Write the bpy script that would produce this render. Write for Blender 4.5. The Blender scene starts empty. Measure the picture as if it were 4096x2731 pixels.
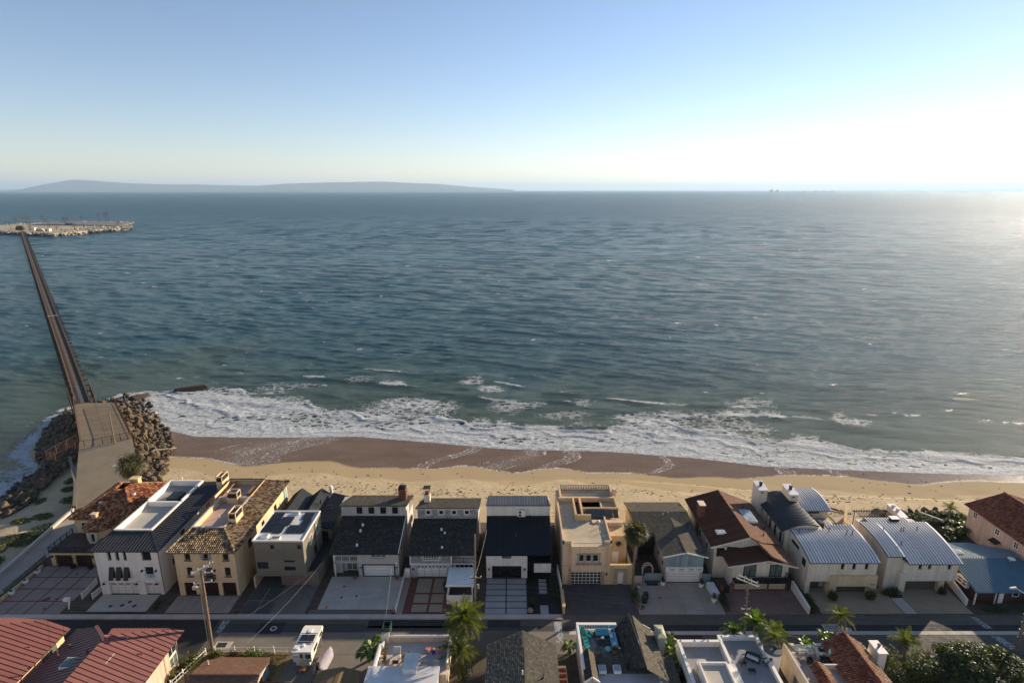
import bpy, math, random
import numpy as np
from mathutils import Vector, Matrix
R = math.radians
rnd = random.Random(7)
SC = bpy.context.scene
COL = SC.collection

# ------------------------------------------------------------------ camera, sky, sun, exposure
CAM_H, F_PX, TILT = 63.5, 2264.0, math.atan(605.5 / 2264.0)
cam = bpy.data.cameras.new('camera'); camo = bpy.data.objects.new('camera', cam); COL.objects.link(camo)
camo.location = (0, 0, CAM_H); camo.rotation_euler = (math.pi / 2 - TILT, 0, 0)
cam.sensor_width = 36.0; cam.lens = 36.0 * F_PX / 4096.0
cam.clip_start = 0.5; cam.clip_end = 200000.0
SC.camera = camo

SUN_AZ, SUN_EL = R(52.5), R(15.5)          # azimuth to the right of straight out to sea
world = bpy.data.worlds.new('World'); SC.world = world; world.use_nodes = True
wn = world.node_tree; wn.nodes.clear()
wo = wn.nodes.new('ShaderNodeOutputWorld'); wb = wn.nodes.new('ShaderNodeBackground'); ws = wn.nodes.new('ShaderNodeTexSky')
ws.sky_type = 'NISHITA'; ws.sun_disc = False; ws.sun_elevation = SUN_EL; ws.sun_rotation = SUN_AZ
ws.altitude = 60.0; ws.air_density = 0.95; ws.dust_density = 0.03; ws.ozone_density = 2.8
wb.inputs['Strength'].default_value = 0.095
wt = wn.nodes.new('ShaderNodeMix'); wt.data_type = 'RGBA'; wt.blend_type = 'MULTIPLY'; wt.inputs[0].default_value = 1.0; wt.inputs[7].default_value = (1.11, 0.945, 0.94, 1)
wn.links.new(ws.outputs[0], wt.inputs[6]); wn.links.new(wt.outputs[2], wb.inputs[0]); wn.links.new(wb.outputs[0], wo.inputs[0])
sl = bpy.data.lights.new('sun', 'SUN'); sl.energy = 4.7; sl.angle = R(0.53); sl.color = (1.0, 0.86, 0.66)
so = bpy.data.objects.new('sun', sl); COL.objects.link(so)
SUND = Vector((math.sin(SUN_AZ) * math.cos(SUN_EL), math.cos(SUN_AZ) * math.cos(SUN_EL), math.sin(SUN_EL)))
so.rotation_euler = SUND.to_track_quat('Z', 'Y').to_euler(); so.location = (60, 60, 120)
SC.view_settings.view_transform = 'Standard'; SC.view_settings.look = 'None'
SC.view_settings.gamma = 1.0; SC.view_settings.exposure = 0.92; SC.view_settings.use_curve_mapping = False
cy = SC.cycles
cy.max_bounces = 6; cy.diffuse_bounces = 3; cy.glossy_bounces = 3; cy.transmission_bounces = 4; cy.transparent_max_bounces = 12
cy.volume_bounces = 0; cy.sample_clamp_indirect = 6.0; cy.sample_clamp_direct = 9.0; cy.caustics_reflective = False; cy.caustics_refractive = False
cy.use_denoising = True

# ------------------------------------------------------------------ materials
MATS = {}
def _nt(name):
    m = bpy.data.materials.new(name); m.use_nodes = True
    return m, m.node_tree, m.node_tree.nodes['Principled BSDF']
def node(nt, t, **kw):
    n = nt.nodes.new(t)
    for k, v in kw.items():
        if k in n.inputs: n.inputs[k].default_value = v
        else: setattr(n, k, v)
    return n
def ramp(nt, fac, stops):
    r = nt.nodes.new('ShaderNodeValToRGB'); e = r.color_ramp.elements
    while len(e) < len(stops): e.new(0.5)
    for i, (p, c) in enumerate(stops): e[i].position = p; e[i].color = (*c, 1) if len(c) == 3 else c
    nt.links.new(fac, r.inputs[0]); return r.outputs[0]
def mixc(nt, fac, a, b, mode='MIX'):
    m = nt.nodes.new('ShaderNodeMix'); m.data_type = 'RGBA'; m.blend_type = mode
    for s, v in ((m.inputs[0], fac), (m.inputs[6], a), (m.inputs[7], b)):
        if isinstance(v, (float, int)): s.default_value = v
        elif isinstance(v, tuple): s.default_value = (*v, 1)
        else: nt.links.new(v, s)
    return m.outputs[2]
def math_(nt, op, a, b=0.0, clamp=False):
    m = nt.nodes.new('ShaderNodeMath'); m.operation = op; m.use_clamp = clamp
    for s, v in ((m.inputs[0], a), (m.inputs[1], b)):
        if isinstance(v, (float, int)): s.default_value = v
        else: nt.links.new(v, s)
    return m.outputs[0]
def coords(nt, scale=(1, 1, 1), rot=(0, 0, 0)):
    g = nt.nodes.new('ShaderNodeNewGeometry'); mp = nt.nodes.new('ShaderNodeMapping')
    nt.links.new(g.outputs['Position'], mp.inputs[0]); mp.inputs['Scale'].default_value = scale; mp.inputs['Rotation'].default_value = rot
    return mp.outputs[0]
def noise(nt, vec, scale, detail=4.0, rough=0.55, out=0):
    n = nt.nodes.new('ShaderNodeTexNoise'); nt.links.new(vec, n.inputs['Vector'])
    n.inputs['Scale'].default_value = scale; n.inputs['Detail'].default_value = detail; n.inputs['Roughness'].default_value = rough
    return n.outputs[out]
def bump(nt, h, strength, dist, bs, prev=None):
    b = nt.nodes.new('ShaderNodeBump'); b.inputs['Strength'].default_value = strength; b.inputs['Distance'].default_value = dist
    nt.links.new(h, b.inputs['Height'])
    if prev is not None: nt.links.new(prev, b.inputs['Normal'])
    nt.links.new(b.outputs[0], bs.inputs['Normal']); return b.outputs[0]
def attr(nt, name, out='Fac'):
    a = nt.nodes.new('ShaderNodeAttribute'); a.attribute_name = name; return a.outputs[out]
def mat(name, col, rough=0.7, var=0.18, scale=0.6, metal=0.0, bmp=0.0, bscale=8.0, tint=0.0, tcols=None, streak=0.0, spec=0.4):
    """A solid material with patchy wear; tint varies it piece by piece from the mesh's 'tint' attribute."""
    if name in MATS: return MATS[name]
    m, nt, bs = _nt(name); c = coords(nt); col = (col[0] * 1.05, col[1] * .98, col[2] * .9)
    n1 = noise(nt, c, scale, 6.0, 0.65)
    dark = tuple(x * (1 - var) for x in col); lite = tuple(min(1, x * (1 + var)) for x in col)
    base = ramp(nt, n1, [(0.3, dark), (0.7, lite)])
    if tcols: base = mixc(nt, 0.9, base, ramp(nt, attr(nt, 'tint'), [(i / (len(tcols) - 1), t) for i, t in enumerate(tcols)]))
    elif tint: base = mixc(nt, 1.0, base, ramp(nt, attr(nt, 'tint'), [(0, (1 - tint,) * 3), (1, (1, 1, 1))]), 'MULTIPLY')
    if streak:
        s = noise(nt, coords(nt, (1.6, 1.6, 0.12)), 1.3, 5.0, 0.6)
        base = mixc(nt, 1.0, base, ramp(nt, s, [(0.42, (1 - streak,) * 3), (0.6, (1, 1, 1))]), 'MULTIPLY')
    nt.links.new(base, bs.inputs['Base Color'])
    nr = noise(nt, c, scale * 3.1, 3.0)
    rr = ramp(nt, nr, [(0.3, (rough * 0.85,) * 3), (0.7, (min(1, rough * 1.15),) * 3)]); nt.links.new(rr, bs.inputs['Roughness'])
    bs.inputs['Metallic'].default_value = metal; bs.inputs['Specular IOR Level'].default_value = spec
    if bmp: bump(nt, noise(nt, c, bscale, 5.0, 0.6), bmp, 0.05, bs)
    MATS[name] = m; return m

# ------------------------------------------------------------------ objects
ROOTLOC = {}
def empty(name, loc=(0, 0, 0)):
    o = bpy.data.objects.new(name, None); COL.objects.link(o); o.location = loc; ROOTLOC[o.name] = Vector(loc); o.empty_display_size = 0.3
    return o
def thing(name, label, cat, loc, group=None):
    o = empty(name, loc); o['label'] = label; o['category'] = cat
    if group: o['group'] = group
    return o
def tag(o, label, cat, group=None):
    o['label'] = label; o['category'] = cat
    if group: o['group'] = group
    return o
def origin(parent):
    v = Vector((0, 0, 0)); p = parent
    while p is not None: v = v + p.location; p = p.parent
    return v
class MB:
    """Collects faces in world coordinates and links them as ONE mesh object."""
    def __init__(s): s.v = []; s.f = []; s.t = []; s.cur = 0.5; s.mi = []; s.m = 0
    def face(s, pts):
        i = len(s.v); s.v.extend([tuple(p) for p in pts]); s.f.append(tuple(range(i, i + len(pts)))); s.t.append(s.cur); s.mi.append(s.m); return s
    def box(s, x0, x1, y0, y1, z0, z1):
        p = [(x0, y0, z0), (x1, y0, z0), (x1, y1, z0), (x0, y1, z0), (x0, y0, z1), (x1, y0, z1), (x1, y1, z1), (x0, y1, z1)]
        return s.hull8(p)
    def hull8(s, p):
        i = len(s.v); s.v.extend([tuple(q) for q in p])
        for f in ((0, 3, 2, 1), (4, 5, 6, 7), (0, 1, 5, 4), (1, 2, 6, 5), (2, 3, 7, 6), (3, 0, 4, 7)):
            s.f.append(tuple(i + a for a in f)); s.t.append(s.cur); s.mi.append(s.m)
        return s
    def ext(s, poly, vec):
        """closed slab: poly (3D points) swept along vec"""
        n = len(poly); a = [Vector(q) for q in poly]; b = [q + Vector(vec) for q in a]
        i = len(s.v); s.v.extend([tuple(q) for q in a + b])
        s.f.append(tuple(range(i + n - 1, i - 1, -1))); s.f.append(tuple(range(i + n, i + 2 * n)))
        for k in range(n): s.f.append((i + k, i + (k + 1) % n, i + n + (k + 1) % n, i + n + k))
        s.t.extend([s.cur] * (n + 2)); s.mi.extend([s.m] * (n + 2)); return s
    def tube(s, pts, r, n=8, cap=True):
        pts = [Vector(p) for p in pts]; rs = r if isinstance(r, (list, tuple)) else [r] * len(pts); i0 = len(s.v)
        for k, p in enumerate(pts):
            d = (pts[min(k + 1, len(pts) - 1)] - pts[max(k - 1, 0)]).normalized()
            a = d.orthogonal().normalized() if abs(d.z) > 0.9 else d.cross(Vector((0, 0, 1))).normalized()
            if abs(d.z) > 0.9: a = Vector((1, 0, 0)); a = (a - d * a.dot(d)).normalized()
            b = d.cross(a)
            for j in range(n):
                t = 2 * math.pi * j / n; s.v.append(tuple(p + a * math.cos(t) * rs[k] + b * math.sin(t) * rs[k]))
        for k in range(len(pts) - 1):
            for j in range(n):
                j2 = (j + 1) % n; s.f.append((i0 + k * n + j, i0 + k * n + j2, i0 + (k + 1) * n + j2, i0 + (k + 1) * n + j)); s.t.append(s.cur); s.mi.append(s.m)
        if cap:
            s.f.append(tuple(i0 + j for j in reversed(range(n)))); s.f.append(tuple(i0 + (len(pts) - 1) * n + j for j in range(n))); s.t += [s.cur] * 2; s.mi += [s.m] * 2
        return s
    def bar(s, a, b, w, h=None):
        a = Vector(a); b = Vector(b); h = h or w; d = (b - a).normalized()
        u = d.cross(Vector((0, 0, 1)));  u = Vector((1, 0, 0)) if u.length < 1e-4 else u.normalized()
        v = u.cross(d); u = u * w / 2; v = v * h / 2
        return s.hull8([a - u - v, a + u - v, b + u - v, b - u - v, a - u + v, a + u + v, b + u + v, b - u + v])
    def lathe(s, c, prof, n=14):
        c = Vector(c); i0 = len(s.v)
        for r, z in prof:
            for j in range(n): t = 2 * math.pi * j / n; s.v.append((c.x + r * math.cos(t), c.y + r * math.sin(t), c.z + z))
        for k in range(len(prof) - 1):
            for j in range(n):
                j2 = (j + 1) % n; s.f.append((i0 + k * n + j, i0 + k * n + j2, i0 + (k + 1) * n + j2, i0 + (k + 1) * n + j)); s.t.append(s.cur); s.mi.append(s.m)
        s.f.append(tuple(i0 + j for j in reversed(range(n)))); s.f.append(tuple(i0 + (len(prof) - 1) * n + j for j in range(n))); s.t += [s.cur] * 2; s.mi += [s.m] * 2
        return s
    def mesh(s, name, mats, o=Vector((0, 0, 0)), smooth=False, tint=True):
        me = bpy.data.meshes.new(name)
        v = np.array(s.v, dtype=float).reshape(-1, 3) - np.array(o)
        me.from_pydata(v.tolist(), [], s.f)
        for m_ in (mats if isinstance(mats, (list, tuple)) else [mats]): me.materials.append(m_)
        if isinstance(mats, (list, tuple)) and len(mats) > 1: me.polygons.foreach_set('material_index', s.mi)
        if tint: a = me.attributes.new('tint', 'FLOAT', 'FACE'); a.data.foreach_set('value', s.t)
        if smooth: me.polygons.foreach_set('use_smooth', [True] * len(s.f))
        me.update(); return me
    def build(s, name, mats, parent=None, label=None, kind=None, smooth=False, at=None):
        o_ = origin(parent) if parent is not None else Vector((0, 0, 0))
        loc = Vector(at) if at is not None else o_
        if at is None and parent is None and s.v:
            a = np.array(s.v); loc = Vector((float(a[:, 0].mean()), float(a[:, 1].mean()), float(a[:, 2].min())))
        me = s.mesh(name, mats, loc, smooth)
        o = bpy.data.objects.new(name, me); COL.objects.link(o)
        if parent is not None: o.parent = parent; o.location = loc - o_
        else: o.location = loc
        if label: o['label'] = label
        if kind: o['kind'] = kind
        return o
def inst(name, me, loc, parent=None, rot=(0, 0, 0), scale=(1, 1, 1)):
    o = bpy.data.objects.new(name, me); COL.objects.link(o)
    if parent is not None: o.parent = parent; o.location = Vector(loc) - origin(parent)
    else: o.location = loc
    o.rotation_euler = rot; o.scale = scale if isinstance(scale, (tuple, list)) else (scale,) * 3
    return o
def copy_tree(o, loc=None, rotz=None, parent=None, label=None):
    c = o.copy(); COL.objects.link(c); c.parent = parent
    if loc is not None: c.location = loc
    if rotz is not None: c.rotation_euler.z = rotz
    if label: c['label'] = label
    for ch in o.children: copy_tree(ch, parent=c)
    return c

# ------------------------------------------------------------------ the shore: land outline, heights
FOAM = [(-131, 157), (-123.5, 166), (-118.3, 164), (-109, 156), (-104, 151.5), (-95.1, 143.8), (-84.4, 139.5), (-66.6, 138.7), (-41.4, 139.5), (-19.9, 135.5), (-2.9, 132.1), (24.5, 130.4), (45.3, 126.8), (59.5, 122.7), (74.3, 121.2), (93.6, 119.4), (117.9, 118.0), (170, 114), (400, 108)]
LEFTSH = [(-103, 60), (-106, 85), (-104.5, 102), (-108.7, 111), (-110, 120), (-121, 129), (-126, 140), (-131, 152)]
LAND = [(-400, -400), (-300, -60), (-180, 20), (-125, 45)] + LEFTSH + FOAM + [(2000, 60), (2000, -400)]
WET = [(-95, 128), (-85.7, 126.3), (-78.7, 125.2), (-72.8, 124.0), (-63.1, 121.1), (-57.5, 122.5), (-49.4, 122.9), (-43.3, 123.3), (-36.4, 120.7), (-32.0, 119.6), (-24.8, 119.0), (-17.9, 120.3), (-11.9, 121.1), (-4.6, 119.0), (2.4, 118.1), (10.6, 120.0), (18.5, 118.6), (32.1, 116.5), (43.6, 115.5), (51.3, 115.1), (60.5, 118.1), (67.2, 117.5), (76.4, 116.1), (85.2, 114.5), (90.5, 113.7), (99.8, 114.5), (114.1, 113.9), (400, 104)]
OUT = [(-131, 170), (-118.5, 174), (-107.2, 175), (-100.2, 178), (-90, 172), (-80, 166), (-64.6, 162), (-53, 158), (-44, 152), (-30, 149), (-20, 149.5), (-9.5, 148.4), (2.9, 144.3), (26.8, 144.3), (44.4, 146.3), (61.1, 139.0), (77.2, 136.2), (89.0, 129.4), (124.0, 125.9), (400, 118)]
def interp(poly, x): p = np.array(poly); return np.interp(x, p[:, 0], p[:, 1])
def sdist(X, Y, poly):
    """signed distance to the closed outline: positive outside (at sea)"""
    P = np.array(poly, float); d = np.full(X.shape, 1e9); inside = np.zeros(X.shape, bool)
    for i in range(len(P)):
        ax, ay = P[i]; bx, by = P[(i + 1) % len(P)]; ex, ey = bx - ax, by - ay
        t = np.clip(((X - ax) * ex + (Y - ay) * ey) / (ex * ex + ey * ey), 0, 1)
        d = np.minimum(d, np.hypot(X - ax - t * ex, Y - ay - t * ey))
        if ey != 0:
            c = ((ay > Y) != (by > Y)) & (X < ex * (Y - ay) / ey + ax); inside ^= c
    return np.where(inside, -d, d)
def sstep(a, b, x): t = np.clip((x - a) / (b - a), 0, 1); return t * t * (3 - 2 * t)
_rg = np.random.RandomState(3)
def vnoise(X, Y, scale, seed=0, octv=4):
    """smooth value noise built from a lattice, for heights and masks"""
    out = np.zeros(X.shape); amp = 1.0; tot = 0
    for o in range(octv):
        g = np.random.RandomState(seed + o).rand(256, 256); x = X / scale; y = Y / scale
        xi = np.floor(x).astype(int); yi = np.floor(y).astype(int); fx = x - xi; fy = y - yi
        fx = fx * fx * (3 - 2 * fx); fy = fy * fy * (3 - 2 * fy)
        a = g[xi % 256, yi % 256]; b = g[(xi + 1) % 256, yi % 256]; c = g[xi % 256, (yi + 1) % 256]; d = g[(xi + 1) % 256, (yi + 1) % 256]
        out += amp * ((a * (1 - fx) + b * fx) * (1 - fy) + (c * (1 - fx) + d * fx) * fy); tot += amp; amp *= 0.5; scale *= 0.5
    return out / tot
def land_h(X, Y):
    s = -sdist(X, Y, LAND)
    k = 1 + 2.0 * sstep(-84, -98, X)                      # the rocky point rises faster than the beach
    d = s * np.where(s > 0, k, 1)
    z = np.interp(d, [-60, -8, 0, 18, 24, 44, 52], [-5, -1.0, 0.12, 0.95, 1.35, 3.1, 3.5])
    z = np.where((X > -84) & (s > 16), np.maximum(z, np.minimum(3.47, 3.45 - 0.135 * (Y - 95.5))), z)
    return z
def grid_obj(name, xs, ys, Z, mats, attrs, kind='structure'):
    ny, nx = Z.shape; X, Y = (np.meshgrid(xs, ys) if xs.ndim == 1 else (xs, ys))
    co = np.stack([X, Y, Z], -1).reshape(-1, 3)
    idx = np.arange(ny * nx).reshape(ny, nx); q = np.stack([idx[:-1, :-1], idx[:-1, 1:], idx[1:, 1:], idx[1:, :-1]], -1).reshape(-1, 4)
    me = bpy.data.meshes.new(name); me.vertices.add(len(co)); me.vertices.foreach_set('co', co.ravel())
    me.loops.add(q.size); me.loops.foreach_set('vertex_index', q.ravel())
    me.polygons.add(len(q)); me.polygons.foreach_set('loop_start', np.arange(0, q.size, 4)); me.polygons.foreach_set('loop_total', np.full(len(q), 4))
    me.polygons.foreach_set('use_smooth', np.ones(len(q), bool)); me.materials.append(mats)
    for k, v in attrs.items(): a = me.attributes.new(k, 'FLOAT', 'POINT'); a.data.foreach_set('value', v.ravel().astype(np.float32))
    me.update(calc_edges=True); me.validate()
    o = bpy.data.objects.new(name, me); COL.objects.link(o); o['kind'] = kind
    return o

# sand and ground
def make_ground():
    xs = np.concatenate([np.linspace(-400, -150, 26)[:-1], np.arange(-150, 150, 0.7), np.linspace(150, 600, 40)])
    ys = np.concatenate([np.linspace(-300, 30, 24)[:-1], np.linspace(30, 94, 50)[:-1], np.arange(94, 175, 0.5)])
    X, Y = np.meshgrid(xs, ys); Z = land_h(X, Y)
    dry = sstep(-1, 8, interp(WET, X) - Y)
    Z = Z + dry * (vnoise(X, Y, 9, 5) - 0.5) * 0.35 * sstep(93, 97, Y) + dry * (vnoise(X, Y, 1.6, 9, 2) - 0.5) * 0.10 * sstep(96, 99, Y) * sstep(114, 108, Y)
    Z = np.where((Y < 95) & (X > -84) , np.minimum(Z, 3.5), Z)
    wl = (Y - interp(WET, X) - (vnoise(X, Y, 5, 21) - 0.5) * 1.0 + 1.5 * (0.6 - np.abs(np.sin(X / 7.3 + 1.3 * np.sin(X / 31)))))                # > 0 on the wet side
    wet = np.where(X > -97, sstep(-0.25, 0.25, wl), 0)
    damp = sstep(-7.5 , -6.5, wl + (vnoise(X, Y, 12, 31) - 0.5) * 5)
    # thin films of foam left by the last waves
    film = np.exp(-(np.abs(wl - 0.15) / 0.22) ** 2) * sstep(0.35, 0.6, vnoise(X, Y, 14, 44, 2)) * 0.9
    u = X + 3.5 * np.sin(Y * 0.28 + X * 0.05)
    for cx, w0 in ((-64, 7.5), (-57.5, 2.0), (-3, 3.2), (-18, 1.2), (8, 1.4), (60, 1.5), (31, 0.8), (72, 1.0)):
        q = (u - cx - (Y - interp(WET, X)) * 0.45) / w0
        film = np.maximum(film, np.exp(-q ** 2) * 0.32 * sstep(0, 1, wl) * (0.55 + 0.6 * vnoise(X, Y, 3, 52, 2)))
        film = np.maximum(film, np.exp(-((np.abs(q) - 1.15) * w0 / 0.25) ** 2) * 0.6 * sstep(0, 0.5, wl) * sstep(0.3, 0.55, vnoise(X, Y, 6, int(60 + cx % 7), 2)))
    film = film * np.where(X > -93, 1, 0)
    plant = sstep(0.55, 0.62, vnoise(X, Y, 5, 71)) * sstep(-90, -95, X) * sstep(98, 92, Y) + 0
    ash = sstep(104, 98, Y + (vnoise(X, Y, 6, 81) - .5) * 8)
    m, nt, bs = _nt('sand'); c = coords(nt)
    n1 = noise(nt, c, 0.25, 6, 0.6); n2 = noise(nt, c, 2.2, 8, 0.7)
    drycol = ramp(nt, n1, [(0.3, (0.46, 0.345, 0.195)), (0.7, (0.56, 0.43, 0.26))])
    spk = ramp(nt, noise(nt, coords(nt, (1, 1.8, 1)), 1.1, 9, 0.75), [(0.50, (1, 1, 1)), (0.64, (0.80, 0.76, 0.7))])
    drycol = mixc(nt, 1.0, drycol, spk, 'MULTIPLY')
    dampc = (0.42, 0.305, 0.165)
    wetc = ramp(nt, noise(nt, coords(nt, (0.35, 1, 1)), 0.35, 6, 0.6), [(0.3, (0.125, 0.074, 0.036)), (0.7, (0.18, 0.11, 0.058))])
    col = mixc(nt, attr(nt, 'damp'), drycol, dampc); col = mixc(nt, attr(nt, 'wet'), col, wetc)
    lace = nt.nodes.new('ShaderNodeTexVoronoi'); lace.feature = 'DISTANCE_TO_EDGE'; lace.inputs['Scale'].default_value = 1.3
    dist = node(nt, 'ShaderNodeVectorMath', operation='ADD'); nt.links.new(c, dist.inputs[0]); nt.links.new(noise(nt, c, 0.9, 3, 0.6, 1), dist.inputs[1]); nt.links.new(dist.outputs[0], lace.inputs['Vector'])
    f = attr(nt, 'film'); thr = math_(nt, 'MULTIPLY', f, 0.22)
    l = math_(nt, 'SUBTRACT', thr, lace.outputs['Distance']); l = math_(nt, 'MULTIPLY', l, 18.0, True)
    hard = math_(nt, 'MULTIPLY', math_(nt, 'SUBTRACT', f, 0.6), 6.0, True)
    fm = math_(nt, 'MAXIMUM', l, hard)
    col = mixc(nt, fm, col, (0.62, 0.60, 0.56))
    nt.links.new(col, bs.inputs['Base Color'])
    rr = mixc(nt, attr(nt, 'wet'), (0.95,) * 3, ramp(nt, n2, [(0.3, (0.22,) * 3), (0.7, (0.4,) * 3)])); rr = mixc(nt, fm, rr, (0.8,) * 3)
    nt.links.new(rr, bs.inputs['Roughness']); bs.inputs['Specular IOR Level'].default_value = 0.12
    st = math_(nt, 'SUBTRACT', 1.0, math_(nt, 'MULTIPLY', attr(nt, 'damp'), 0.8))
    h = math_(nt, 'MULTIPLY', noise(nt, c, 1.5, 8, 0.7), st)
    bump(nt, h, 0.6, 0.25, bs)
    return grid_obj('ground', xs, ys, Z, m, dict(wet=wet, damp=np.maximum(damp, wet), film=film))
make_ground()

# ------------------------------------------------------------------ the sea
def make_sea():
    y1 = np.arange(58, 112, 0.9); y2 = np.arange(112, 200, 0.42)
    y3 = [200.0]
    while y3[-1] < 3500: y3.append(y3[-1] * (1.0036 + 0.006 * min(1.0, max(0.0, (y3[-1] - 800) / 2400)) ** 1.5))
    y4 = [y3[-1] * 1.05]
    while y4[-1] < 90000: y4.append(y4[-1] * 1.12)
    ys = np.concatenate([y1, y2, y3[1:], y4]); u = np.linspace(-1, 1, 760)
    U, Yb = np.meshgrid(u, ys); W = np.maximum(Yb * 1.12, 60) + 45
    X = U * W; Y = Yb
    s = sdist(X, Y, LAND)
    g = np.zeros(X.shape); rg = np.random.RandomState(11)
    near = sstep(0, 60, s); far = 1.0 / (1 + (Y / 2600) ** 2)
    wx = X + 6 * (vnoise(X, Y, 60, 90, 2) - .5); wy = Y + 14 * (vnoise(X, Y, 70, 91, 2) - .5)
    step = np.gradient(Yb, axis=0)
    for i in range(52):
        lam = 2.6 * (22 / 2.6) ** (i / 51.0) * (0.9 + 0.2 * rg.rand()); k = 2 * math.pi / lam
        th = rg.normal(0, 0.24) + 0.16; dx, dy = math.sin(th), math.cos(th)
        a = 0.0125 * lam ** 0.66 * (1.5 if lam < 9 else 1.2) * (0.6 + 0.8 * rg.rand()); vis = np.clip((lam / np.maximum(step, .3) - 2.2) / 2.0, 0, 1)
        ph = k * (wx * dx + wy * dy) + rg.rand() * 6.28 + 1.4 * np.sin(X / (lam * 5.1) + i) * 0.8
        sn = np.sin(ph); g += a * vis * (np.clip(Y / 520, .22, 1.9) if lam > 9 else 1.0) * (1 - np.abs(np.sin(ph / 2)) * 2 + 0.36 if i % 2 == 0 else sn)
    for i in range(9):
        lam = 9.5 + 1.5 * i; k = 2 * math.pi / lam; th = 0.2 + rg.normal(0, 0.07)
        g += 0.06 * (lam / 14) * np.sin(k * (wx * math.sin(th) + wy * math.cos(th)) + rg.rand() * 6.28 + 1.5 * np.sin(X / 70 + i)) * np.clip((lam / np.maximum(step, .3) - 2.2) / 2.0, 0, 1)
    amp = (0.25 + 0.75 * near) * far * (0.75 + 0.5 * vnoise(X, Y, 130, 95, 2))
    g = g * amp; Z = g * 0.34; chop = g * 2.6 + (vnoise(X, Y, 1.7, 201, 2) - .5) * .16 * sstep(420, 200, Y)
    foam = np.zeros(X.shape)
    # swells standing up in the shallows: (line, height, width, where it breaks)
    swells = [([(-120, 196), (-86.3, 191.8), (-66.7, 188.9), (-51.9, 184.7), (-36.0, 180.2), (-17.7, 171.8), (3.2, 164.1), (22.9, 160.4), (41.5, 155.2), (53.7, 153.6), (69.6, 155.2), (84.6, 152.0), (98.7, 144.3), (134.8, 137.2), (220, 128)], 0.95, 2.6, [(-40.5, 5.0, 0.9), (47.5, 4.5, 1.0), (55, 3, .55), (66, 7, 0.95), (76, 4, .7)]),
              ([(-60, 200), (-11.5, 187.0), (10.6, 175.9), (30.8, 167.8), (50.6, 163), (80, 160), (120, 150), (220, 140)], 0.8, 3.2, [(70, 5, 0.5)]),
              ([(-30, 151), (-18.0, 149.2), (2.9, 146.2), (20, 146.5), (43.6, 145.3), (60.0, 139.2), (78.8, 131.6), (121.0, 123.5), (220, 117)], 0.75, 1.8, [(-9, 3.0, 0.9), (-2, 3.0, .7), (60, 12, .5)]),
              ([(-100, 168), (-80, 163), (-60, 158), (-45, 152), (-35, 148)], 0.5, 2.0, [(-60, 25, .6)]),
              ([(-150, 230), (-60, 222), (0, 205), (60, 190), (120, 178), (220, 165)], 0.6, 4.0, []),
              ([(-50, 165), (-30, 160), (-5, 157.5), (20, 152), (35, 150)], 0.45, 2.2, [])]
    for line, hgt, wd, brk in swells:
        lx = np.array(line)[:, 0]; L = interp(line, X) + (vnoise(X, Y * 0 + hgt * 40, 22, 101, 3) - .5) * 4.0; d = Y - L
        ends = sstep(lx[0] - 8, lx[0] + 12, X) * sstep(lx[-1] + 8, lx[-1] - 12, X)
        hv = 0.8 * hgt * (0.6 + .55 * vnoise(X, Y * 0 + 3, 50, 105, 3)) * ends
        prof = np.where(d < 0, np.exp(-(d / (wd * 1.15)) ** 2), np.exp(-(d / (wd * 1.9)) ** 2))
        Z += 0.35 * hv * prof; chop += 2.6 * hv * prof - 0.9 * hgt * ends * np.exp(-((d + wd * 1.7) / wd) ** 2)
        lip = vnoise(X, Y * 0 + 9 * hgt, 17, int(300 + 10 * hgt), 3); foam = np.maximum(foam, (len(brk) > 0) * ends * np.exp(-((d + .4) / .8) ** 2) * sstep(.5, .68, lip) * (.35 + .9 * vnoise(X, Y, 2.2, 310, 3)))
        for bx, bw, bs_ in brk:
            e = np.exp(-((X - bx) / bw) ** 4)
            foam = np.maximum(foam, bs_ * e * np.exp(-((d + 0.6) / 1.15) ** 2) * 1.25)
            foam = np.maximum(foam, 0.5 * e * sstep(-3.5, 0, d) * sstep(7, 1, d) * (0.4 + 0.9 * vnoise(X, Y, 3, 110, 2)))
    # the surf
    band = interp(OUT, X) - interp(FOAM, X); sy = (Y - interp(FOAM, X)) / np.maximum(band, 3)
    wob = (vnoise(X, Y, 8, 120, 3) - .5)
    v1 = vnoise(X * 0.35, Y * 1.3, 5, 125, 4); v2 = vnoise(X * 0.22, Y * 1.1, 6, 128, 3); syw = sy + wob * 0.8
    surf = sstep(-0.4, -0.1, sy) * np.maximum(np.maximum(sstep(0.55, 0.30, syw) * (0.52 + 0.7 * v1), sstep(1.3, 0.9, syw) * (0.36 + 0.62 * v2)), 1.0 * np.exp(-((syw - 0.62) / 0.07) ** 2) * sstep(.35, .5, v2))
    surf = np.where(X > -127, surf, 0)
    foam = np.maximum(foam, surf)
    foam = np.maximum(foam, 0.95 * sstep(5.5, 1.0, s + wob * 5) * np.where(X < -96, 1, 0))       # round the rocks of the point
    foam = np.maximum(foam, 1.0 * sstep(2.6, 0.8, s + wob * 1.5))
    w2 = vnoise(X, Y * 1.6, 9, 161, 4); w3 = vnoise(X * .8, Y * 1.8, 7, 171, 4)
    for cx, cy_, rx, ry, st in ((-33, 160, 17, 10, .50), (-50, 152, 16, 7, .62), (-75, 176, 14, 6, .42), (-92, 172, 14, 7, .5), (-53, 186, 6, 4, .34), (52, 146, 17, 7.5, .42), (65, 143, 9, 6, .35), (74, 163, 6, 6, .45), (-14, 184, 4, 4, .55), (-7, 177, 6, 4, .55), (-1, 160, 9, 6, .42), (14, 153, 9, 4, .4), (36, 152, 10, 4, .5), (24, 164, 5, 3.5, .5), (96, 150, 6, 5, .5), (-113, 126, 6, 7, .6), (-116, 118, 6, 5, .55), (-112, 107, 5, 8, .5), (-123, 148, 4, 7, .45), (-120, 136, 7, 5, .5)):
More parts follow.
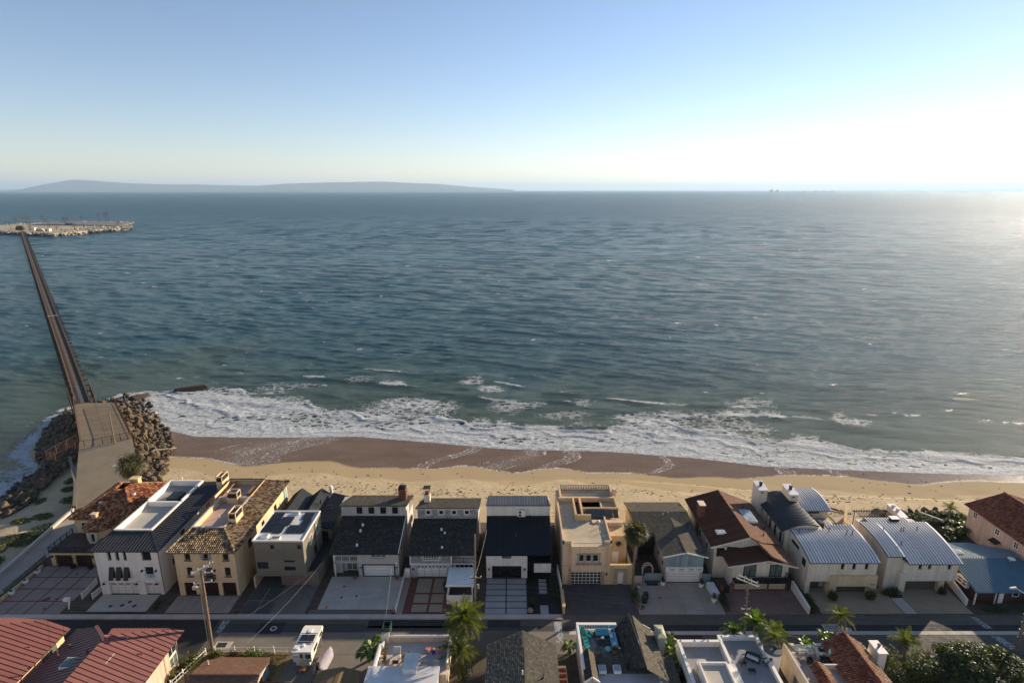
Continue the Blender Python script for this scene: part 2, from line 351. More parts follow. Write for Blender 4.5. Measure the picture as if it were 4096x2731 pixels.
        q = ((X - cx + 9 * (w2 - .5)) / rx) ** 2 + ((Y - cy_ + 7 * (w3 - .5)) / ry) ** 2
        foam = np.maximum(foam, st * 1.12 * sstep(1.5, 0.1, q + (w2 - .5) * 2.2) * (.55 + .7 * w3))
    caps = sstep(0.80, 0.88, vnoise(X, Y * 2.4, 9, 130, 3)) * sstep(0.12, 0.35, Z + chop) * sstep(1500, 500, Y)
    foam = np.maximum(foam, caps * 0.5)
    bore = 0.68 * (0.42 * np.exp(-((syw - .60) / .055) ** 2) * sstep(.35, .6, v2 + .15) + 0.5 * np.exp(-((syw - 1.0) / .06) ** 2) * sstep(.3, .6, v1) + 0.22 * np.exp(-((syw - .22) / .05) ** 2)) * sstep(-125, -110, X)
    Z += bore; chop += bore * .6; foam = np.maximum(foam, np.clip(bore * 3.2, 0, .98))
    shore = sstep(3.0, 0.0, s)
    chop = chop * (1 - shore)
    Z = Z * (1 - shore * 0.85) + 0.10 * sstep(6, 0, s) + 0.05 * foam
    Z = np.where(s < -0.6, Z - (-s - 0.6) * 0.5, Z)
    Z = np.where(Yb > 3600, 0, Z)
    shal = sstep(100, 5, s + (vnoise(X, Y, 30, 150, 3) - .5) * 45)
    m, nt, bs = _nt('sea_water'); c = coords(nt)
    deep = ramp(nt, noise(nt, coords(nt, (0.3, 1, 1)), 0.012, 5, 0.6), [(0.3, (0.0005, 0.056, 0.080)), (0.7, (0.001, 0.088, 0.118))])
    wc = mixc(nt, attr(nt, 'shallow'), deep, (0.022, 0.056, 0.028))
    lace = nt.nodes.new('ShaderNodeTexVoronoi'); lace.feature = 'DISTANCE_TO_EDGE'; lace.inputs['Scale'].default_value = 0.5
    cs = coords(nt, (0.6, 1.2, 0.3)); dist = node(nt, 'ShaderNodeVectorMath', operation='ADD')
    nv = node(nt, 'ShaderNodeVectorMath', operation='SCALE'); nt.links.new(noise(nt, c, 0.5, 5, 0.65, 1), nv.inputs[0]); nv.inputs['Scale'].default_value = 3.6
    nt.links.new(cs, dist.inputs[0]); nt.links.new(nv.outputs[0], dist.inputs[1]); nt.links.new(dist.outputs[0], lace.inputs['Vector'])
    f = attr(nt, 'foam'); fn = noise(nt, coords(nt, (0.55, 1.2, 1), (0, 0, .2)), 0.8, 8, 0.72)
    thr = math_(nt, 'MULTIPLY', math_(nt, 'POWER', f, 1.5), 0.62)
    l = math_(nt, 'SUBTRACT', thr, lace.outputs['Distance']); l = math_(nt, 'MULTIPLY', l, 7.0, True)
    ln = math_(nt, 'MULTIPLY', l, math_(nt, 'MULTIPLY', math_(nt, 'ADD', fn, 0.12), 1.6), True)
    full = math_(nt, 'MULTIPLY', math_(nt, 'SUBTRACT', math_(nt, 'ADD', f, math_(nt, 'MULTIPLY', math_(nt, 'SUBTRACT', fn, 0.5), 0.9)), 0.72), 4.0, True)
    fm = math_(nt, 'MAXIMUM', ln, full, True)
    col = mixc(nt, fm, wc, ramp(nt, noise(nt, c, 0.9, 5, .6), [(0.3, (0.50, 0.53, 0.53)), (0.6, (0.86, 0.86, 0.84))]))
    nt.links.new(col, bs.inputs['Base Color'])
    rr = mixc(nt, fm, mixc(nt, attr(nt, 'far'), (0.14,) * 3, (0.33,) * 3), (0.75,) * 3); nt.links.new(rr, bs.inputs['Roughness']); bs.inputs['IOR'].default_value = 1.333
    b0 = bump(nt, math_(nt, 'MULTIPLY', noise(nt, coords(nt, (0.22, 1, 1), (0, 0, 0.15)), 0.03, 6, 0.62), attr(nt, 'far')), 1.0, 60.0, bs)
    b0 = bump(nt, attr(nt, 'chop'), 1.0, 1.0, bs, b0)
    b1 = bump(nt, noise(nt, coords(nt, (0.28, 1, 1), (0, 0, 0.06)), 0.22, 7, 0.66), 1.0, 2.1, bs, b0)
    b2 = bump(nt, noise(nt, coords(nt, (0.5, 1.15, 1), (0, 0, -0.1)), 1.1, 8, 0.74), 1.0, 1.25, bs, b1)
    fb = math_(nt, 'MULTIPLY', fm, math_(nt, 'ADD', noise(nt, coords(nt, (.7, 1.3, 1)), .8, 7, .7), 0.3))
    bump(nt, fb, 1.0, 0.9, bs, b2)
    return grid_obj('sea', X, Y, Z, m, dict(foam=foam, shallow=shal, far=sstep(150, 1800, Y), chop=chop))
make_sea()

# ------------------------------------------------------------------ the far island
def make_island():
    prof = [(20, 1), (120, 4), (165, 7), (200, 16), (245, 24), (300, 21), (350, 17), (420, 14.5), (500, 14), (560, 12.5), (640, 11.5), (690, 15.5), (760, 18), (850, 19.5), (905, 20), (960, 17.5), (1020, 15), (1080, 9.5), (1130, 6.5), (1180, 3)]
    D = 30000.0; k = D / (F_PX / 1.7415) * 1.035
    px = np.array([p[0] for p in prof]); hz = np.array([p[1] for p in prof]) * 0.98
    xs_px = np.linspace(20, 1180, 420); xs = (xs_px - 1176) * k
    hh = np.interp(xs_px, px, hz) * k * (1 + 0.05 * (vnoise(xs_px, xs_px * 0, 23, 7, 4) - .5))
    v = np.linspace(-1, 1, 60); X, V = np.meshgrid(xs, v); Hh = np.tile(hh, (60, 1))
    depth = 900 + Hh * 4.5
    Y = D + V * depth + (vnoise(X, V * 900, 1500, 12, 3) - .5) * 500 * (1 - np.abs(V))
    env = (1 - np.abs(V) ** 1.6); ridg = 0.72 + 0.28 * (1 - np.abs(2 * vnoise(X, Y, 900, 17, 4) - 1))
    Z = Hh * env * np.where(np.abs(V) < 0.05, 1, ridg) - 20 * (np.abs(V) > 0.99)
    m, nt, bs = _nt('island_scrub'); c = coords(nt)
    nt.links.new(ramp(nt, noise(nt, c, 0.002, 6, 0.6), [(0.3, (0.05, 0.055, 0.035)), (0.7, (0.13, 0.11, 0.07))]), bs.inputs['Base Color']); bs.inputs['Roughness'].default_value = 0.95
    grid_obj('distant_island', X, Y, Z + 2, m, {})
make_island()

hz = MB(); hz.box(-70000, 70000, -1500, 88000, -9, 760)
m = bpy.data.materials.new('haze_air'); m.use_nodes = True; nt = m.node_tree; nt.nodes.clear()
pv = nt.nodes.new('ShaderNodeVolumePrincipled'); ho = nt.nodes.new('ShaderNodeOutputMaterial'); nt.links.new(pv.outputs[0], ho.inputs['Volume'])
pv.inputs['Color'].default_value = (0.62, 0.82, 1.0, 1); pv.inputs['Density'].default_value = 3.4e-5; pv.inputs['Anisotropy'].default_value = 0.2
hz.build('haze', m, None, kind='stuff', at=(0, 0, 0))

# ------------------------------------------------------------------ building materials
WHITE = mat('white_paint', (0.84, 0.80, 0.73), 0.6, 0.07, 0.5, streak=0.1, bmp=0.1)
WTRIM = mat('white_trim', (0.84, 0.81, 0.75), 0.5, 0.05, 0.8)
CREAM = mat('cream_stucco', (0.74, 0.55, 0.33), 0.9, 0.10, 0.5, streak=0.12, bmp=0.25, bscale=14)
CREAMY = mat('ochre_stucco', (0.66, 0.48, 0.25), 0.9, 0.12, 0.5, streak=0.16, bmp=0.25, bscale=14)
OFFW = mat('offwhite_stucco', (0.78, 0.68, 0.54), 0.9, 0.08, 0.45, streak=0.14, bmp=0.25, bscale=14)
SANDY = mat('sand_stucco', (0.72, 0.53, 0.35), 0.9, 0.10, 0.45, streak=0.14, bmp=0.2)
PINKST = mat('pink_stucco', (0.66, 0.48, 0.38), 0.9, 0.12, 0.4, streak=0.2, bmp=0.2)
GREYW = mat('grey_siding', (0.50, 0.47, 0.45), 0.8, 0.08, 0.6, streak=0.08)
TAUPE = mat('taupe_panel', (0.19, 0.17, 0.135), 0.75, 0.06, 0.5)
BLUEW = mat('pale_blue_boards', (0.30, 0.40, 0.41), 0.8, 0.16, 0.8, tint=0.35)
DARKM = mat('dark_metal', (0.03, 0.032, 0.035), 0.4, 0.2, 1.0, metal=0.4)
BLACKM = mat('black_paint', (0.012, 0.012, 0.013), 0.5, 0.2, 1.0)
CHARC = mat('charcoal_metal_roof', (0.045, 0.048, 0.055), 0.34, 0.12, 0.5, metal=0.35, tint=0.25)
BLKROOF = mat('black_metal_roof', (0.010, 0.011, 0.014), 0.42, 0.12, 0.5, metal=0.2, tint=0.3)
ZINC = mat('zinc_metal_roof', (0.95, 0.89, 0.86), 0.40, 0.05, 0.35, metal=0.0, spec=.7, tint=0.15)
BLUER = mat('blue_metal_roof', (0.10, 0.21, 0.28), 0.34, 0.10, 0.5, metal=0.25, tint=0.15)
REDR = mat('red_metal_roof', (0.19, 0.075, 0.065), 0.5, 0.10, 0.4, metal=0.0, tint=0.12)
BRNR = mat('brown_roof', (0.13, 0.055, 0.034), 0.75, 0.15, 0.6, tint=0.35, spec=0.2)
RIB = mat('dark_seam', (0.05, 0.048, 0.047), 0.5, 0.1)
REDRIB = mat('red_seam', (0.15, 0.055, 0.05), 0.5, 0.1)
SHIN1 = mat('dark_shingle', (0.055, 0.05, 0.043), 0.95, 0.15, 0.6, tcols=[(0.025, 0.023, 0.02), (0.06, 0.053, 0.044), (0.05, 0.042, 0.033), (0.10, 0.088, 0.07)], spec=0.1)
SHIN2 = mat('grey_shingle', (0.12, 0.105, 0.085), 0.95, 0.15, 0.6, tcols=[(0.085, 0.072, 0.052), (0.14, 0.118, 0.085), (0.11, 0.094, 0.068), (0.17, 0.145, 0.105)], spec=0.1)
SHIN3 = mat('brown_shingle', (0.17, 0.09, 0.06), 0.95, 0.15, 0.6, tcols=[(0.17, 0.088, 0.055), (0.22, 0.12, 0.075), (0.19, 0.10, 0.064), (0.25, 0.14, 0.09)], spec=0.1)
SHIN4 = mat('tan_shingle', (0.22, 0.145, 0.07), 0.95, 0.15, 0.6, tcols=[(0.20, 0.13, 0.06), (0.25, 0.165, 0.085), (0.22, 0.145, 0.07)], spec=0.1)
TERRA = mat('terracotta_tile', (0.30, 0.11, 0.045), 0.75, 0.15, 0.6, tcols=[(0.11, 0.032, 0.02), (0.22, 0.06, 0.028), (0.34, 0.115, 0.045), (0.46, 0.22, 0.09), (0.55, 0.33, 0.15)], spec=0.25)
MISS = mat('weathered_tile', (0.25, 0.17, 0.09), 0.8, 0.2, 0.6, tcols=[(0.07, 0.04, 0.025), (0.18, 0.10, 0.05), (0.30, 0.18, 0.09), (0.42, 0.30, 0.16), (0.52, 0.40, 0.24)], spec=0.25)
TERRB = mat('rust_tile', (0.26, 0.08, 0.04), 0.8, 0.15, 0.6, tcols=[(0.15, 0.04, 0.022), (0.25, 0.07, 0.035), (0.30, 0.10, 0.05), (0.36, 0.15, 0.075)], spec=0.2)
CONC = mat('concrete', (0.36, 0.305, 0.25), 0.9, 0.14, 0.5, bmp=0.15, tint=0.08)
CONCL = mat('pale_concrete', (0.50, 0.455, 0.40), 0.9, 0.12, 0.5, bmp=0.15, tint=0.08)
BRICKP = mat('brick_red_paving', (0.16, 0.055, 0.04), 0.9, 0.2, 1.0, bmp=0.2)
BRNPAV = mat('brown_paving', (0.23, 0.145, 0.12), 0.9, 0.12, 0.6, bmp=0.15, tint=0.1)
TANPAV = mat('tan_paving', (0.36, 0.28, 0.19), 0.9, 0.1, 0.6, bmp=0.15, tint=0.08)
DARKPAV = mat('dark_paving', (0.085, 0.08, 0.077), 0.85, 0.15, 0.6, tint=0.1)
GREYFL = mat('grey_terrace_floor', (0.26, 0.27, 0.28), 0.75, 0.12, 0.4)
PINKFL = mat('pink_terrace_floor', (0.46, 0.34, 0.28), 0.85, 0.08, 0.4)
SANDFL = mat('sand_roof_membrane', (0.50, 0.42, 0.29), 0.9, 0.22, 0.35, bmp=0.2)
WHTFL = mat('white_roof_membrane', (0.62, 0.62, 0.61), 0.7, 0.16, 0.5)
WOODD = mat('dark_wood', (0.085, 0.05, 0.03), 0.75, 0.25, 1.0, tint=0.3, spec=0.2)
WOODM = mat('mid_wood', (0.26, 0.15, 0.075), 0.75, 0.25, 1.0, tint=0.3)
WOODG = mat('grey_wood', (0.22, 0.19, 0.15), 0.85, 0.25, 1.0, tint=0.35)
DECKB = mat('brown_deck', (0.10, 0.055, 0.04), 0.7, 0.15, 0.6, tint=0.2)
MAROON = mat('maroon_door', (0.030, 0.012, 0.010), 0.5, 0.15, 0.8)
BRICK = mat('red_brick', (0.22, 0.085, 0.05), 0.9, 0.3, 2.0, tint=0.4)
def glassm(name, col, rough=0.08):
    m, nt, bs = _nt(name); bs.inputs['Base Color'].default_value = (*col, 1); bs.inputs['Roughness'].default_value = rough; bs.inputs['Specular IOR Level'].default_value = 0.7
    n = noise(nt, coords(nt), 1.2, 2.0); nt.links.new(ramp(nt, n, [(0.35, tuple(c * 0.6 for c in col)), (0.65, col)]), bs.inputs['Base Color']); MATS[name] = m; return m
GLASS = glassm('window_glass', (0.022, 0.026, 0.030)); GLASSG = glassm('green_curtain_glass', (0.16, 0.19, 0.15), 0.15); SOLAR = glassm('solar_glass', (0.010, 0.011, 0.013), 0.45)
SKYL = glassm('skylight_glass', (0.42, 0.46, 0.46), 0.2)
def clearglass():
    m, nt, bs = _nt('clear_glass'); bs.inputs['Base Color'].default_value = (0.75, 0.9, 0.86, 1); bs.inputs['Roughness'].default_value = 0.05
    bs.inputs['Alpha'].default_value = 0.28; MATS['clear_glass'] = m; return m
CLEAR = clearglass()

# ------------------------------------------------------------------ building kit
def clip(poly, a, b, c):
    """keep the side a*x + b*y <= c of a 2D polygon"""
    out = []
    for i, p in enumerate(poly):
        q = poly[(i + 1) % len(poly)]; dp = a * p[0] + b * p[1] - c; dq = a * q[0] + b * q[1] - c
        if dp <= 0: out.append(p)
        if dp * dq < 0: t = dp / (dp - dq); out.append((p[0] + t * (q[0] - p[0]), p[1] + t * (q[1] - p[1])))
    return out
def crect(poly, u0, u1, v0, v1):
    for k in ((-1, 0, -u0), (1, 0, u1), (0, -1, -v0), (0, 1, v1)):
        poly = clip(poly, *k)
        if len(poly) < 3: return None
    return poly
def area2(p): return abs(sum(p[i][0] * p[(i + 1) % len(p)][1] - p[(i + 1) % len(p)][0] * p[i][1] for i in range(len(p)))) / 2
def roof_face(parent, poly, kind, m, w=0.45, thick=0.14, rib=RIB, ribh=0.07, pname='roof_panel', course=0.2, sh=0.3, nobase=False):
    """One plane of a roof. poly: 3D corners, the first edge along the eave. Seamed panels are parts; shingles and tiles are joined."""
    P = [Vector(p) for p in poly]; u = (P[1] - P[0]).normalized(); n = None
    for k in range(2, len(P)):
        c = u.cross(P[k] - P[0])
        if c.length > 1e-3: n = c.normalized(); break
    if n.z < 0: n = -n
    v = n.cross(u)
    if v.z < 0: v = -v; 
    o = P[0]; p2 = [((p - o).dot(u), (p - o).dot(v)) for p in P]
    T = lambda q, h=0.0: o + u * q[0] + v * q[1] + n * h
    u0 = min(p[0] for p in p2); u1 = max(p[0] for p in p2); v0 = min(p[1] for p in p2); v1 = max(p[1] for p in p2)
    if not nobase: MB().ext([T(q, -thick) for q in p2], n * (thick - 0.01)).build('roof_deck', m, parent)
    if kind == 'seam':
        N = max(1, round((u1 - u0) / w)); w = (u1 - u0) / N
        for i in range(N):
            a = u0 + i * w; q = crect(p2, a + 0.004, a + w - 0.004, v0 - 1, v1 + 1)
            if not q or area2(q) < 0.02: continue
            b = MB(); b.cur = rnd.random(); b.ext([T(r, 0.0) for r in q], n * 0.015)
            r_ = crect(p2, a + 0.01, a + 0.055, v0 - 1, v1 + 1)
            b.m = 1
            if r_ and area2(r_) > 0.005: b.ext([T(r, 0.015) for r in r_], n * ribh)
            b.build(pname, [m, rib], parent)
    elif kind == 'shingle':
        b = MB(); v_ = v0; row = 0
        while v_ < v1:
            a = u0 - rnd.random() * sh
            while a < u1:
                ww = sh * rnd.uniform(0.75, 1.25); q = crect(p2, a + 0.012, a + ww, v_, v_ + course)
                if q and area2(q) > 0.004:
                    b.cur = rnd.random(); t0 = rnd.uniform(0.035, 0.065); t1 = 0.008
                    top = [T(r, t0 + (t1 - t0) * (r[1] - v_) / course) for r in q]
                    i0 = len(b.v); bot = [T(r, -0.005) for r in q]; b.v.extend([tuple(x) for x in top + bot]); k = len(q)
                    b.f.append(tuple(range(i0, i0 + k))); b.t.append(b.cur); b.mi.append(0)
                    for j in range(k):
                        if q[j][1] < v_ + 0.01 or q[(j + 1) % k][1] < v_ + 0.01: b.f.append((i0 + j, i0 + k + j, i0 + k + (j + 1) % k, i0 + (j + 1) % k)); b.t.append(b.cur); b.mi.append(0)
                a += ww
            v_ += course; row += 1
        b.build('shingles', m, parent, kind='stuff')
    elif kind == 'tile':
        b = MB(); cw = sh; cl = course; N = int((u1 - u0) / cw) + 1; Mv = int((v1 - v0) / cl) + 1
        for i in range(N):
            du = rnd.uniform(-0.02, 0.02)
            for j in range(Mv):
                a = u0 + i * cw; vv = v0 + j * cl; q = crect(p2, a, a + cw * 0.99, vv, vv + cl)
                if not q or area2(q) < cw * cl * 0.45: continue
                b.cur = rnd.random() ** 1.1; lift = rnd.uniform(0, 0.02)
                prof = [(0.02, 0.0), (0.16, 0.085), (0.5, 0.13), (0.84, 0.085), (0.98, 0.0)]
                lo = [T((a + du + cw * x, vv - 0.03), h + 0.035 + lift) for x, h in prof]; hi = [T((a + du + cw * (0.5 + (x - 0.5) * 0.85), vv + cl + 0.02), h * 0.9 - 0.01) for x, h in prof]
                i0 = len(b.v); b.v.extend([tuple(x) for x in lo + hi]); k = 5
                for e in range(4): b.f.append((i0 + e, i0 + e + 1, i0 + k + e + 1, i0 + k + e)); b.t.append(b.cur); b.mi.append(0)
                b.f.append(tuple(i0 + e for e in reversed(range(5)))); b.t.append(b.cur * 0.3); b.mi.append(0)
        b.build('clay_tiles', m, parent, kind='stuff')
def ridge_cap(parent, a, b_, m, r=0.12, tiles=False, name='ridge_cap'):
    b = MB(); a = Vector(a); b_ = Vector(b_); d = b_ - a
    if tiles:
        N = max(2, int(d.length / 0.38))
        for i in range(N): b.cur = rnd.random(); b.tube([a + d * (i / N), a + d * ((i + 1.05) / N)], [r * 1.15, r * 0.9], 6)
    else: b.bar(a, b_, r * 2, 0.05)
    b.build(name, m, parent, kind='stuff' if tiles else None)
def fmap(face, c):
    """(u, depth outwards, z) of a wall face -> world"""
    return {'F': lambda u, d, z: (u, c - d, z), 'B': lambda u, d, z: (u, c + d, z), 'R': lambda u, d, z: (c + d, u, z), 'L': lambda u, d, z: (c - d, u, z)}[face]
def fbox(b, f, u0, u1, d0, d1, z0, z1):
    return b.hull8([f(u0, d1, z0), f(u1, d1, z0), f(u1, d0, z0), f(u0, d0, z0), f(u0, d1, z1), f(u1, d1, z1), f(u1, d0, z1), f(u0, d0, z1)])
def body(parent, x0, x1, y0, y1, z0, z1, m, holes=(), depth=0.32, name='wall'):
    """walls of a block; holes in the front wall (x0, x1, z0, z1) are real recesses"""
    b = MB()
    if not holes: b.box(x0, x1, y0, y1, z0, z1)
    else:
        b.box(x0, x1, y0 + depth, y1, z0, z1)
        xs = sorted({x0, x1} | {h[0] for h in holes} | {h[1] for h in holes}); zs = sorted({z0, z1} | {h[2] for h in holes} | {h[3] for h in holes})
        solid = lambda i, k: not any(h[0] - 1e-6 <= xs[i] and xs[i + 1] <= h[1] + 1e-6 and h[2] - 1e-6 <= zs[k] and zs[k + 1] <= h[3] + 1e-6 for h in holes)
        nx, nz = len(xs) - 1, len(zs) - 1
        for i in range(nx):
            for k in range(nz):
                if not solid(i, k): continue
                a, c, lo, hi = xs[i], xs[i + 1], zs[k], zs[k + 1]
                b.face([(a, y0, lo), (c, y0, lo), (c, y0, hi), (a, y0, hi)])
                if i == 0 or not solid(i - 1, k): b.face([(a, y0 + depth, lo), (a, y0, lo), (a, y0, hi), (a, y0 + depth, hi)])
                if i == nx - 1 or not solid(i + 1, k): b.face([(c, y0, lo), (c, y0 + depth, lo), (c, y0 + depth, hi), (c, y0, hi)])
                if k == nz - 1 or not solid(i, k + 1): b.face([(a, y0, hi), (c, y0, hi), (c, y0 + depth, hi), (a, y0 + depth, hi)])
                if k == 0 or not solid(i, k - 1): b.face([(a, y0 + depth, lo), (c, y0 + depth, lo), (c, y0, lo), (a, y0, lo)])
    return b.build(name, m, parent)
def window(parent, face, c, u0, u1, z0, z1, fm=WTRIM, gm=None, cols=1, rows=1, fw=0.07, proud=0.05, d=None, sill=False, name='window'):
    """framed window standing proud of plane c (or at depth -d inside a recess)"""
    f = fmap(face, c); o = -(d or 0.0); gm = gm or GLASS; b = MB()
    for a in ((u0, u0 + fw, z0, z1), (u1 - fw, u1, z0, z1), (u0 + fw, u1 - fw, z0, z0 + fw), (u0 + fw, u1 - fw, z1 - fw, z1)): fbox(b, f, a[0], a[1], o, o + proud, a[2], a[3])
    for i in range(1, cols): x = u0 + (u1 - u0) * i / cols; fbox(b, f, x - fw * .4, x + fw * .4, o, o + proud * 0.9, z0 + fw, z1 - fw)
    for i in range(1, rows): z = z0 + (z1 - z0) * i / rows; fbox(b, f, u0 + fw, u1 - fw, o, o + proud * 0.85, z - fw * .3, z + fw * .3)
    w = b.build(name, fm, parent)
    g = MB(); fbox(g, f, u0 + fw * .5, u1 - fw * .5, o + 0.001, o + proud * 0.45, z0 + fw * .5, z1 - fw * .5); g.build('pane', gm, w)
    if sill: s = MB(); fbox(s, f, u0 - 0.1, u1 + 0.1, 0.002, 0.12, z0 - 0.1, z0 - 0.002); s.build('sill', fm if sill is True else sill, w)
    return w
def gdoor(parent, x0, x1, z0, z1, y, m, rows=4, cols=1, name='garage_door', gm=None, lights=0, gap=0.025):
    """sectional garage door standing at y; each section is a sub-part"""
    b = MB().box(x0, x1, y + 0.03, y + 0.07, z0, z1); d = b.build(name, BLACKM if gm is None else WTRIM, parent); h = (z1 - z0) / rows
    for r in range(rows):
        s = MB(); s.cur = rnd.random()
        for c in range(cols):
            w = (x1 - x0) / cols; s.box(x0 + c * w + gap, x0 + (c + 1) * w - gap, y, y + 0.03, z0 + r * h + gap, z0 + (r + 1) * h - gap)
        s.build('panel', gm or m, d)
    for i in range(lights):
        w = (x1 - x0) / lights; a = x0 + i * w + w * 0.14; e = x0 + (i + 1) * w - w * 0.14
        window(d, 'F', y, a, e, z1 - h * 0.8, z1 - h * 0.25, WTRIM, GLASS, 4 if lights < 6 else 1, 1, 0.03, 0.03, name='window')
    return d
def parapet(parent, x0, x1, y0, y1, zf, zt, m, t=0.22, floor=None, capm=None, sides='FBLR', name='parapet', fname='terrace_floor'):
    b = MB()
    if 'F' in sides: b.box(x0, x1, y0, y0 + t, zf, zt)
    if 'B' in sides: b.box(x0, x1, y1 - t, y1, zf, zt)
    ya, yb = y0 + (t if 'F' in sides else 0), y1 - (t if 'B' in sides else 0)
    if 'L' in sides: b.box(x0, x0 + t, ya, yb, zf, zt)
    if 'R' in sides: b.box(x1 - t, x1, ya, yb, zf, zt)
    p = b.build(name, m, parent)
    if floor: MB().box(x0 + t * .5, x1 - t * .5, y0 + t * .5, y1 - t * .5, zf - 0.1, zf + 0.03).build(fname, floor, parent)
    if capm:
        c = MB(); e = 0.05
        if 'F' in sides: c.box(x0 - e, x1 + e, y0 - e, y0 + t + e, zt, zt + 0.06)
        if 'B' in sides: c.box(x0 - e, x1 + e, y1 - t - e, y1 + e, zt, zt + 0.06)
        if 'L' in sides: c.box(x0 - e, x0 + t + e, ya + e, yb - e, zt, zt + 0.06)
        if 'R' in sides: c.box(x1 - t - e, x1 + e, ya + e, yb - e, zt, zt + 0.06)
        c.build('coping', capm, p)
    return p
def railing(parent, pts, z, h, m, step=1.5, bars=0.14, name='railing', glass=False):
    """posts (parts), rails and balusters along a polyline"""
    b = MB(); r = None
    for i in range(len(pts) - 1):
        a = Vector((*pts[i], z)); c = Vector((*pts[i + 1], z)); L = (c - a).length; N = max(1, round(L / step)); U = Vector((0, 0, 1))
        b.bar(a + U * h, c + U * h, 0.07); 
        if not glass: b.bar(a + U * 0.12, c + U * 0.12, 0.05)
        if bars and not glass:
            K = int(L / bars)
            for k in range(1, K): q = a + (c - a) * (k / K); b.bar(q + U * 0.12, q + U * h, 0.025)
        if r is None: r = empty_child(name, parent)
        for k in range(N + 1):
            if k == N and i < len(pts) - 2: continue
            q = a + (c - a) * (k / N); MB().bar(q, q + U * (h + 0.04), 0.09).build('post', m, r)
        if glass:
            for k in range(N): q = a + (c - a) * ((k + .06) / N); q2 = a + (c - a) * ((k + .94) / N); MB().bar(q + U * (h * 0.53), q2 + U * (h * 0.53), 0.015, h * 0.9).build('glass_panel', CLEAR, r)
    b.build('rails', m, r); return r
def empty_child(name, parent):
    o = bpy.data.objects.new(name, None); COL.objects.link(o); o.parent = parent; return o
def chimney(parent, x0, x1, y0, y1, z0, z1, m, capm=None, pot=None, louvre=False):
    c = MB()
    if louvre:
        c.box(x0, x1, y0, y1, z0, z1 - 1.0); t = 0.12
        for a, b_ in ((x0, y0), (x1 - t, y0), (x0, y1 - t), (x1 - t, y1 - t)): c.box(a, a + t, b_, b_ + t, z1 - 1.0, z1)
        for (a, b_, d, e) in ((x0, x1, y0, y0 + t), (x0, x1, y1 - t, y1), (x0, x0 + t, y0 + t, y1 - t), (x1 - t, x1, y0 + t, y1 - t)): c.box(a, b_, d, e, z1 - 0.12, z1 + 0.06)
    else: c.box(x0, x1, y0, y1, z0, z1)
    o = c.build('chimney', m, parent)
    if louvre: MB().box(x0 + 0.1, x1 - 0.1, y0 + 0.1, y1 - 0.1, z1 - 1.0, z1 - 0.35).build('spark_screen', BLACKM, o)
    if capm: MB().box(x0 - 0.1, x1 + 0.1, y0 - 0.1, y1 + 0.1, z1 + 0.002, z1 + 0.12).build('chimney_cap', capm, o)
    if pot: MB().lathe(((x0 + x1) / 2, (y0 + y1) / 2, z1 + 0.1), [(0.2, 0), (0.2, 0.35), (0.3, 0.36), (0.3, 0.42), (0.15, 0.48)], 12).build('flue', pot, o)
    return o
def vent(parent, x, y, z, h=0.4, m=DARKM, r=0.05, hood=False, name='vent_pipe'):
    b = MB().lathe((x, y, z - 0.15), [(r * 2.2, 0), (r * 2.0, 0.17), (r, 0.2), (r, 0.15 + h), (r * (2 if hood else 1.01), 0.15 + h), (r * (1.6 if hood else 1.0), 0.15 + h + (0.1 if hood else 0.01))], 8); return b.build(name, m, parent)
def lamp_box(parent, x, y, z, m=BLACKM): return MB().box(x - 0.08, x + 0.08, y - 0.22, y, z, z + 0.16).box(x - 0.11, x + 0.11, y - 0.25, y + 0.0, z + 0.16, z + 0.34).build('wall_lamp', m, parent)
TXT = {}
def digits(parent, text, x, y, z, size, m, vertical=False, face='F'):
    t = bpy.data.curves.new('lettering', 'FONT'); t.body = '\n'.join(text) if vertical else text; t.size = size; t.extrude = 0.01; t.align_x = 'CENTER'; t.space_line = 0.8
    key = (text, size, vertical, m.name)
    if key not in TXT:
        o = bpy.data.objects.new('tmp', t); COL.objects.link(o); dg = bpy.context.evaluated_depsgraph_get(); me = bpy.data.meshes.new_from_object(o.evaluated_get(dg)); bpy.data.objects.remove(o); bpy.data.curves.remove(t); me.materials.clear(); me.materials.append(m); me.name = 'lettering'; TXT[key] = me
    o = bpy.data.objects.new('lettering', TXT[key]); COL.objects.link(o); o.rotation_euler = (math.pi / 2, 0, 0); o.parent = parent; o.location = Vector((x, y, z)) - origin(parent); return o
def curved_roof(parent, a0, a1, prof, axis, m, w=0.45, thick=0.16, rib=RIB, a0b=None, pname='roof_panel'):
    """barrel roof. axis 'x': panels side by side along x, prof = [(y, z)]; axis 'y': along y, prof = [(x, z)]"""
    P = (lambda a, q, h: (a, q[0], q[1] + h)) if axis == 'x' else (lambda a, q, h: (q[0], a, q[1] + h))
    d = MB()
    def strip(b, x0, x1, h0, h1, prof_=prof):
        i0 = len(b.v)
        for q in prof_:
            for a, h in ((x0, h0), (x1, h0), (x1, h1), (x0, h1)): b.v.append(P(a, q, h))
        n = len(prof_)
        for k in range(n - 1):
            for j in range(4): b.f.append((i0 + 4 * k + j, i0 + 4 * k + (j + 1) % 4, i0 + 4 * k + 4 + (j + 1) % 4, i0 + 4 * k + 4 + j)); b.t.append(b.cur); b.mi.append(b.m)
        b.f += [(i0 + 3, i0 + 2, i0 + 1, i0), tuple(i0 + 4 * (n - 1) + j for j in range(4))]; b.t += [b.cur] * 2; b.mi += [b.m] * 2
    strip(d, a0, a1, -thick, -0.01); d.build('roof_deck', rib, parent)
    N = round((a1 - a0) / w); w = (a1 - a0) / N
    for i in range(N):
        b = MB(); b.cur = rnd.random(); x = a0 + i * w; strip(b, x + .004, x + w - .004, 0, 0.012); b.m = 1; strip(b, x + 0.01, x + 0.085, 0.013, 0.085); b.build(pname, [m, rib], parent)
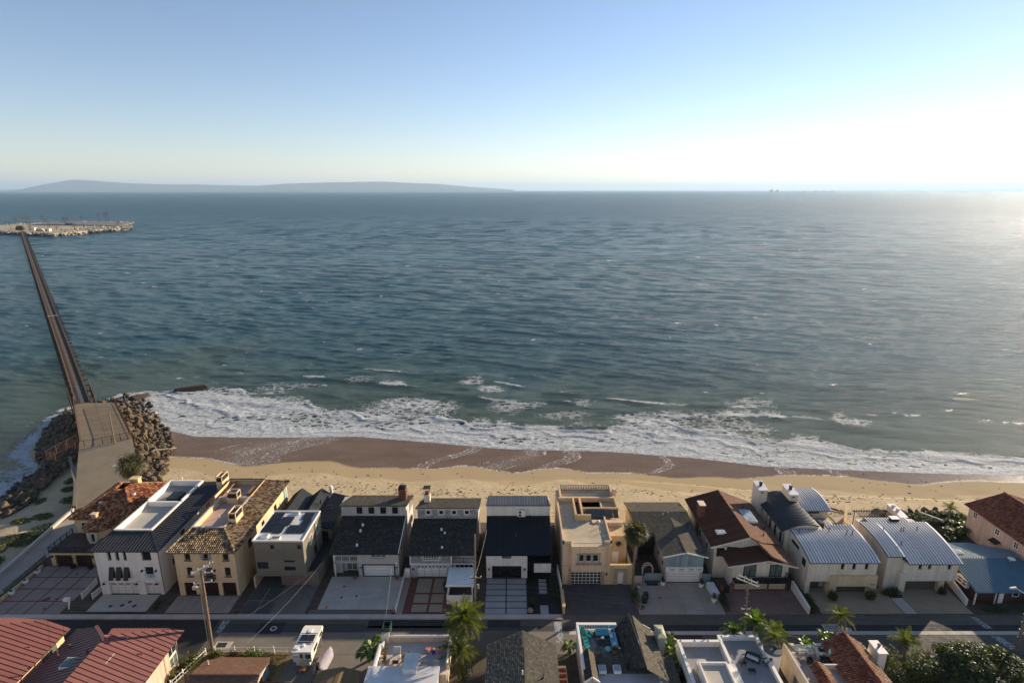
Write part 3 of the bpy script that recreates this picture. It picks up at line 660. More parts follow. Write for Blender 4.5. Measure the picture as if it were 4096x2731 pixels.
def arc(q0, z0, q1, z1, bulge, n=10):
    return [(q0 + (q1 - q0) * t, z0 + (z1 - z0) * t + bulge * 4 * t * (1 - t)) for t in [i / n for i in range(n + 1)]]
def frustum_roof(parent, x0, x1, y0, y1, z0, ix0, ix1, iy0, iy1, z1, kind, m, **kw):
    E_ = [(x0, y0), (x1, y0), (x1, y1), (x0, y1)]; I = [(ix0, iy0), (ix1, iy0), (ix1, iy1), (ix0, iy1)]
    for k in range(4):
        k2 = (k + 1) % 4; roof_face(parent, [(*E_[k], z0), (*E_[k2], z0), (*I[k2], z1), (*I[k], z1)], kind, m, **kw)
def skylight(parent, x0, x1, y0, y1, z, m=SKYL, fm=WTRIM, h=0.16, slope=0.0):
    b = MB().hull8([(x0, y0, z - .1), (x1, y0, z - .1), (x1, y1, z - .1 + slope), (x0, y1, z - .1 + slope), (x0, y0, z + h), (x1, y0, z + h), (x1, y1, z + h + slope), (x0, y1, z + h + slope)]); s = b.build('skylight', fm, parent)
    e = 0.08; MB().hull8([(x0 + e, y0 + e, z + h), (x1 - e, y0 + e, z + h), (x1 - e, y1 - e, z + h + slope), (x0 + e, y1 - e, z + h + slope), (x0 + e, y0 + e, z + h + .03), (x1 - e, y0 + e, z + h + .03), (x1 - e, y1 - e, z + h + .03 + slope), (x0 + e, y1 - e, z + h + .03 + slope)]).build('pane', m, s)
    return s
def drain(parent, x, y, z0, z1, m=DARKM): return MB().tube([(x, y, z0), (x, y, z1)], 0.05, 6).build('downpipe', m, parent)

G = 3.5
# ---------------------------------------------------- 1: tile-roofed beige house with the garage deck
h = thing('beach_house', 'beige beach house with orange clay tile hip roof and brown deck over its garage', 'house', (-72, 81, G), 'houses along the beach')
body(h, -75.9, -68.6, 80.8, 86.0, G - .1, 6.1, CREAMY, [(-75.2, -72.4, G, 5.6), (-71.9, -69.2, G, 5.6)])
for a, b_ in ((-75.2, -72.4), (-71.9, -69.2)): gdoor(h, a, b_, G, 5.6, 81.05, MAROON, 4, 4)
lamp_box(h, -75.55, 80.8, 5.2); lamp_box(h, -68.95, 80.8, 5.2)
for i in range(18): b = MB(); b.cur = rnd.random(); b.box(-76.0 + i * .42, -76.0 + i * .42 + .40, 80.6, 86.1, 6.1, 6.22).build('deck_board', DECKB, h)
railing(h, [(-75.9, 86.0), (-75.9, 80.7), (-68.7, 80.7), (-68.7, 85.0)], 6.22, 0.95, BLACKM, 1.45, 0.16)
body(h, -75.3, -66.2, 86.1, 98.0, G, 9.0, CREAMY)
for a in (-74.2, -73.2): window(h, 'F', 86.1, a, a + 0.85, 6.3, 8.3, WTRIM, GLASS, 1, 1)
MB().hull8([(-72.0, 85.5, 6.2), (-70.4, 85.5, 6.2), (-70.4, 86.1, 6.2), (-72.0, 86.1, 6.2), (-71.9, 85.6, 8.0), (-70.9, 85.6, 8.0), (-70.9, 86.1, 8.0), (-71.9, 86.1, 8.0)]).box(-71.8, -71.0, 85.55, 86.15, 8.0, 10.0).build('chimney', CREAMY, h)
MB().box(-71.9, -70.9, 85.45, 86.25, 10.0, 10.2).build('chimney_cap', CREAM, h)
rx0, rx1, ry0, ry1, ze, zr = -75.9, -65.0, 85.7, 98.4, 9.05, 11.6
roof_face(h, [(rx0, ry0, ze), (rx1, ry0, ze), (-69.6, 91.6, zr), (-71.4, 91.6, zr)], 'tile', TERRA, course=0.42, sh=0.36)
roof_face(h, [(rx0, ry1, ze), (rx0, ry0, ze), (-71.4, 91.6, zr), (-71.4, 93.4, zr)], 'tile', TERRA, course=0.42, sh=0.36)
roof_face(h, [(rx1, ry0, ze), (rx1, ry1, ze), (-69.6, 93.4, zr), (-69.6, 91.6, zr)], 'tile', TERRA, course=0.42, sh=0.36)
roof_face(h, [(rx1, ry1, ze), (rx0, ry1, ze), (-71.4, 93.4, zr), (-69.6, 93.4, zr)], 'tile', TERRA, course=0.42, sh=0.36)
for a, b_ in (((rx0, ry0, ze + .1), (-71.4, 91.6, zr + .12)), ((rx1, ry0, ze + .1), (-69.6, 91.6, zr + .12)), ((-71.4, 91.6, zr + .12), (-71.4, 93.4, zr + .12))): ridge_cap(h, a, b_, TERRA, 0.16, True)
c_ = [(-69.9 + 2.3 * math.cos(t), 84.9 + 2.1 * math.sin(t)) for t in [R(-112.5 + 45 * i) for i in range(8)]]
MB().ext([(x, y, 6.0) for x, y in c_], (0, 0, 2.7)).build('turret_wall', CREAMY, h)
for i in range(8):
    a, b_ = c_[i], c_[(i + 1) % 8]; s = 1.18; q = lambda p: ((p[0] + 69.9) * s - 69.9, (p[1] - 84.9) * s + 84.9)
    roof_face(h, [(*q(a), 8.65), (*q(b_), 8.65), (-69.9, 84.9, 9.9)], 'tile', TERRA, course=0.4, sh=0.36, thick=0.1)
    ridge_cap(h, (*q(a), 8.75), (-69.9, 84.9, 10.0), TERRA, 0.1, True)
window(h, 'F', 83.0, -70.35, -69.65, 6.6, 8.2, WTRIM, GLASS, proud=0.1)
for a in (-70.8, -69.6): MB().box(a, a + .4, 82.85, 82.93, 6.6, 8.2).build('shutter', GREYW, h)
chimney(h, -70.5, -69.0, 94.2, 95.2, 9, 12.0, CREAMY, CREAM)
for p in ((-72.6, 88.7, 10.3), (-68.1, 90.6, 10.75)): skylight(h, p[0], p[0] + .6, p[1], p[1] + .5, p[2] + .2, SKYL, WTRIM, .1)

# ---------------------------------------------------- 2: white house, charcoal seamed roof round two terraces
h = thing('beach_house', 'white three storey house with charcoal seamed roof and three black bottom-hinged shutters', 'house', (-58, 74, G), 'houses along the beach')
holes = [(-60.95, -60.4, 9.5, 11.0), (-59.75, -59.2, 9.5, 11.0), (-58.6, -58.1, 9.5, 11.0), (-55.8, -54.4, 9.5, 11.0), (-55.7, -54.4, 6.5, 8.4), (-61.6, -57.2, G, 5.6), (-56.1, -53.9, G, 5.6)]
body(h, -62.9, -53.3, 74.0, 94.2, G - .1, 11.3, WHITE, holes, 0.3)
for a in (-60.95, -59.75, -58.6): window(h, 'F', 74.0, a, a + .52, 9.5, 11.0, DARKM, GLASS, 1, 1, 0.06, 0.05, 0.28)
window(h, 'F', 74.0, -55.8, -54.4, 9.5, 11.0, DARKM, GLASS, 2, 2, 0.08, 0.05, 0.28); window(h, 'F', 74.0, -55.7, -54.4, 6.5, 8.4, DARKM, GLASS, 2, 1, 0.1, 0.05, 0.28)
for a in (-61.0, -59.9, -58.75):
    MB().hull8([(a, 73.3, 6.5), (a + .72, 73.3, 6.5), (a + .72, 73.34, 6.5), (a, 73.34, 6.5), (a, 73.93, 8.4), (a + .72, 73.93, 8.4), (a + .72, 73.98, 8.4), (a, 73.98, 8.4)]).build('shutter', BLACKM, h)
    MB().box(a + .03, a + .69, 73.97, 73.995, 6.5, 8.3).build('window', GLASS, h); MB().bar((a + .7, 73.98, 6.7), (a + .7, 73.35, 6.6), 0.03).build('shutter_stay', BLACKM, h)
MB().box(-55.95, -54.15, 73.86, 73.88, 6.2, 7.3).build('glass_balustrade', CLEAR, h)
for x in (-56.1, -54.0): lamp_box(h, x, 74.0, 7.6)
gdoor(h, -61.6, -57.2, G, 5.5, 74.26, WHITE, 4, 4, lights=4); gdoor(h, -56.1, -53.9, G, 5.5, 74.26, WHITE, 4, 2, lights=2)
for x in (-62.0, -57.0, -54.0): MB().tube([(x, 74, 5.9), (x, 73.7, 6.05), (x, 73.5, 5.95)], 0.025, 6).lathe((x, 73.5, 5.7), [(0.22, 0), (0.08, 0.12), (0.04, 0.25)], 10).build('barn_lamp', BLACKM, h)
digits(h, '5696', -62.35, 73.97, 5.35, 0.32, DARKM)
frustum_roof(h, -63.4, -52.9, 73.55, 94.6, 11.35, -62.0, -56.3, 77.8, 93.0, 12.15, 'seam', CHARC, w=0.5)
for p in (((-63.4, 73.55, 11.4), (-62.0, 77.8, 12.2)), ((-52.9, 73.55, 11.4), (-56.3, 77.8, 12.2))): ridge_cap(h, p[0], p[1], CHARC, 0.12)
parapet(h, -62.1, -56.2, 77.7, 86.0, 11.5, 12.35, WTRIM, 0.2, mat('terrace_boards', (0.42, 0.41, 0.37), 0.8, 0.08), WTRIM, 'FLRB')
parapet(h, -62.1, -56.2, 86.2, 93.0, 11.5, 12.5, WTRIM, 0.2, GREYFL, WTRIM, 'LRB')
for i in range(16): MB().box(-62.1 + .2, -62.1 + .23, 77.9 + i * .5, 77.95 + i * .5, 11.55, 12.3).build('batten', WTRIM, h)
MB().box(-59.6, -57.6, 87.2, 89.6, 11.55, 12.2).build('spa_cover', DARKM, h)
drain(h, -53.2, 73.9, G, 11.2, DARKM)
for i, y in enumerate((77, 80, 84, 88, 91)): window(h, 'R', -53.3, y, y + 1.0, 9.7 if i % 2 else 6.6, 10.5 if i % 2 else 7.6, DARKM)
vent(h, -58.6, 76.0, 11.85, .35, DARKM); vent(h, -57.3, 76.6, 12.0, .3, DARKM); vent(h, -54.9, 82, 11.9, .5); vent(h, -60.3, 93.5, 12, 1.0, WTRIM, .08)

# ---------------------------------------------------- 3: yellow stucco house with the clay tile skirt roof
h = thing('beach_house', 'yellow stucco three storey house with brown barrel tile roof round a pink terrace', 'house', (-46, 74, G), 'houses along the beach')
holes = [(-49.25, -48.35, 9.7, 11.15), (-46.4, -45.65, 9.9, 11.15), (-43.5, -42.6, 9.7, 11.15), (-49.25, -48.35, 6.9, 8.5), (-46.5, -45.3, 6.4, 8.5), (-43.5, -42.6, 6.9, 8.45), (-50.0, -47.7, G, 5.8), (-47.1, -44.8, G, 5.8), (-44.2, -42.1, G, 5.8)]
body(h, -50.8, -41.6, 73.8, 94.0, G - .1, 11.3, CREAM, holes, 0.3)
for x0, x1, z0, z1 in holes[:6]: window(h, 'F', 73.8, x0, x1, z0, z1, WOODD, GLASS if x0 != -46.5 else GLASSG, 2, 1, 0.07, 0.05, 0.28, sill=WOODD)
for x in (-46.8, -45.62): MB().box(x, x + .36, 73.68, 73.76, 9.9, 11.15).build('shutter', BLUEW, h)
for x0, x1, z0, z1 in holes[6:]: gdoor(h, x0, x1, z0, z1, 74.04, MAROON, 4, 3)
MB().box(-46.9, -45.0, 73.25, 73.8, 6.25, 6.4).build('balcony_slab', CREAM, h); railing(h, [(-46.85, 73.78), (-46.85, 73.3), (-45.05, 73.3), (-45.05, 73.78)], 6.4, 0.9, BLACKM, 1.9, 0.12, 'balcony_railing')
lamp_box(h, -44.95, 73.8, 7.8); drain(h, -41.55, 73.7, G, 11.2, BLUEW)
frustum_roof(h, -51.5, -41.2, 73.2, 94.6, 11.35, -50.2, -45.2, 78.3, 93.2, 12.3, 'tile', MISS, course=0.42, sh=0.34)
for p in (((-51.5, 73.2, 11.5), (-50.2, 78.3, 12.4)), ((-41.2, 73.2, 11.5), (-45.2, 78.3, 12.4)), ((-41.2, 94.6, 11.5), (-45.2, 93.2, 12.4))): ridge_cap(h, p[0], p[1], MISS, 0.16, True)
for i in range(14): MB().box(-51.1 + i * .74, -50.98 + i * .74, 73.25, 73.8, 11.1, 11.3).build('rafter_tail', WOODD, h)
parapet(h, -50.3, -45.1, 78.2, 87.4, 11.5, 12.45, CREAM, 0.22, PINKFL, GREYW, 'FLRB'); parapet(h, -51.5, -45.1, 87.5, 93.4, 11.4, 12.6, CREAM, 0.22, PINKFL, WOODD, 'BLR')
chimney(h, -48.8, -47.0, 86.6, 88.0, 11, 13.6, CREAM, None, None, True); chimney(h, -45.2, -44.0, 79.8, 82.2, 11.2, 13.9, CREAM, None, None, True); chimney(h, -53.0, -51.9, 91.4, 93.8, 9, 14.0, CREAM, None, None, True)
MB().box(-46.2, -45.7, 88.3, 90.8, 11.45, 12.6).build('bench', WOODM, h)
vent(h, -48.1, 82.4, 11.5, 0.7, WTRIM)
for i, y in enumerate((78, 83, 88)): window(h, 'R', -41.6, y, y + 1.0, 8.8, 10.2, WOODD)
MB().box(-41.58, -41.5, 92.5, 93.6, 8.5, 10.9).build('shutter', BLUEW, h)

# ---------------------------------------------------- 4: taupe box with roof solar heating panels, dark gables behind
h = thing('beach_house', 'taupe cube house with white flat roof covered in black solar heating panels', 'house', (-35, 75, G), 'houses along the beach')
body(h, -39.2, -31.7, 74.9, 83.0, 6.1, 12.2, TAUPE, [(-39.0, -37.3, 7.4, 8.6), (-36.7, -36.1, 10.9, 11.6), (-32.6, -31.95, 10.9, 11.6), (-34.9, -33.2, 8.55, 8.9), (-34.9, -33.2, 7.1, 7.8)], 0.25)
for x0, x1, z0, z1 in ((-39.0, -37.3, 7.4, 8.6), (-36.7, -36.1, 10.9, 11.6), (-32.6, -31.95, 10.9, 11.6), (-34.9, -33.2, 8.55, 8.9), (-34.9, -33.2, 7.1, 7.8)): window(h, 'F', 74.9, x0, x1, z0, z1, BLACKM, GLASS, 1, 1, .05, .05, .22)
for i in range(24): x = -39.1 + i * .31; MB().box(x, x + .02, 74.87, 74.9, 6.1, 7.05).box(x, x + .02, 74.87, 74.9, 8.95, 10.85).build('panel_joint', TAUPE, h)
body(h, -36.2, -31.7, 76.2, 83, G - .1, 6.09, TAUPE); body(h, -31.69, -30.3, 76.0, 90, G - .1, 6.3, TAUPE)
gdoor(h, -35.6, -30.6, G, 5.7, 76.1, mat('plum_door', (0.22, 0.15, 0.13), .7, .05), 4, 1)
body(h, -39.2, -36.3, 79.0, 83, G, 6.09, WOODM, name='entry_wall'); MB().box(-38.1, -37.0, 78.9, 79.0, G, 5.6).build('front_door', WOODM, h); MB().box(-40.2, -39.9, 75.5, 82, G - .1, 5.4).build('garden_wall', CREAM, h)
MB().box(-31.68, -30.2, 75.8, 90, 6.3, 6.42).build('side_roof', CHARC, h)
parapet(h, -39.3, -31.6, 74.8, 83.1, 12.2, 12.42, WTRIM, 0.16, WHTFL, None, name='parapet', fname='flat_roof')
for x0, y0, x1, y1 in ((-39.0, 80.6, -37.2, 82.5), (-39.0, 78.9, -37.2, 80.5), (-39.0, 77.2, -37.2, 78.8), (-37.1, 79.0, -35.2, 81.3), (-37.1, 76.9, -35.7, 78.9), (-35.1, 76.9, -33.6, 79.0), (-33.9, 80.6, -32.3, 82.5), (-33.5, 79.1, -32.2, 80.5), (-33.5, 76.9, -32.2, 79.0)):
    b = MB(); b.cur = rnd.random(); z0 = 12.3
    for k in range(4): a = y0 + (y1 - y0) * k / 4; e = y0 + (y1 - y0) * (k + .94) / 4; b.hull8([(x0, a, z0), (x1, a, z0), (x1, e, z0), (x0, e, z0), (x0, a, z0 + .05), (x1, a, z0 + .05), (x1, e, z0 + .1), (x0, e, z0 + .1)])
    b.build('solar_mat', SOLAR, h)
skylight(h, -38.3, -37.3, 75.6, 76.5, 12.35, SKYL, WTRIM, .12); skylight(h, -36.6, -35.3, 75.2, 75.9, 12.35, GLASSG, WTRIM, .12); skylight(h, -36.0, -34.8, 82.0, 82.6, 12.35, GLASSG, WTRIM, .12)
for y in (77.5, 80.6): window(h, 'R', -31.7, y, y + 1.3, 9.6, 11.1, WTRIM, GLASSG)
window(h, 'R', -31.7, 79, 79.8, 7, 8.4, BLACKM); drain(h, -31.62, 79.9, 6.4, 12.1)
body(h, -41.0, -30.4, 84.0, 94.5, G - .1, 8.3, TAUPE)
for xp, hw in ((-39.0, 1.9), (-35.3, 1.9)):
    yb, yf, z0, z1 = 94.8, 84.6, 8.4, 9.9
    roof_face(h, [(xp - hw, yb, z0), (xp - hw, yf, z0), (xp, yf, z1), (xp, yb, z1)], 'seam', CHARC, w=0.48)
    roof_face(h, [(xp + hw, yf, z0), (xp + hw, yb, z0), (xp, yb, z1), (xp, yf, z1)], 'seam', CHARC, w=0.48)
    MB().ext([(xp - hw + .15, yf + .1, 8.2), (xp + hw - .15, yf + .1, 8.2), (xp, yf + .1, z1 - .2)], (0, .2, 0)).ext([(xp - hw + .15, yb - .4, 8.2), (xp + hw - .15, yb - .4, 8.2), (xp, yb - .4, z1 - .2)], (0, .2, 0)).build('gable_wall', WTRIM, h)
roof_face(h, [(-30.2, 83.8, 8.5), (-30.2, 94.3, 8.5), (-33.2, 94.3, 9.3), (-33.2, 83.8, 9.3)], 'seam', BLKROOF, w=0.5, rib=BLKROOF)
MB().box(-33.1, -30.4, 83.9, 84.1, G, 8.4).build('wall', TAUPE, h); window(h, 'F', 83.9, -32.8, -31.0, 6.0, 8.0, BLACKM, GLASS, 2)
for p in ((-40.8, 91, 9.0), (-34.2, 90.3, 9.6), (-32.0, 89, 9.3)): vent(h, *p, .5, DARKM, .09, True)
MB().lathe((-33.8, 95, 8.5), [(0.35, 0), (0.3, 1.2), (0.45, 1.3), (0.2, 1.8)], 10).build('flue', WTRIM, h)

# ---------------------------------------------------- 5: grey house, dark shingle roof, clerestory behind
def shedroof_house(h, x0, x1, yf, yr, ze, zr, over, wallm, shm, ov=0.5):
    roof_face(h, [(x0 - over, yf, ze), (x1 + over, yf, ze), (x1 + over * .8, yr, zr), (x0 - over * .8, yr, zr)], 'shingle', shm, course=0.26, sh=0.32, thick=0.2)
h = thing('beach_house', 'grey house with dark shingle roof and plain white garage door beside the broad concrete drive', 'house', (-23, 78, G), 'houses along the beach')
body(h, -24.6, -18.1, 78.2, 84.6, G - .1, 8.2, GREYW, [(-23.8, -18.9, G, 5.6), (-22.5, -20.1, 6.85, 7.9)], .25)
MB().ext([(-18.35, 78.3, 8.3), (-18.35, 84.6, 8.3), (-18.35, 84.6, 10.0)], (.25, 0, 0)).ext([(-28.3, 79.6, 8.0), (-28.3, 84.6, 8.0), (-28.3, 84.6, 10.0)], (.25, 0, 0)).build('gable_wall', WHITE, h)
body(h, -28.6, -24.61, 79.6, 84.6, G - .1, 8.2, GREYW, [(-26.9, -25.2, G, 5.5)], .2); body(h, -28.5, -24.62, 78.3, 79.59, 5.9, 6.2, GREYW, name='balcony_floor')
railing(h, [(-28.5, 79.4), (-28.5, 78.35), (-24.65, 78.35)], 6.2, 1.0, WTRIM, 1.3, 0.3, 'balcony_railing'); MB().box(-28.5, -28.3, 78.3, 78.5, G, 8.1).build('post', WTRIM, h)
window(h, 'F', 79.6, -26.9, -25.2, G + .1, 5.5, WTRIM, GLASSG, 2, 1, .08, .05, .18, name='sliding_door')
gdoor(h, -23.8, -18.9, G, 5.55, 78.42, WTRIM, 4, 1); window(h, 'F', 78.2, -22.5, -20.1, 6.85, 7.85, WTRIM, GLASSG, 3, 1, .08, .05, .22)
b = MB()
for a in ((-23.98, -23.8, G, 5.6), (-18.9, -18.72, G, 5.6), (-23.98, -18.72, 5.6, 5.78)): b.box(a[0], a[1], 78.14, 78.2, a[2], a[3])
b.build('door_trim', DARKM, h)
for x in (-24.2, -18.5): lamp_box(h, x, 78.2, 5.0, mat('brass', (.4, .28, .1), .4, .1))
lamp_box(h, -18.45, 78.2, 6.1, WTRIM); MB().box(-28.9, -28.6, 79.3, 79.6, G, 5.4).box(-28.9, -27.4, 79.1, 79.3, G, 5.6).build('side_gate', GREYW, h)
shedroof_house(h, -28.4, -18.1, 77.2, 84.9, 8.35, 10.3, 0.35, GREYW, SHIN1)
MB().bar((-17.85, 77.2, 8.4), (-17.9, 84.9, 10.35), 0.1, 0.25).build('fascia', WTRIM, h)
for p in ((-24.7, 82.6, 9.85), (-24.8, 81.4, 9.55), (-24.7, 78.6, 8.8)): MB().box(p[0] - .15, p[0] + .15, p[1], p[1] + .25, p[2] - .2, p[2] + .35).build('roof_vent', WTRIM, h)
body(h, -28.8, -17.9, 84.91, 87.5, G, 12.4, GREYW); body(h, -28.6, -17.9, 87.51, 91.0, G, 9.0, GREYW)
for x in (-26.2, -24.2, -22.2, -20.2): window(h, 'F', 84.9, x, x + .95, 10.75, 11.95, DARKM, GLASS, 2 if x < -26 else 1, 1, .1, .06)
roof_face(h, [(-29.0, 84.4, 12.55), (-17.7, 84.4, 12.55), (-17.0, 87.9, 12.4), (-27.6, 87.9, 12.4)], 'shingle', SHIN2, course=0.26, sh=0.4, thick=.22)
for k in range(9):
    for j in range(4): b = MB(); b.cur = rnd.random(); o_ = .15 * (k % 2); b.box(-19.35 + j * .32 + o_ * .5, -19.35 + j * .32 + .30 + o_ * .5, 86.25 + .02 * rnd.random(), 87.4, 12.1 + k * .26, 12.34 + k * .26).build('brick', BRICK, h)
MB().box(-19.2, -18.2, 86.35, 87.3, 12, 14.5).build('chimney', BRICK, h); MB().box(-19.3, -18.1, 86.2, 87.4, 14.5, 14.75).box(-19.1, -18.8, 86.5, 87.0, 14.75, 15.0).box(-18.6, -18.3, 86.5, 87.0, 14.75, 15.0).build('chimney_cap', BLACKM, h)
for y in (80, 86.5, 89): window(h, 'R', -18.1 if y < 84 else -17.8, y, y + .9, 6.4, 7.8, WTRIM)

# ---------------------------------------------------- 6: shingle-sided house with dark shingle roof
h = thing('beach_house', 'grey shingle sided house with dark roof and garage door with a row of small panes', 'house', (-11, 78, G), 'houses along the beach')
SIDE = mat('cedar_shingle_siding', (.30, .28, .26), .9, .2, 1.0, tcols=[(.16, .15, .14), (.30, .28, .26), (.40, .38, .35), (.24, .22, .20)])
body(h, -16.2, -9.6, 78.0, 84.4, G - .1, 8.2, GREYW, [(-15.2, -10.5, G, 5.6), (-14.1, -11.6, 6.75, 7.8)], .25)
def siding(parent, x0, x1, z0, z1, y, holes=()):
    b = MB(); z = z0
    while z < z1 - .05:
        x = x0 - rnd.random() * .3
        while x < x1:
            w = rnd.uniform(.16, .34); a, e, hz_ = max(x, x0), min(x + w - .012, x1), min(z + .26, z1)
            if e > a + .02 and not any(a < q[1] and e > q[0] and z < q[3] and hz_ > q[2] for q in holes):
                b.cur = rnd.random(); b.hull8([(a, y - rnd.uniform(.03, .05), z), (e, y - .04, z), (e, y, z), (a, y, z), (a, y - .012, hz_), (e, y - .012, hz_), (e, y, hz_), (a, y, hz_)])
            x += w
        z += .25
    b.build('wall_shingles', SIDE, parent, kind='stuff')
siding(h, -16.15, -9.65, 6.2, 8.2, 77.99, [(-14.3, -11.4, 6.6, 8.0)])
MB().box(-16.3, -9.5, 77.8, 78.0, 5.95, 6.15).build('band_board', WTRIM, h); MB().box(-9.75, -9.55, 77.9, 78.0, 6.15, 8.2).box(-16.25, -16.1, 77.9, 78.0, 6.15, 8.2).build('corner_board', WTRIM, h)
window(h, 'F', 78.0, -14.15, -11.55, 6.7, 7.85, WTRIM, GLASSG, 6, 3, .09, .06, .0); gdoor(h, -15.2, -10.5, G, 5.6, 78.2, WTRIM, 4, 4, lights=8)
lamp_box(h, -15.8, 78.0, 4.9); lamp_box(h, -10.0, 78.0, 4.9)
body(h, -9.59, -6.0, 79.4, 84.4, G - .1, 8.2, OFFW); MB().box(-9.58, -6.0, 78.0, 79.4, 5.85, 6.05).build('balcony_slab', WTRIM, h); railing(h, [(-9.5, 78.1), (-6.0, 78.1)], 6.05, 1.0, BLACKM, 1.75, .35, 'balcony_railing')
window(h, 'F', 79.4, -8.4, -6.6, 6.4, 8.0, WTRIM, GLASS, 4, 2); window(h, 'F', 79.4, -9.2, -6.3, 3.8, 5.6, WTRIM, GLASS, 4, 1)
shedroof_house(h, -16.3, -6.2, 76.9, 84.6, 8.35, 9.95, 0.35, GREYW, SHIN1)
for p in ((-11.6, 81.9, 9.5, .3), (-11.0, 81.2, 9.3, .25), (-11.1, 78.2, 8.7, .25)): MB().box(p[0] - .15, p[0] + .15, p[1], p[1] + .25, p[2] - .2, p[2] + p[3]).build('roof_vent', WTRIM, h)
body(h, -15.9, -5.8, 84.61, 87.3, G, 11.85, GREYW); body(h, -15.9, -5.8, 87.31, 90.6, G, 8.8, GREYW); siding(h, -15.85, -5.85, 9.95, 11.85, 84.6, [(-14.5 + k * 2.16 - .05, -13.7 + k * 2.16 + .15, 10.7, 11.7) for k in range(4)])
for k in range(4): window(h, 'F', 84.6, -14.5 + k * 2.16, -13.65 + k * 2.16, 10.75, 11.6, WTRIM, GLASS, 1, 1, .1, .08)
MB().box(-16.1, -5.6, 84.35, 84.6, 11.8, 11.95).build('eave_board', WTRIM, h)
roof_face(h, [(-16.2, 84.3, 12.1), (-5.5, 84.3, 12.1), (-5.3, 87.7, 11.95), (-15.3, 87.7, 11.95)], 'shingle', SHIN2, course=0.26, sh=0.4, thick=.16)
chimney(h, -15.0, -14.0, 86.2, 87.2, 9, 13.4, OFFW); b = MB()
for x, y in ((-14.95, 86.25), (-14.05, 86.25), (-14.95, 87.15), (-14.05, 87.15)): b.bar((x, y, 13.4), (x, y, 14.6), .05)
b.box(-15.1, -13.9, 86.1, 87.3, 14.6, 14.66).build('chimney_cage', DARKM, h); MB().box(-14.8, -14.2, 86.4, 87, 13.4, 13.9).build('flue', BRICK, h)

# ---------------------------------------------------- 7: black roof farmhouse
h = thing('beach_house', 'white board-and-batten house with large pitch black metal roof and black garage door', 'house', (0, 78, G), 'houses along the beach')
body(h, -4.1, 2.4, 77.8, 84.8, G - .1, 8.1, WHITE, [(-3.2, 1.5, G, 5.75), (-1.6, -.1, 7.1, 8.0)], .25)
for i in range(19):
    x = -4.05 + i * .357
    MB().box(x, x + .05, 77.77, 77.8, 5.8 if -3.3 < x < 1.5 else G, 7.05 if -1.65 < x < -.1 else 8.1).build('batten', WHITE, h)
gdoor(h, -3.2, 1.5, G, 5.75, 78.0, mat('black_glass_door', (.012, .012, .014), .25, .1), 4, 4); window(h, 'F', 77.8, -1.6, -.1, 7.1, 8.0, BLACKM, GLASSG, 2, 1, .07, .05, .2)
for x in (-3.65, 2.05): lamp_box(h, x, 77.8, 5.0)
digits(h, '6246', 1.82, 77.75, 5.3, .28, BLACKM, True)
body(h, 2.41, 6.2, 79.6, 84.8, G - .1, 7.0, BLACKM, name='entry_wall'); body(h, 3.5, 6.2, 77.6, 77.8, 4.7, 6.3, WHITE, name='screen_wall')
for i in range(8): MB().box(3.5 + i * .36, 3.55 + i * .36, 77.57, 77.6, 4.7, 6.3).build('batten', WHITE, h)
body(h, 2.42, 6.4, 77.7, 79.6, 6.3, 6.5, BLACKM, name='porch_roof'); MB().box(2.6, 3.4, 79.5, 79.6, G, 5.8).build('front_door', BLACKM, h)
roof_face(h, [(-4.25, 77.0, 8.3), (6.3, 77.0, 8.3), (6.4, 84.9, 10.3), (-4.25, 84.9, 10.3)], 'seam', BLKROOF, w=0.5, thick=.2, rib=BLKROOF)
MB().ext([(6.1, 77.8, 6.6), (6.1, 84.8, 6.6), (6.1, 84.8, 10.0), (6.1, 77.8, 8.2)], (.1, 0, 0)).ext([(-4.1, 77.8, 8.1), (-4.1, 84.8, 8.1), (-4.1, 84.8, 10.0)], (.1, 0, 0)).build('gable_wall', BLACKM, h)
body(h, -4.3, 6.4, 84.91, 87.4, G - .1, 12.3, WHITE); body(h, -4.3, 6.4, 87.41, 91, G - .1, 8.8, WHITE)
for i in range(30): MB().box(-4.3 + i * .36, -4.26 + i * .36, 84.87, 84.9, 10.35, 12.3).build('batten', WHITE, h)
roof_face(h, [(-4.4, 84.6, 12.5), (6.5, 84.6, 12.5), (6.0, 87.8, 12.4), (-4.1, 87.8, 12.4)], 'seam', mat('mid_grey_metal_roof', (.16, .16, .165), .4, .1, metal=.3, tint=.2), w=.45, thick=.2)
b = MB().box(.95, 2.25, 84.4, 84.86, 10.4, 11.6).build('heat_pump', WTRIM, h); 
for z in (10.72, 11.28): MB().tube([(1.35, 84.37, z), (1.35, 84.41, z)], .22, 14).build('fan', BLACKM, b)
vent(h, 3.0, 84.3, 10.3, .5, BLACKM, .08); vent(h, 6.0, 85.6, 12.4, .4, BLACKM, .09, True); vent(h, .6, 80.4, 9.6, .3, BLACKM)

# ---------------------------------------------------- 8: sandy stucco block with the balustraded roof deck
h = thing('beach_house', 'sand coloured flat roofed house with balustrade, round window and white grid garage door', 'house', (12, 76, G), 'houses along the beach')
body(h, 7.9, 15.3, 76.3, 88.6, G - .1, 10.9, SANDY, [(9.3, 14.0, G, 5.7)], .35)
body(h, 9.2, 14.3, 75.5, 76.29, 6.5, 10.3, SANDY, [(10.3, 11.15, 8.2, 9.4), (11.38, 12.2, 8.2, 9.4), (12.43, 13.3, 8.2, 9.4)], .2, 'bay')
STONE = mat('grey_stone', (.33, .29, .22), .9, .25, 1.4)
for a, b_ in ((10.3, 11.1), (11.38, 12.2), (12.43, 13.3)): window(h, 'F', 75.5, a, b_, 8.2, 9.4, WTRIM, GLASS, 1, 1, .06, .05, .17)
b = MB()
for x in (10.05, 11.15, 12.2, 13.32): b.box(x, x + .22, 75.36, 75.5, 8.0, 9.55)
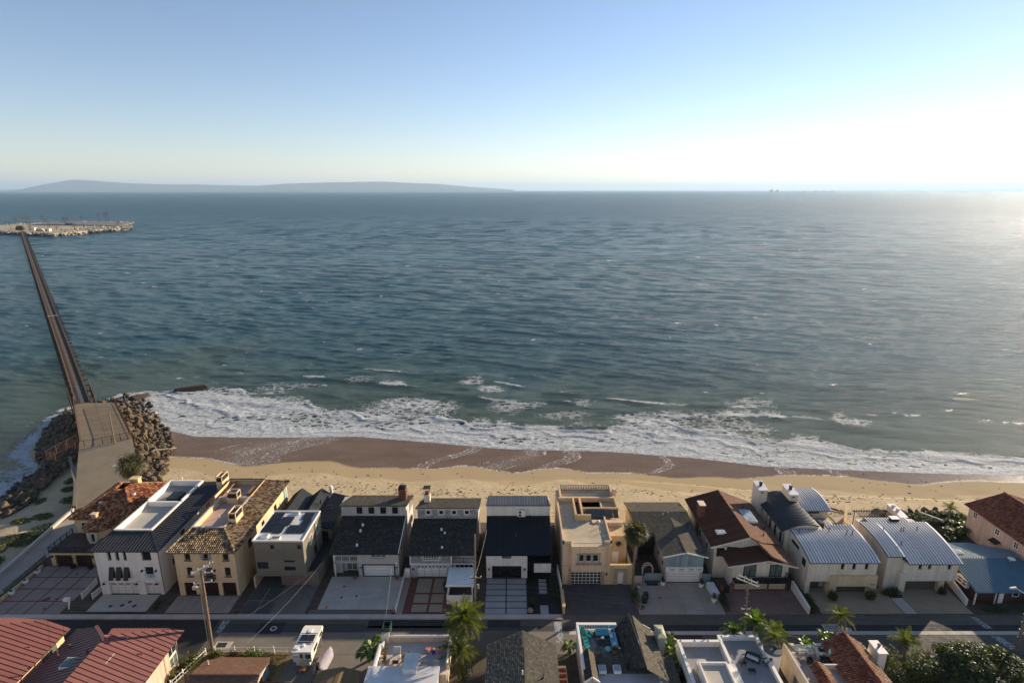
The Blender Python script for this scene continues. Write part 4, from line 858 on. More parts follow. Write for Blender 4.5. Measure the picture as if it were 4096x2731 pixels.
b.box(9.95, 13.65, 75.33, 75.5, 9.55, 9.7).build('window_surround', STONE, h); MB().box(9.85, 13.75, 75.25, 75.5, 7.7, 7.98).build('sill', STONE, h)
MB().box(7.8, 15.4, 76.15, 76.3, 10.55, 10.75).build('string_course', SANDY, h); MB().box(7.85, 9.19, 76.2, 76.3, 6.9, 7.05).box(14.31, 15.35, 76.2, 76.3, 6.9, 7.05).build('string_course', SANDY, h)
d = MB().box(9.3, 14.0, 76.58, 76.62, G, 5.7).build('garage_door', SOLAR, h); b = MB()
for i in range(9): x = 9.3 + i * .5875; b.box(max(x - .04, 9.3), min(x + .04, 14.0), 76.5, 76.58, G, 5.7)
for i in range(5): z = G + i * .55; b.box(9.3, 14.0, 76.51, 76.57, max(z - .04, G), min(z + .04, 5.7))
b.build('grille', WTRIM, d)
b = MB()
for i in range(6):
    for x in (8.9, 14.02): q = MB(); q.cur = rnd.random(); q.box(x, x + .4, 76.12, 76.3, G + i * .42, G + i * .42 + .4).build('stone', STONE, h)
for i in range(8): q = MB(); q.cur = rnd.random(); q.box(8.9 + i * .69, 9.57 + i * .69, 76.12, 76.3, 6.03, 6.4).build('stone', STONE, h)
lamp_box(h, 14.8, 76.3, 5.3, BLACKM)
parapet(h, 7.8, 15.4, 76.2, 88.6, 10.9, 11.35, SANDY, .25, SANDFL, None, 'LR', fname='flat_roof'); MB().box(7.8, 9.2, 76.2, 76.4, 10.9, 11.35).box(14.3, 15.4, 76.2, 76.4, 10.9, 11.35).box(9.1, 9.35, 75.4, 76.4, 10.3, 10.95).box(14.15, 14.4, 75.4, 76.4, 10.3, 10.95).box(9.35, 14.15, 75.4, 75.65, 10.3, 10.95).build('parapet', SANDY, h)
MB().box(9.3, 14.2, 75.6, 76.4, 10.6, 10.9).build('bay_roof', SANDFL, h)
for i in range(14): x = rnd.uniform(8.5, 14.5); y = rnd.uniform(77, 86); MB().box(x, x + rnd.uniform(.2, .6), y, y + rnd.uniform(.1, .4), 10.93, 10.945).build('roof_patch', WHTFL, h)
body(h, 15.31, 18.3, 79.5, 92.9, G, 10.4, CREAMY); body(h, 7.9, 15.3, 88.61, 92.9, G, 10.6, SANDY)
parapet(h, 8.4, 17.9, 88.6, 93.1, 10.6, 11.6, SANDY, .3, SANDFL, None, 'LR', fname='deck_floor'); MB().box(8.1, 17.9, 88.3, 88.6, 10.6, 11.7).build('parapet', SANDY, h)
MB().box(8.7, 17.6, 92.8, 93.0, 10.63, 10.75).box(8.7, 17.6, 92.8, 93.0, 11.5, 11.62).build('balustrade_rail', STONE, h)
bal = MB().lathe((0, 0, 0), [(.1, 0), (.07, .12), (.13, .3), (.06, .55), (.1, .75)], 8).mesh('baluster', STONE)
for i in range(30): inst('baluster', bal, (8.85 + i * .3, 92.9, 10.75), h)
parapet(h, 11.6, 17.9, 84.7, 88.3, 10.9, 11.9, CREAMY, .25, SANDFL, None, 'LFR', fname='flat_roof'); MB().box(10.4, 10.7, 82.6, 88.2, 10.9, 12.0).box(10.7, 13.0, 82.4, 82.65, 10.9, 12.0).box(11.5, 11.75, 82.65, 88.2, 10.9, 12.0).build('stair_parapet', CREAMY, h)
MB().box(10.71, 11.49, 82.7, 88.2, 10.91, 10.95).build('stair_well', MAROON, h)
for i in range(6): MB().hull8([(12.2 + i * .92, 82.8, 11.2), (13.05 + i * .92, 82.8, 11.2), (13.05 + i * .92, 84.4, 11.7), (12.2 + i * .92, 84.4, 11.7)] + [(12.2 + i * .92, 82.8, 11.28), (13.05 + i * .92, 82.8, 11.28), (13.05 + i * .92, 84.4, 11.78), (12.2 + i * .92, 84.4, 11.78)]).build('solar_panel', SOLAR, h)
MB().box(13.1, 18.1, 81.6, 82.5, 10.4, 11.1).build('parapet', SANDY, h); body(h, 15.31, 18.3, 79.0, 82.6, G, 10.39, CREAMY, name='stair_tower')
MB().tube([(17.0, 78.96, 9.0), (17.0, 79.0, 9.0)], .42, 20).build('round_window', GLASS, h)
r_ = MB()
for k in range(12): t = R(30 * k); t2 = R(30 * (k + 1)); r_.bar((17 + .5 * math.cos(t), 78.95, 9 + .5 * math.sin(t)), (17 + .5 * math.cos(t2), 78.95, 9 + .5 * math.sin(t2)), .14)
r_.build('window_surround', STONE, h)
MB().box(16.0, 17.1, 78.9, 79.0, 5.4, 7.6).build('side_door', WTRIM, h); vent(h, 14.0, 80.4, 10.9, .6, WTRIM); vent(h, 14.0, 79.0, 10.9, .4, WTRIM); MB().lathe((14.2, 82, 10.9), [(.25, 0), (.25, .3), (.1, .42)], 10).build('roof_ventilator', WTRIM, h)
body(h, 15.31, 18.9, 76.3, 76.7, G - .1, 7.0, CREAMY, [(16.6, 17.45, G, 5.6)], .2, 'garden_wall'); MB().box(16.6, 17.45, 76.48, 76.52, G, 5.6).build('garden_door', WTRIM, h)
for z in range(5):
    for x in (16.0, 17.55): q = MB(); q.box(x, x + .55, 76.16, 76.3, G + z * .5, G + z * .5 + .48).build('stone', STONE, h)
for i in range(4): MB().box(16.0 + i * .53, 16.5 + i * .53, 76.16, 76.3, 6.0, 6.4).build('stone', STONE, h)
body(h, 18.5, 18.9, 76.7, 89, G, 6.4, CREAMY, name='garden_wall')
MB().box(17.7, 18.3, 89.5, 90.4, 9, 12.6).build('chimney', SANDY, h)

# ---------------------------------------------------- 9: house under renovation, grey-green shingles
h = thing('beach_house', 'pale blue boarded house under renovation with white house wrap over its garage', 'house', (27, 77, G), 'houses along the beach')
body(h, 24.2, 30.0, 76.8, 86, G - .1, 8.4, GREYW, [(24.5, 29.7, G, 5.4)], .2)
for i in range(12): x = 24.2 + i * .484; b = MB(); b.cur = rnd.random(); b.box(x, x + .46, 76.7, 76.8, 6.4, 8.45).build('board', BLUEW, h)
MB().ext([(24.2, 76.75, 8.4), (30.0, 76.75, 8.4), (27.1, 76.75, 9.05)], (0, .15, 0)).build('gable_wall', BLUEW, h)
wrap = MB().box(24.2, 30.0, 76.68, 76.8, 5.5, 6.35).build('house_wrap', WTRIM, h)
BLUEINK = mat('ink', (.05, .05, .06), .6, .1)
for x in (25.1, 26.6, 28.1, 29.4): o = digits(h, 'Tyvek', x, 76.66, 5.92, .36, BLUEINK); digits(h, 'HomeWrap', x, 76.66, 5.72, .14, BLUEINK)
gdoor(h, 24.5, 29.7, G, 5.4, 76.95, WTRIM, 4, 1)
roof_face(h, [(23.6, 86.5, 8.45), (23.6, 76.3, 8.45), (27.05, 76.3, 9.25), (27.2, 86.5, 9.25)], 'shingle', SHIN2, course=.24, sh=.32, thick=.15)
roof_face(h, [(30.5, 76.3, 8.4), (30.5, 86.5, 8.4), (27.2, 86.5, 9.25), (27.05, 76.3, 9.25)], 'shingle', SHIN2, course=.24, sh=.32, thick=.15)
MB().bar((23.5, 76.25, 8.4), (27.05, 76.25, 9.2), .08, .2).bar((27.05, 76.25, 9.2), (30.55, 76.25, 8.35), .08, .2).build('barge_board', WTRIM, h); ridge_cap(h, (27.05, 76.3, 9.3), (27.2, 85.2, 9.3), SHIN2, .12)
roof_face(h, [(20.6, 82.2, 8.2), (30.8, 82.2, 8.2), (30.4, 87.4, 9.6), (20.6, 87.4, 9.6)], 'shingle', SHIN2, course=.24, sh=.32, thick=.15)
roof_face(h, [(30.4, 92, 8.6), (20.3, 92, 8.6), (20.6, 87.4, 9.6), (30.4, 87.4, 9.6)], 'shingle', SHIN2, course=.24, sh=.32, thick=.15)
body(h, 20.7, 30.5, 84.0, 91.6, G, 8.3, GREYW); body(h, 20.7, 21.0, 82.4, 84, G, 8.1, GREYW); MB().box(20.7, 24.1, 83.8, 84.0, G, 8.1).build('dark_wall', BLACKM, h)
vent(h, 26.0, 86.6, 9.3, .4, WTRIM); vent(h, 27.0, 87.0, 9.4, .35, WTRIM); vent(h, 29.3, 83.7, 8.9, .35); vent(h, 29.9, 77.2, 8.5, .35, DARKM, .07, True)
for y in (78.5, 81, 83.5): window(h, 'L', 24.2, y, y + .5, 5.5, 6.0, BLACKM)

# ---------------------------------------------------- 10: brown gable house
h = thing('beach_house', 'cream house under big rust brown gable roofs with black balcony over two garage doors', 'house', (38, 75, G), 'houses along the beach')
body(h, 34.0, 42.5, 75.0, 92, G - .1, 8.3, OFFW, [(34.5, 39.5, G, 5.45), (39.8, 42.3, G, 5.45)], .3)
MB().box(33.95, 34.45, 74.9, 75.0, G, 5.5).box(39.52, 39.78, 74.9, 75.0, G, 5.5).box(42.32, 42.6, 74.9, 75.0, G, 5.5).build('brick_pier', BRICK, h)
gdoor(h, 34.5, 39.5, G, 5.45, 75.2, mat('cream_door', (.62, .5, .36), .7, .05), 4, 1); gdoor(h, 39.8, 42.3, G, 5.45, 75.2, MATS['cream_door'], 4, 1)
for a, b_ in ((35.6, 37.5), (39.6, 41.5)): window(h, 'F', 75.0, a, b_, 5.9, 8.1, BLACKM, GLASSG, 2, 1, .09, .07, name='sliding_door')
MB().box(34.0, 42.4, 73.9, 75.0, 5.5, 5.75).build('balcony_slab', BLACKM, h); railing(h, [(36.0, 73.95), (42.2, 73.95), (42.2, 74.95)], 5.75, .95, BLACKM, 2.0, .16, 'balcony_railing')
MB().box(33.9, 42.5, 74.0, 75.0, 5.45, 5.5).build('balcony_soffit', OFFW, h)
zr1, zr2, ze1 = 9.4, 11.2, 8.45
roof_face(h, [(32.9, 79.0, 8.4), (32.9, 74.0, 8.4), (38.9, 74.0, zr1), (38.9, 79.0, zr1)], 'seam', BRNR, w=.32, rib=BRNR, thick=.2)
roof_face(h, [(43.3, 74.0, 8.3), (43.3, 91.5, 8.3), (37.7, 91.5, zr2 - .3), (37.7, 78.2, zr2 - .7), (38.9, 74.0, zr1)], 'shingle', SHIN3, course=.26, sh=.4, thick=.2)
roof_face(h, [(31.3, 91.8, 9.4), (31.3, 77.4, 9.4), (37.2, 77.4, 11.2), (37.2, 91.8, 11.2)], 'seam', BRNR, w=.32, rib=BRNR, thick=.2)
roof_face(h, [(43.2, 79.2, 8.7), (43.2, 91.8, 8.7), (37.2, 91.8, 11.2), (37.2, 77.4, 11.2), (38.9, 77.0, 10.4)], 'shingle', SHIN3, course=.26, sh=.4, thick=.2)
body(h, 32.0, 33.99, 78.0, 91.5, G - .1, 9.3, OFFW); MB().ext([(32.0, 78.0, 9.3), (42.4, 78.0, 8.5), (37.2, 78.0, 11.0)], (0, 13, 0)).build('gable_wall', OFFW, h)
MB().ext([(33.4, 75.0, 8.3), (42.8, 75.0, 8.3), (38.9, 75.0, 9.25)], (0, .3, 0)).build('gable_wall', WOODD, h)
MB().bar((32.8, 73.95, 8.35), (38.9, 73.95, 9.35), .1, .22).bar((38.9, 73.95, 9.35), (43.4, 73.95, 8.25), .1, .22).build('barge_board', OFFW, h); MB().bar((31.2, 77.35, 9.35), (37.2, 77.35, 11.1), .1, .2).build('barge_board', OFFW, h)
window(h, 'F', 78.0, 32.4, 33.6, 7.4, 8.9, BLACKM, GLASS)
chimney(h, 31.8, 32.7, 85.2, 86.6, G, 12.0, BRICK, OFFW); skylight(h, 32.9, 34.4, 79.7, 80.7, 10.25, SKYL, WTRIM, .15); skylight(h, 38.8, 40.7, 82.8, 86.4, 10.35, SKYL, WTRIM, .2)
for p in ((40.2, 88, 10.2), (41.5, 86, 9.8), (41.8, 82.5, 9.6), (40.4, 79.8, 10)): vent(h, *p, .5, BRNR, .07)
MB().box(33.98, 34.0, 75, 79, 5.6, 8).build('side_panel', OFFW, h)
for y in (80.5, 84, 88): window(h, 'L', 32.0, y, y + 1, 6.5, 8.0, WTRIM)
for x in (32.3, 33.7): MB().box(x - .2, x + .2, 74.2, 74.6, G, 5.0).build('gate_pier', BRICK, h)
MB().box(32.5, 33.5, 74.36, 74.42, G, 4.8).build('iron_gate', BLACKM, h)

# ---------------------------------------------------- 11: off-white stucco, curved zinc roofs
h = thing('beach_house', 'off white stucco house with three curved zinc roofs and house number over its garage', 'house', (50, 74, G), 'houses along the beach')
body(h, 45.0, 48.6, 74.2, 82, 5.7, 9.1, OFFW)
body(h, 48.61, 55.5, 74.2, 82.2, 5.9, 9.1, OFFW, [(49.95, 50.5, 7.8, 8.9), (51.7, 52.25, 7.8, 8.9), (53.6, 54.15, 7.8, 8.9)], .25)
for x in (49.95, 51.7, 53.6): window(h, 'F', 74.2, x, x + .52, 7.85, 8.9, DARKM, GLASS, 1, 1, .05, .05, .22)
body(h, 48.5, 55.6, 73.8, 75.2, 5.1, 6.9, CREAM, name='garage_surround'); body(h, 48.4, 49.5, 73.8, 75.2, G - .1, 5.09, CREAM, name='pier'); body(h, 54.5, 55.6, 73.8, 75.2, G - .1, 5.09, CREAM, name='pier'); body(h, 45.0, 55.5, 75.8, 82, G - .1, 5.69, OFFW, name='ground_floor')
gdoor(h, 49.5, 54.5, G, 5.1, 74.6, mat('bronze_door', (.13, .10, .075), .5, .05), 5, 1); MB().box(45.5, 47.9, 75.7, 75.8, G, 5.6).build('entry_door', MATS['bronze_door'], h); digits(h, '6704', 54.9, 73.77, 5.35, .3, DARKM)
MB().box(45.0, 45.7, 74.3, 75.8, G, 5.69).build('pier', OFFW, h)
curved_roof(h, 45.0, 55.7, arc(73.9, 9.15, 80.6, 10.5, .38), 'x', ZINC, .46); curved_roof(h, 51.2, 55.7, arc(80.65, 10.51, 81.8, 10.6, .0, 2), 'x', ZINC, .46)
prof = arc(73.95, 9.0, 80.5, 10.4, .38); MB().ext([(45.05, 73.97, 8.9)] + [(45.05, y, z) for y, z in prof] + [(45.05, 80.5, 8.9)], (.2, 0, 0)).ext([(55.3, 73.97, 8.9)] + [(55.3, y, z) for y, z in prof] + [(55.3, 80.5, 8.9)], (.2, 0, 0)).build('gable_wall', OFFW, h)
window(h, 'L', 45.0, 75.0, 76.0, 7.6, 8.8, DARKM); window(h, 'L', 45.0, 77.4, 79.6, 9.0, 9.5, DARKM)
body(h, 44.3, 51.0, 80.7, 91.0, G, 9.8, OFFW)
pr = arc(43.9, 9.9, 49.8, 10.9, .75, 12); curved_roof(h, 80.9, 91.6, pr, 'y', CHARC, .46); MB().ext([(44.1, 81.0, 9.7)] + [(x, 81.0, z - .15) for x, z in pr[1:]] + [(49.7, 81.0, 9.7)], (0, .2, 0)).build('gable_wall', OFFW, h)
for y in (81.6, 83.6, 85.5): window(h, 'L', 44.3, y, y + .6, 7.4, 9.2, DARKM)
window(h, 'L', 44.3, 89, 90.4, 8.6, 9.5, DARKM); drain(h, 44.25, 80.9, G, 9.6); drain(h, 44.25, 87, G, 9.8)
def finchim(x0, x1, y0, y1, z0, z1):
    c = MB().hull8([(x0, y0, z0), (x1, y0, z0), (x1, y1, z0), (x0, y1, z0), (x0, y0, z1 - .35), (x1, y0, z1 - .35), (x1, y1, z1), (x0, y1, z1)]).build('chimney', OFFW, h)
    MB().hull8([(x0 - .08, y0 - .1, z1 - .37), (x1 + .08, y0 - .1, z1 - .37), (x1 + .08, y1 + .1, z1 + .01), (x0 - .08, y1 + .1, z1 + .01), (x0 - .08, y0 - .1, z1 - .30), (x1 + .08, y0 - .1, z1 - .30), (x1 + .08, y1 + .1, z1 + .08), (x0 - .08, y1 + .1, z1 + .08)]).build('chimney_cap', ZINC, c)
    MB().lathe(((x0 + x1) / 2, (y0 + y1) / 2, z1 - .15), [(.26, 0), (.26, .55), (.34, .56), (.34, .66)], 12).build('flue', DARKM, c); window(c, 'F', y0, x0 + .4, x0 + .8, z1 - .9, z1 - .7, DARKM)
finchim(43.4, 44.9, 89.2, 91.8, 4, 13.0); finchim(48.3, 49.7, 88.0, 91.0, 9, 12.8)
body(h, 50.0, 54.6, 86.8, 93, G, 10.2, OFFW); pr = arc(86.4, 10.3, 93.4, 10.8, .55); curved_roof(h, 49.7, 55.0, pr, 'x', ZINC, .46)
window(h, 'F', 86.8, 51.2, 53.0, 9.6, 10.0, BLACKM)
MB().box(49.9, 54.6, 81.9, 86.7, 7.0, 8.6).build('wing', OFFW, h); MB().box(50.2, 54.2, 82, 86.6, 8.6, 8.7).build('flat_roof', GREYFL, h)
for p in ((50.5, 84.9), (51.4, 83.3)): MB().box(p[0], p[0] + .7, p[1], p[1] + 1.0, 8.7, 9.9).build('vent_box', DARKM, h)
for p in ((45.9, 79.6, 10.5), (50.8, 79.8, 10.8), (53.3, 79.2, 10.7), (54.2, 79.2, 10.7)): vent(h, *p, .45, DARKM, .06, True)

# ---------------------------------------------------- 12: second curved zinc roof house
h = thing('beach_house', 'off white stucco house with one stepped curved zinc roof beside the pergola terrace', 'house', (63, 75, G), 'houses along the beach')
body(h, 57.4, 59.6, 74.9, 83, G - .1, 9.6, OFFW); body(h, 59.61, 67.8, 74.2, 82, 5.75, 9.0, OFFW, [(61.75, 62.3, 7.8, 8.8), (63.2, 63.75, 7.8, 8.8), (66.2, 66.75, 7.8, 8.8)], .25)
for x in (61.75, 63.2, 66.2): window(h, 'F', 74.2, x, x + .52, 7.85, 8.8, DARKM, GLASS, 1, 1, .05, .05, .22)
MB().box(59.2, 60.1, 74.0, 75.2, G, 7.2).build('pier', OFFW, h); body(h, 59.61, 67.6, 75.6, 82, G - .1, 5.74, OFFW, name='ground_floor'); MB().box(65.7, 66.6, 74.6, 75.6, G, 5.74).build('pier', CREAM, h)
gdoor(h, 60.3, 65.7, G, 5.6, 75.2, MATS['bronze_door'], 5, 1); MB().box(66.7, 67.6, 75.5, 75.6, G, 5.5).build('entry_door', GLASS, h)
curved_roof(h, 57.1, 59.8, arc(74.6, 9.75, 82.3, 10.8, .45), 'x', ZINC, .46); curved_roof(h, 59.82, 68.1, arc(73.7, 9.1, 82.3, 10.8, .45), 'x', ZINC, .46)
pr = arc(74.9, 9.5, 82.2, 10.65, .45); MB().ext([(57.42, 74.9, 9.4)] + [(57.42, y, z) for y, z in pr] + [(57.42, 82.2, 9.4)], (.2, 0, 0)).build('gable_wall', OFFW, h); pr = arc(74.2, 9.0, 82.2, 10.65, .45); MB().ext([(67.6, 74.2, 8.9)] + [(67.6, y, z) for y, z in pr] + [(67.6, 82.2, 8.9)], (.2, 0, 0)).build('gable_wall', OFFW, h)
curved_roof(h, 58.8, 65.8, arc(82.35, 10.5, 84.0, 10.5, .1, 4), 'x', ZINC, .46); MB().box(62.7, 63.9, 82.6, 83.4, 10.5, 11.1).build('roof_hatch', DARKM, h); MB().box(62.6, 64.0, 82.5, 83.5, 11.1, 11.18).build('hatch_lid', WTRIM, h)
for p in ((59.5, 79.8, 10.8), (60.6, 77, 10.2), (62.4, 79.9, 10.8), (62.8, 79.9, 10.8), (65.0, 80, 10.8)): vent(h, *p, .45, DARKM, .05, True)
body(h, 57.5, 67.0, 82.4, 84, G, 10.3, OFFW)

# ---------------------------------------------------- 13: blue metal roof cottage
h = thing('beach_cottage', 'low dark red cottage under blue metal roof in the right foreground of the beach row', 'house', (73, 74, G), 'houses along the beach')
RED = mat('dark_red_boards', (.085, .028, .02), .85, .2, .8, tint=.3)
MB().ext([(69.6, 72.2, G), (69.6, 77.4, G), (69.6, 77.4, 6.9), (69.6, 72.2, 5.7)], (10.5, 0, 0)).build('wall', RED, h)
roof_face(h, [(69.0, 71.6, 5.75), (80.5, 71.6, 5.75), (80.3, 78.0, 7.1), (70.4 - .7, 78.0, 7.1)], 'seam', BLUER, w=.42, thick=.16, rib=mat('blue_seam', (.06, .13, .17), .5, .1))
roof_face(h, [(76.5, 83.0, 6.4), (69.8, 83.0, 6.4), (69.7, 78.02, 7.12), (80.3, 78.02, 7.12), (81.5, 80.5, 6.8)], 'seam', mat('pale_blue_metal_roof', (.30, .36, .38), .34, .08, metal=.4, tint=.1), w=.42, thick=.16, rib=MATS['blue_seam'])
body(h, 70.2, 80, 77.8, 82.5, G, 6.2, OFFW); skylight(h, 71.6, 72.6, 79.0, 80.0, 7.05, SKYL, WTRIM, .15)
w_ = window(h, 'L', 69.6, 73.6, 75.6, 4.9, 6.1, WTRIM, GLASS, 2, 2, .08, .5, name='bay_window')
MB().bar((69.2, 71.8, G), (69.2, 71.8, 5.7), .15).build('post', WTRIM, h); MB().bar((72.2, 71.8, G), (72.2, 71.8, 5.7), .12).build('post', WTRIM, h)
MB().box(73.0, 73.7, 72.1, 72.2, G, 5.4).build('front_door', WTRIM, h); window(h, 'F', 72.2, 75.0, 76.0, 4.6, 5.6, WTRIM); window(h, 'F', 72.2, 77.8, 78.8, 4.6, 5.6, WTRIM)
MB().tube([(78.5, 77.2, 7.0), (78.5, 77.2, 7.5)], .04, 6).lathe((78.5, 77.1, 7.4), [(.1, 0), (.5, .15), (.52, .2)], 14).build('satellite_dish', WTRIM, h)

# ---------------------------------------------------- 14: pink house with the red tile gable at the right edge
h = thing('beach_house', 'tall pink stucco house with dark red tile gable at the right edge', 'house', (87, 85, G), 'houses along the beach')
body(h, 81.7, 95.0, 76.5, 90.0, G - .1, 9.1, PINKST); MB().ext([(81.7, 76.5, 9.1), (95, 76.5, 9.1), (88.3, 76.5, 11.2)], (0, .3, 0)).ext([(81.7, 89.6, 9.1), (95, 89.6, 9.1), (88.3, 89.6, 11.2)], (0, .3, 0)).build('gable_wall', PINKST, h)
roof_face(h, [(81.2, 90.7, 9.1), (81.2, 76.0, 9.1), (87.9, 76.0, 11.3), (87.9, 90.7, 11.3)], 'tile', TERRB, course=.42, sh=.34); roof_face(h, [(94.8, 76.0, 9.1), (94.8, 90.7, 9.1), (87.9, 90.7, 11.3), (87.9, 76.0, 11.3)], 'tile', TERRB, course=.42, sh=.34)
ridge_cap(h, (87.9, 76.0, 11.4), (87.9, 90.7, 11.4), TERRB, .16, True)
for y, z in ((88.0, 7.6), (83.3, 7.4), (79.6, 7.4), (76.9, 7.4)): window(h, 'L', 81.7, y, y + .9, z, z + 1.1, WTRIM, GLASS, 2, 2, .08, .06)
MB().box(81.6, 81.7, 76.6, 89.9, 6.3, 6.5).build('band_moulding', SANDY, h); window(h, 'L', 81.7, 81.2, 82.2, 5.2, 5.8, WTRIM)
for y in (82.6,): MB().hull8([(80.7, y, 6.2), (81.7, y, 6.6), (81.7, y + 1.6, 6.6), (80.7, y + 1.6, 6.2), (80.7, y, 6.25), (81.7, y, 6.65), (81.7, y + 1.6, 6.65), (80.7, y + 1.6, 6.25)]).build('awning', DARKM, h)

# ------------------------------------------------------------------ lots, street, pavement, drives
ASPH = mat('asphalt', (0.105, 0.092, 0.074), 0.9, 0.18, 0.4, bmp=0.2, bscale=20)
ASPHD = mat('fresh_asphalt', (0.030, 0.029, 0.029), 0.85, 0.2, 0.5, bmp=0.2, bscale=20)
ASPHL = mat('pale_asphalt', (0.19, 0.17, 0.14), 0.9, 0.16, 0.4, bmp=0.2, bscale=20)
SOIL = mat('dark_soil', (0.085, 0.065, 0.045), 1.0, 0.3, 0.8, bmp=0.5)
DIRT = mat('dry_grass_ground', (0.20, 0.15, 0.07), 1.0, 0.35, 1.2, bmp=0.6)
GRAVEL = mat('gravel', (0.16, 0.14, 0.11), 1.0, 0.4, 6.0, bmp=0.6)
def wornpaint():
    m, nt, bs = _nt('worn_white_paint'); c = coords(nt)
    n = noise(nt, c, 3.5, 8, 0.75); nt.links.new(ramp(nt, n, [(0.42, (0.09, 0.085, 0.08)), (0.56, (0.42, 0.41, 0.39))]), bs.inputs['Base Color']); bs.inputs['Roughness'].default_value = .8; MATS['worn_white_paint'] = m; return m
WORN = wornpaint()
def sheet(name, x0, x1, y0, y1, z, m, parent=None, kind=None, t=0.03): return MB().box(x0, x1, y0, y1, z - t, z).build(name, m, parent, kind=kind)
sheet('house_lots', -81.5, 110, 69.72, 93.5, G + .01, SOIL, kind='structure', t=.5)
sheet('parking_yard', -30.5, -17.6, 50, 62.3, G + .02, ASPHL, kind='structure'); sheet('side_lane', 52, 68, 55, 62.3, G + .02, ASPH, kind='structure'); sheet('near_lots', -110, 110, 25, 62.3, G + .01, SOIL, kind='structure', t=.5)
st = sheet('street', -110, 130, 62.31, 69.71, G + .015, ASPH, kind='structure', t=.5)
for a in ((-100, -42.2, 62.4, 68.68, .004, ASPHD), (-20.6, -8, 67.1, 68.65, .004, ASPHD), (-42, -21, 66.3, 67.9, .004, mat('mid_asphalt', (.06, .057, .054), .9, .15, .5)), (-36.0, -32.4, 66.0, 68.1, .008, ASPHD), (-21, 20, 66.6, 67.5, .004, MATS['mid_asphalt']), (-41, -8, 62.4, 66.25, .004, ASPHL), (20.5, 75, 66.55, 67.7, .004, ASPHD), (19, 26.5, 64.2, 65.75, .004, ASPHD), (2.0, 9.5, 62.4, 66.4, .006, ASPHL), (-3.5, 1.2, 67.2, 68.6, .006, ASPHD)):
    MB().box(a[0], a[1], a[2], a[3], G + .015, G + .015 + a[4]).build('asphalt_patch', a[5], st)
for i in range(38): b = MB(); b.cur = rnd.random(); x = 8 + i * 2.4; b.box(x, x + 2.37, 65.85, 66.5, G + .015, G + .035).build('gutter_slab', CONCL, st)
def quadp(name, pts, z, m, parent, t=.004): return MB().ext([(x, y, z) for x, y in pts], (0, 0, t)).build(name, m, parent)
quadp('painted_bar', [(-41.7, 66.1), (-40.9, 66.1), (-40.7, 68.6), (-41.7, 68.6)], G + .025, WORN, st); quadp('painted_bar', [(6.1, 64.3), (7.1, 64.3), (7.1, 68.3), (6.0, 68.3)], G + .025, WORN, st)
quadp('painted_bar', [(67.1, 67.0), (68.1, 67.0), (67.6, 69.2), (66.7, 69.2)], G + .025, WORN, st); quadp('painted_bar', [(67.4, 63.2), (68.6, 63.2), (67.9, 65.6), (66.7, 65.6)], G + .025, WORN, st)
for a in ((44.2, 46.6, 66.6, 67.8), (46.65, 48.0, 66.5, 67.1)): c = MB().box(a[0], a[1], a[2], a[3], G + .02, G + .04).build('concrete_patch', CONCL, st); MB().box(a[0] + .2, a[1] - .2, a[2] + .2, a[3] - .2, G + .04, G + .05).build('cover_plate', mat('steel_plate', (.2, .22, .24), .5, .1), c)
c = MB().box(-40.6, -38.3, 63.2, 64.6, G + .02, G + .04).build('concrete_patch', CONCL, st); MB().box(-40.3, -39.0, 63.5, 64.4, G + .04, G + .045).build('cover_plate', ASPHD, c)
def ringmesh(x, y, r0, r1, z, m, name, parent):
    b = MB()
    for k in range(20):
        a, e = 2 * math.pi * k / 20, 2 * math.pi * (k + 1) / 20
        b.ext([(x + r0 * math.cos(a), y + r0 * math.sin(a), z), (x + r1 * math.cos(a), y + r1 * math.sin(a), z), (x + r1 * math.cos(e), y + r1 * math.sin(e), z), (x + r0 * math.cos(e), y + r0 * math.sin(e), z)], (0, 0, .006))
    b2 = b.build(name, m, parent); b2['kind'] = 'stuff' if False else None
    del b2['kind']; return b2
def disc(x, y, r, z, m, name, parent, t=.01): return MB().lathe((x, y, z), [(r, 0), (r, t)], 18).build(name, m, parent)
disc(-33.8, 67.0, .46, G + .03, mat('white_ring_paint', (.6, .6, .58), .7, .1), 'manhole_ring', st); disc(-33.8, 67.0, .27, G + .045, ASPHD, 'manhole_cover', st)
pv_ = sheet('pavement', -100, 7.4, 68.7, 69.7, G + .10, CONC, kind='structure', t=.12)
for i in range(70):
    x = -100 + i * 1.53; b = MB(); b.cur = rnd.random(); b.box(x, x + 1.5, 68.86, 69.68, G + .10, G + .125).build('slab', CONCL, pv_)
    if i % 2: b = MB(); b.cur = rnd.random(); b.box(x - 1.5, x + 1.5, 68.68, 68.84, G + .10, G + .13).build('kerb_stone', CONC, pv_)
def drive(x0, x1, y0, y1, cols, rows, ms, mj, gap=.05, name='driveway', skew=0.0, split=None):
    d = MB().box(x0, x1, y0, y1, G - .1, G + .025).build(name, mj, kind='structure')
    xs = split or [x0 + (x1 - x0) * i / cols for i in range(cols + 1)]
    for i in range(len(xs) - 1):
        for j in range(rows):
            ya = y0 + (y1 - y0) * j / rows; yb = y0 + (y1 - y0) * (j + 1) / rows
            b = MB(); b.cur = rnd.random(); b.box(xs[i] + gap, xs[i + 1] - gap, ya + gap, yb - gap, G + .025, G + .04 + rnd.uniform(0, .006)); b.build('slab', ms, d)
    return d
TS = .042
d1 = drive(-77.0, -66.3, 69.75, 80.75, 4, 4, mat('rosy_concrete', (.31, .235, .20), .9, .12, .5, tint=.08), BRICKP, .115)
for p in ((-70.6, 73.0, .45), (-71.1, 72.7, .22), (-69.4, 70.9, .2), (-69.2, 73.0, .22), (-70.3, 78.7, .2)): disc(p[0], p[1], p[2], G + TS, BRICKP, 'drain_cover', d1)
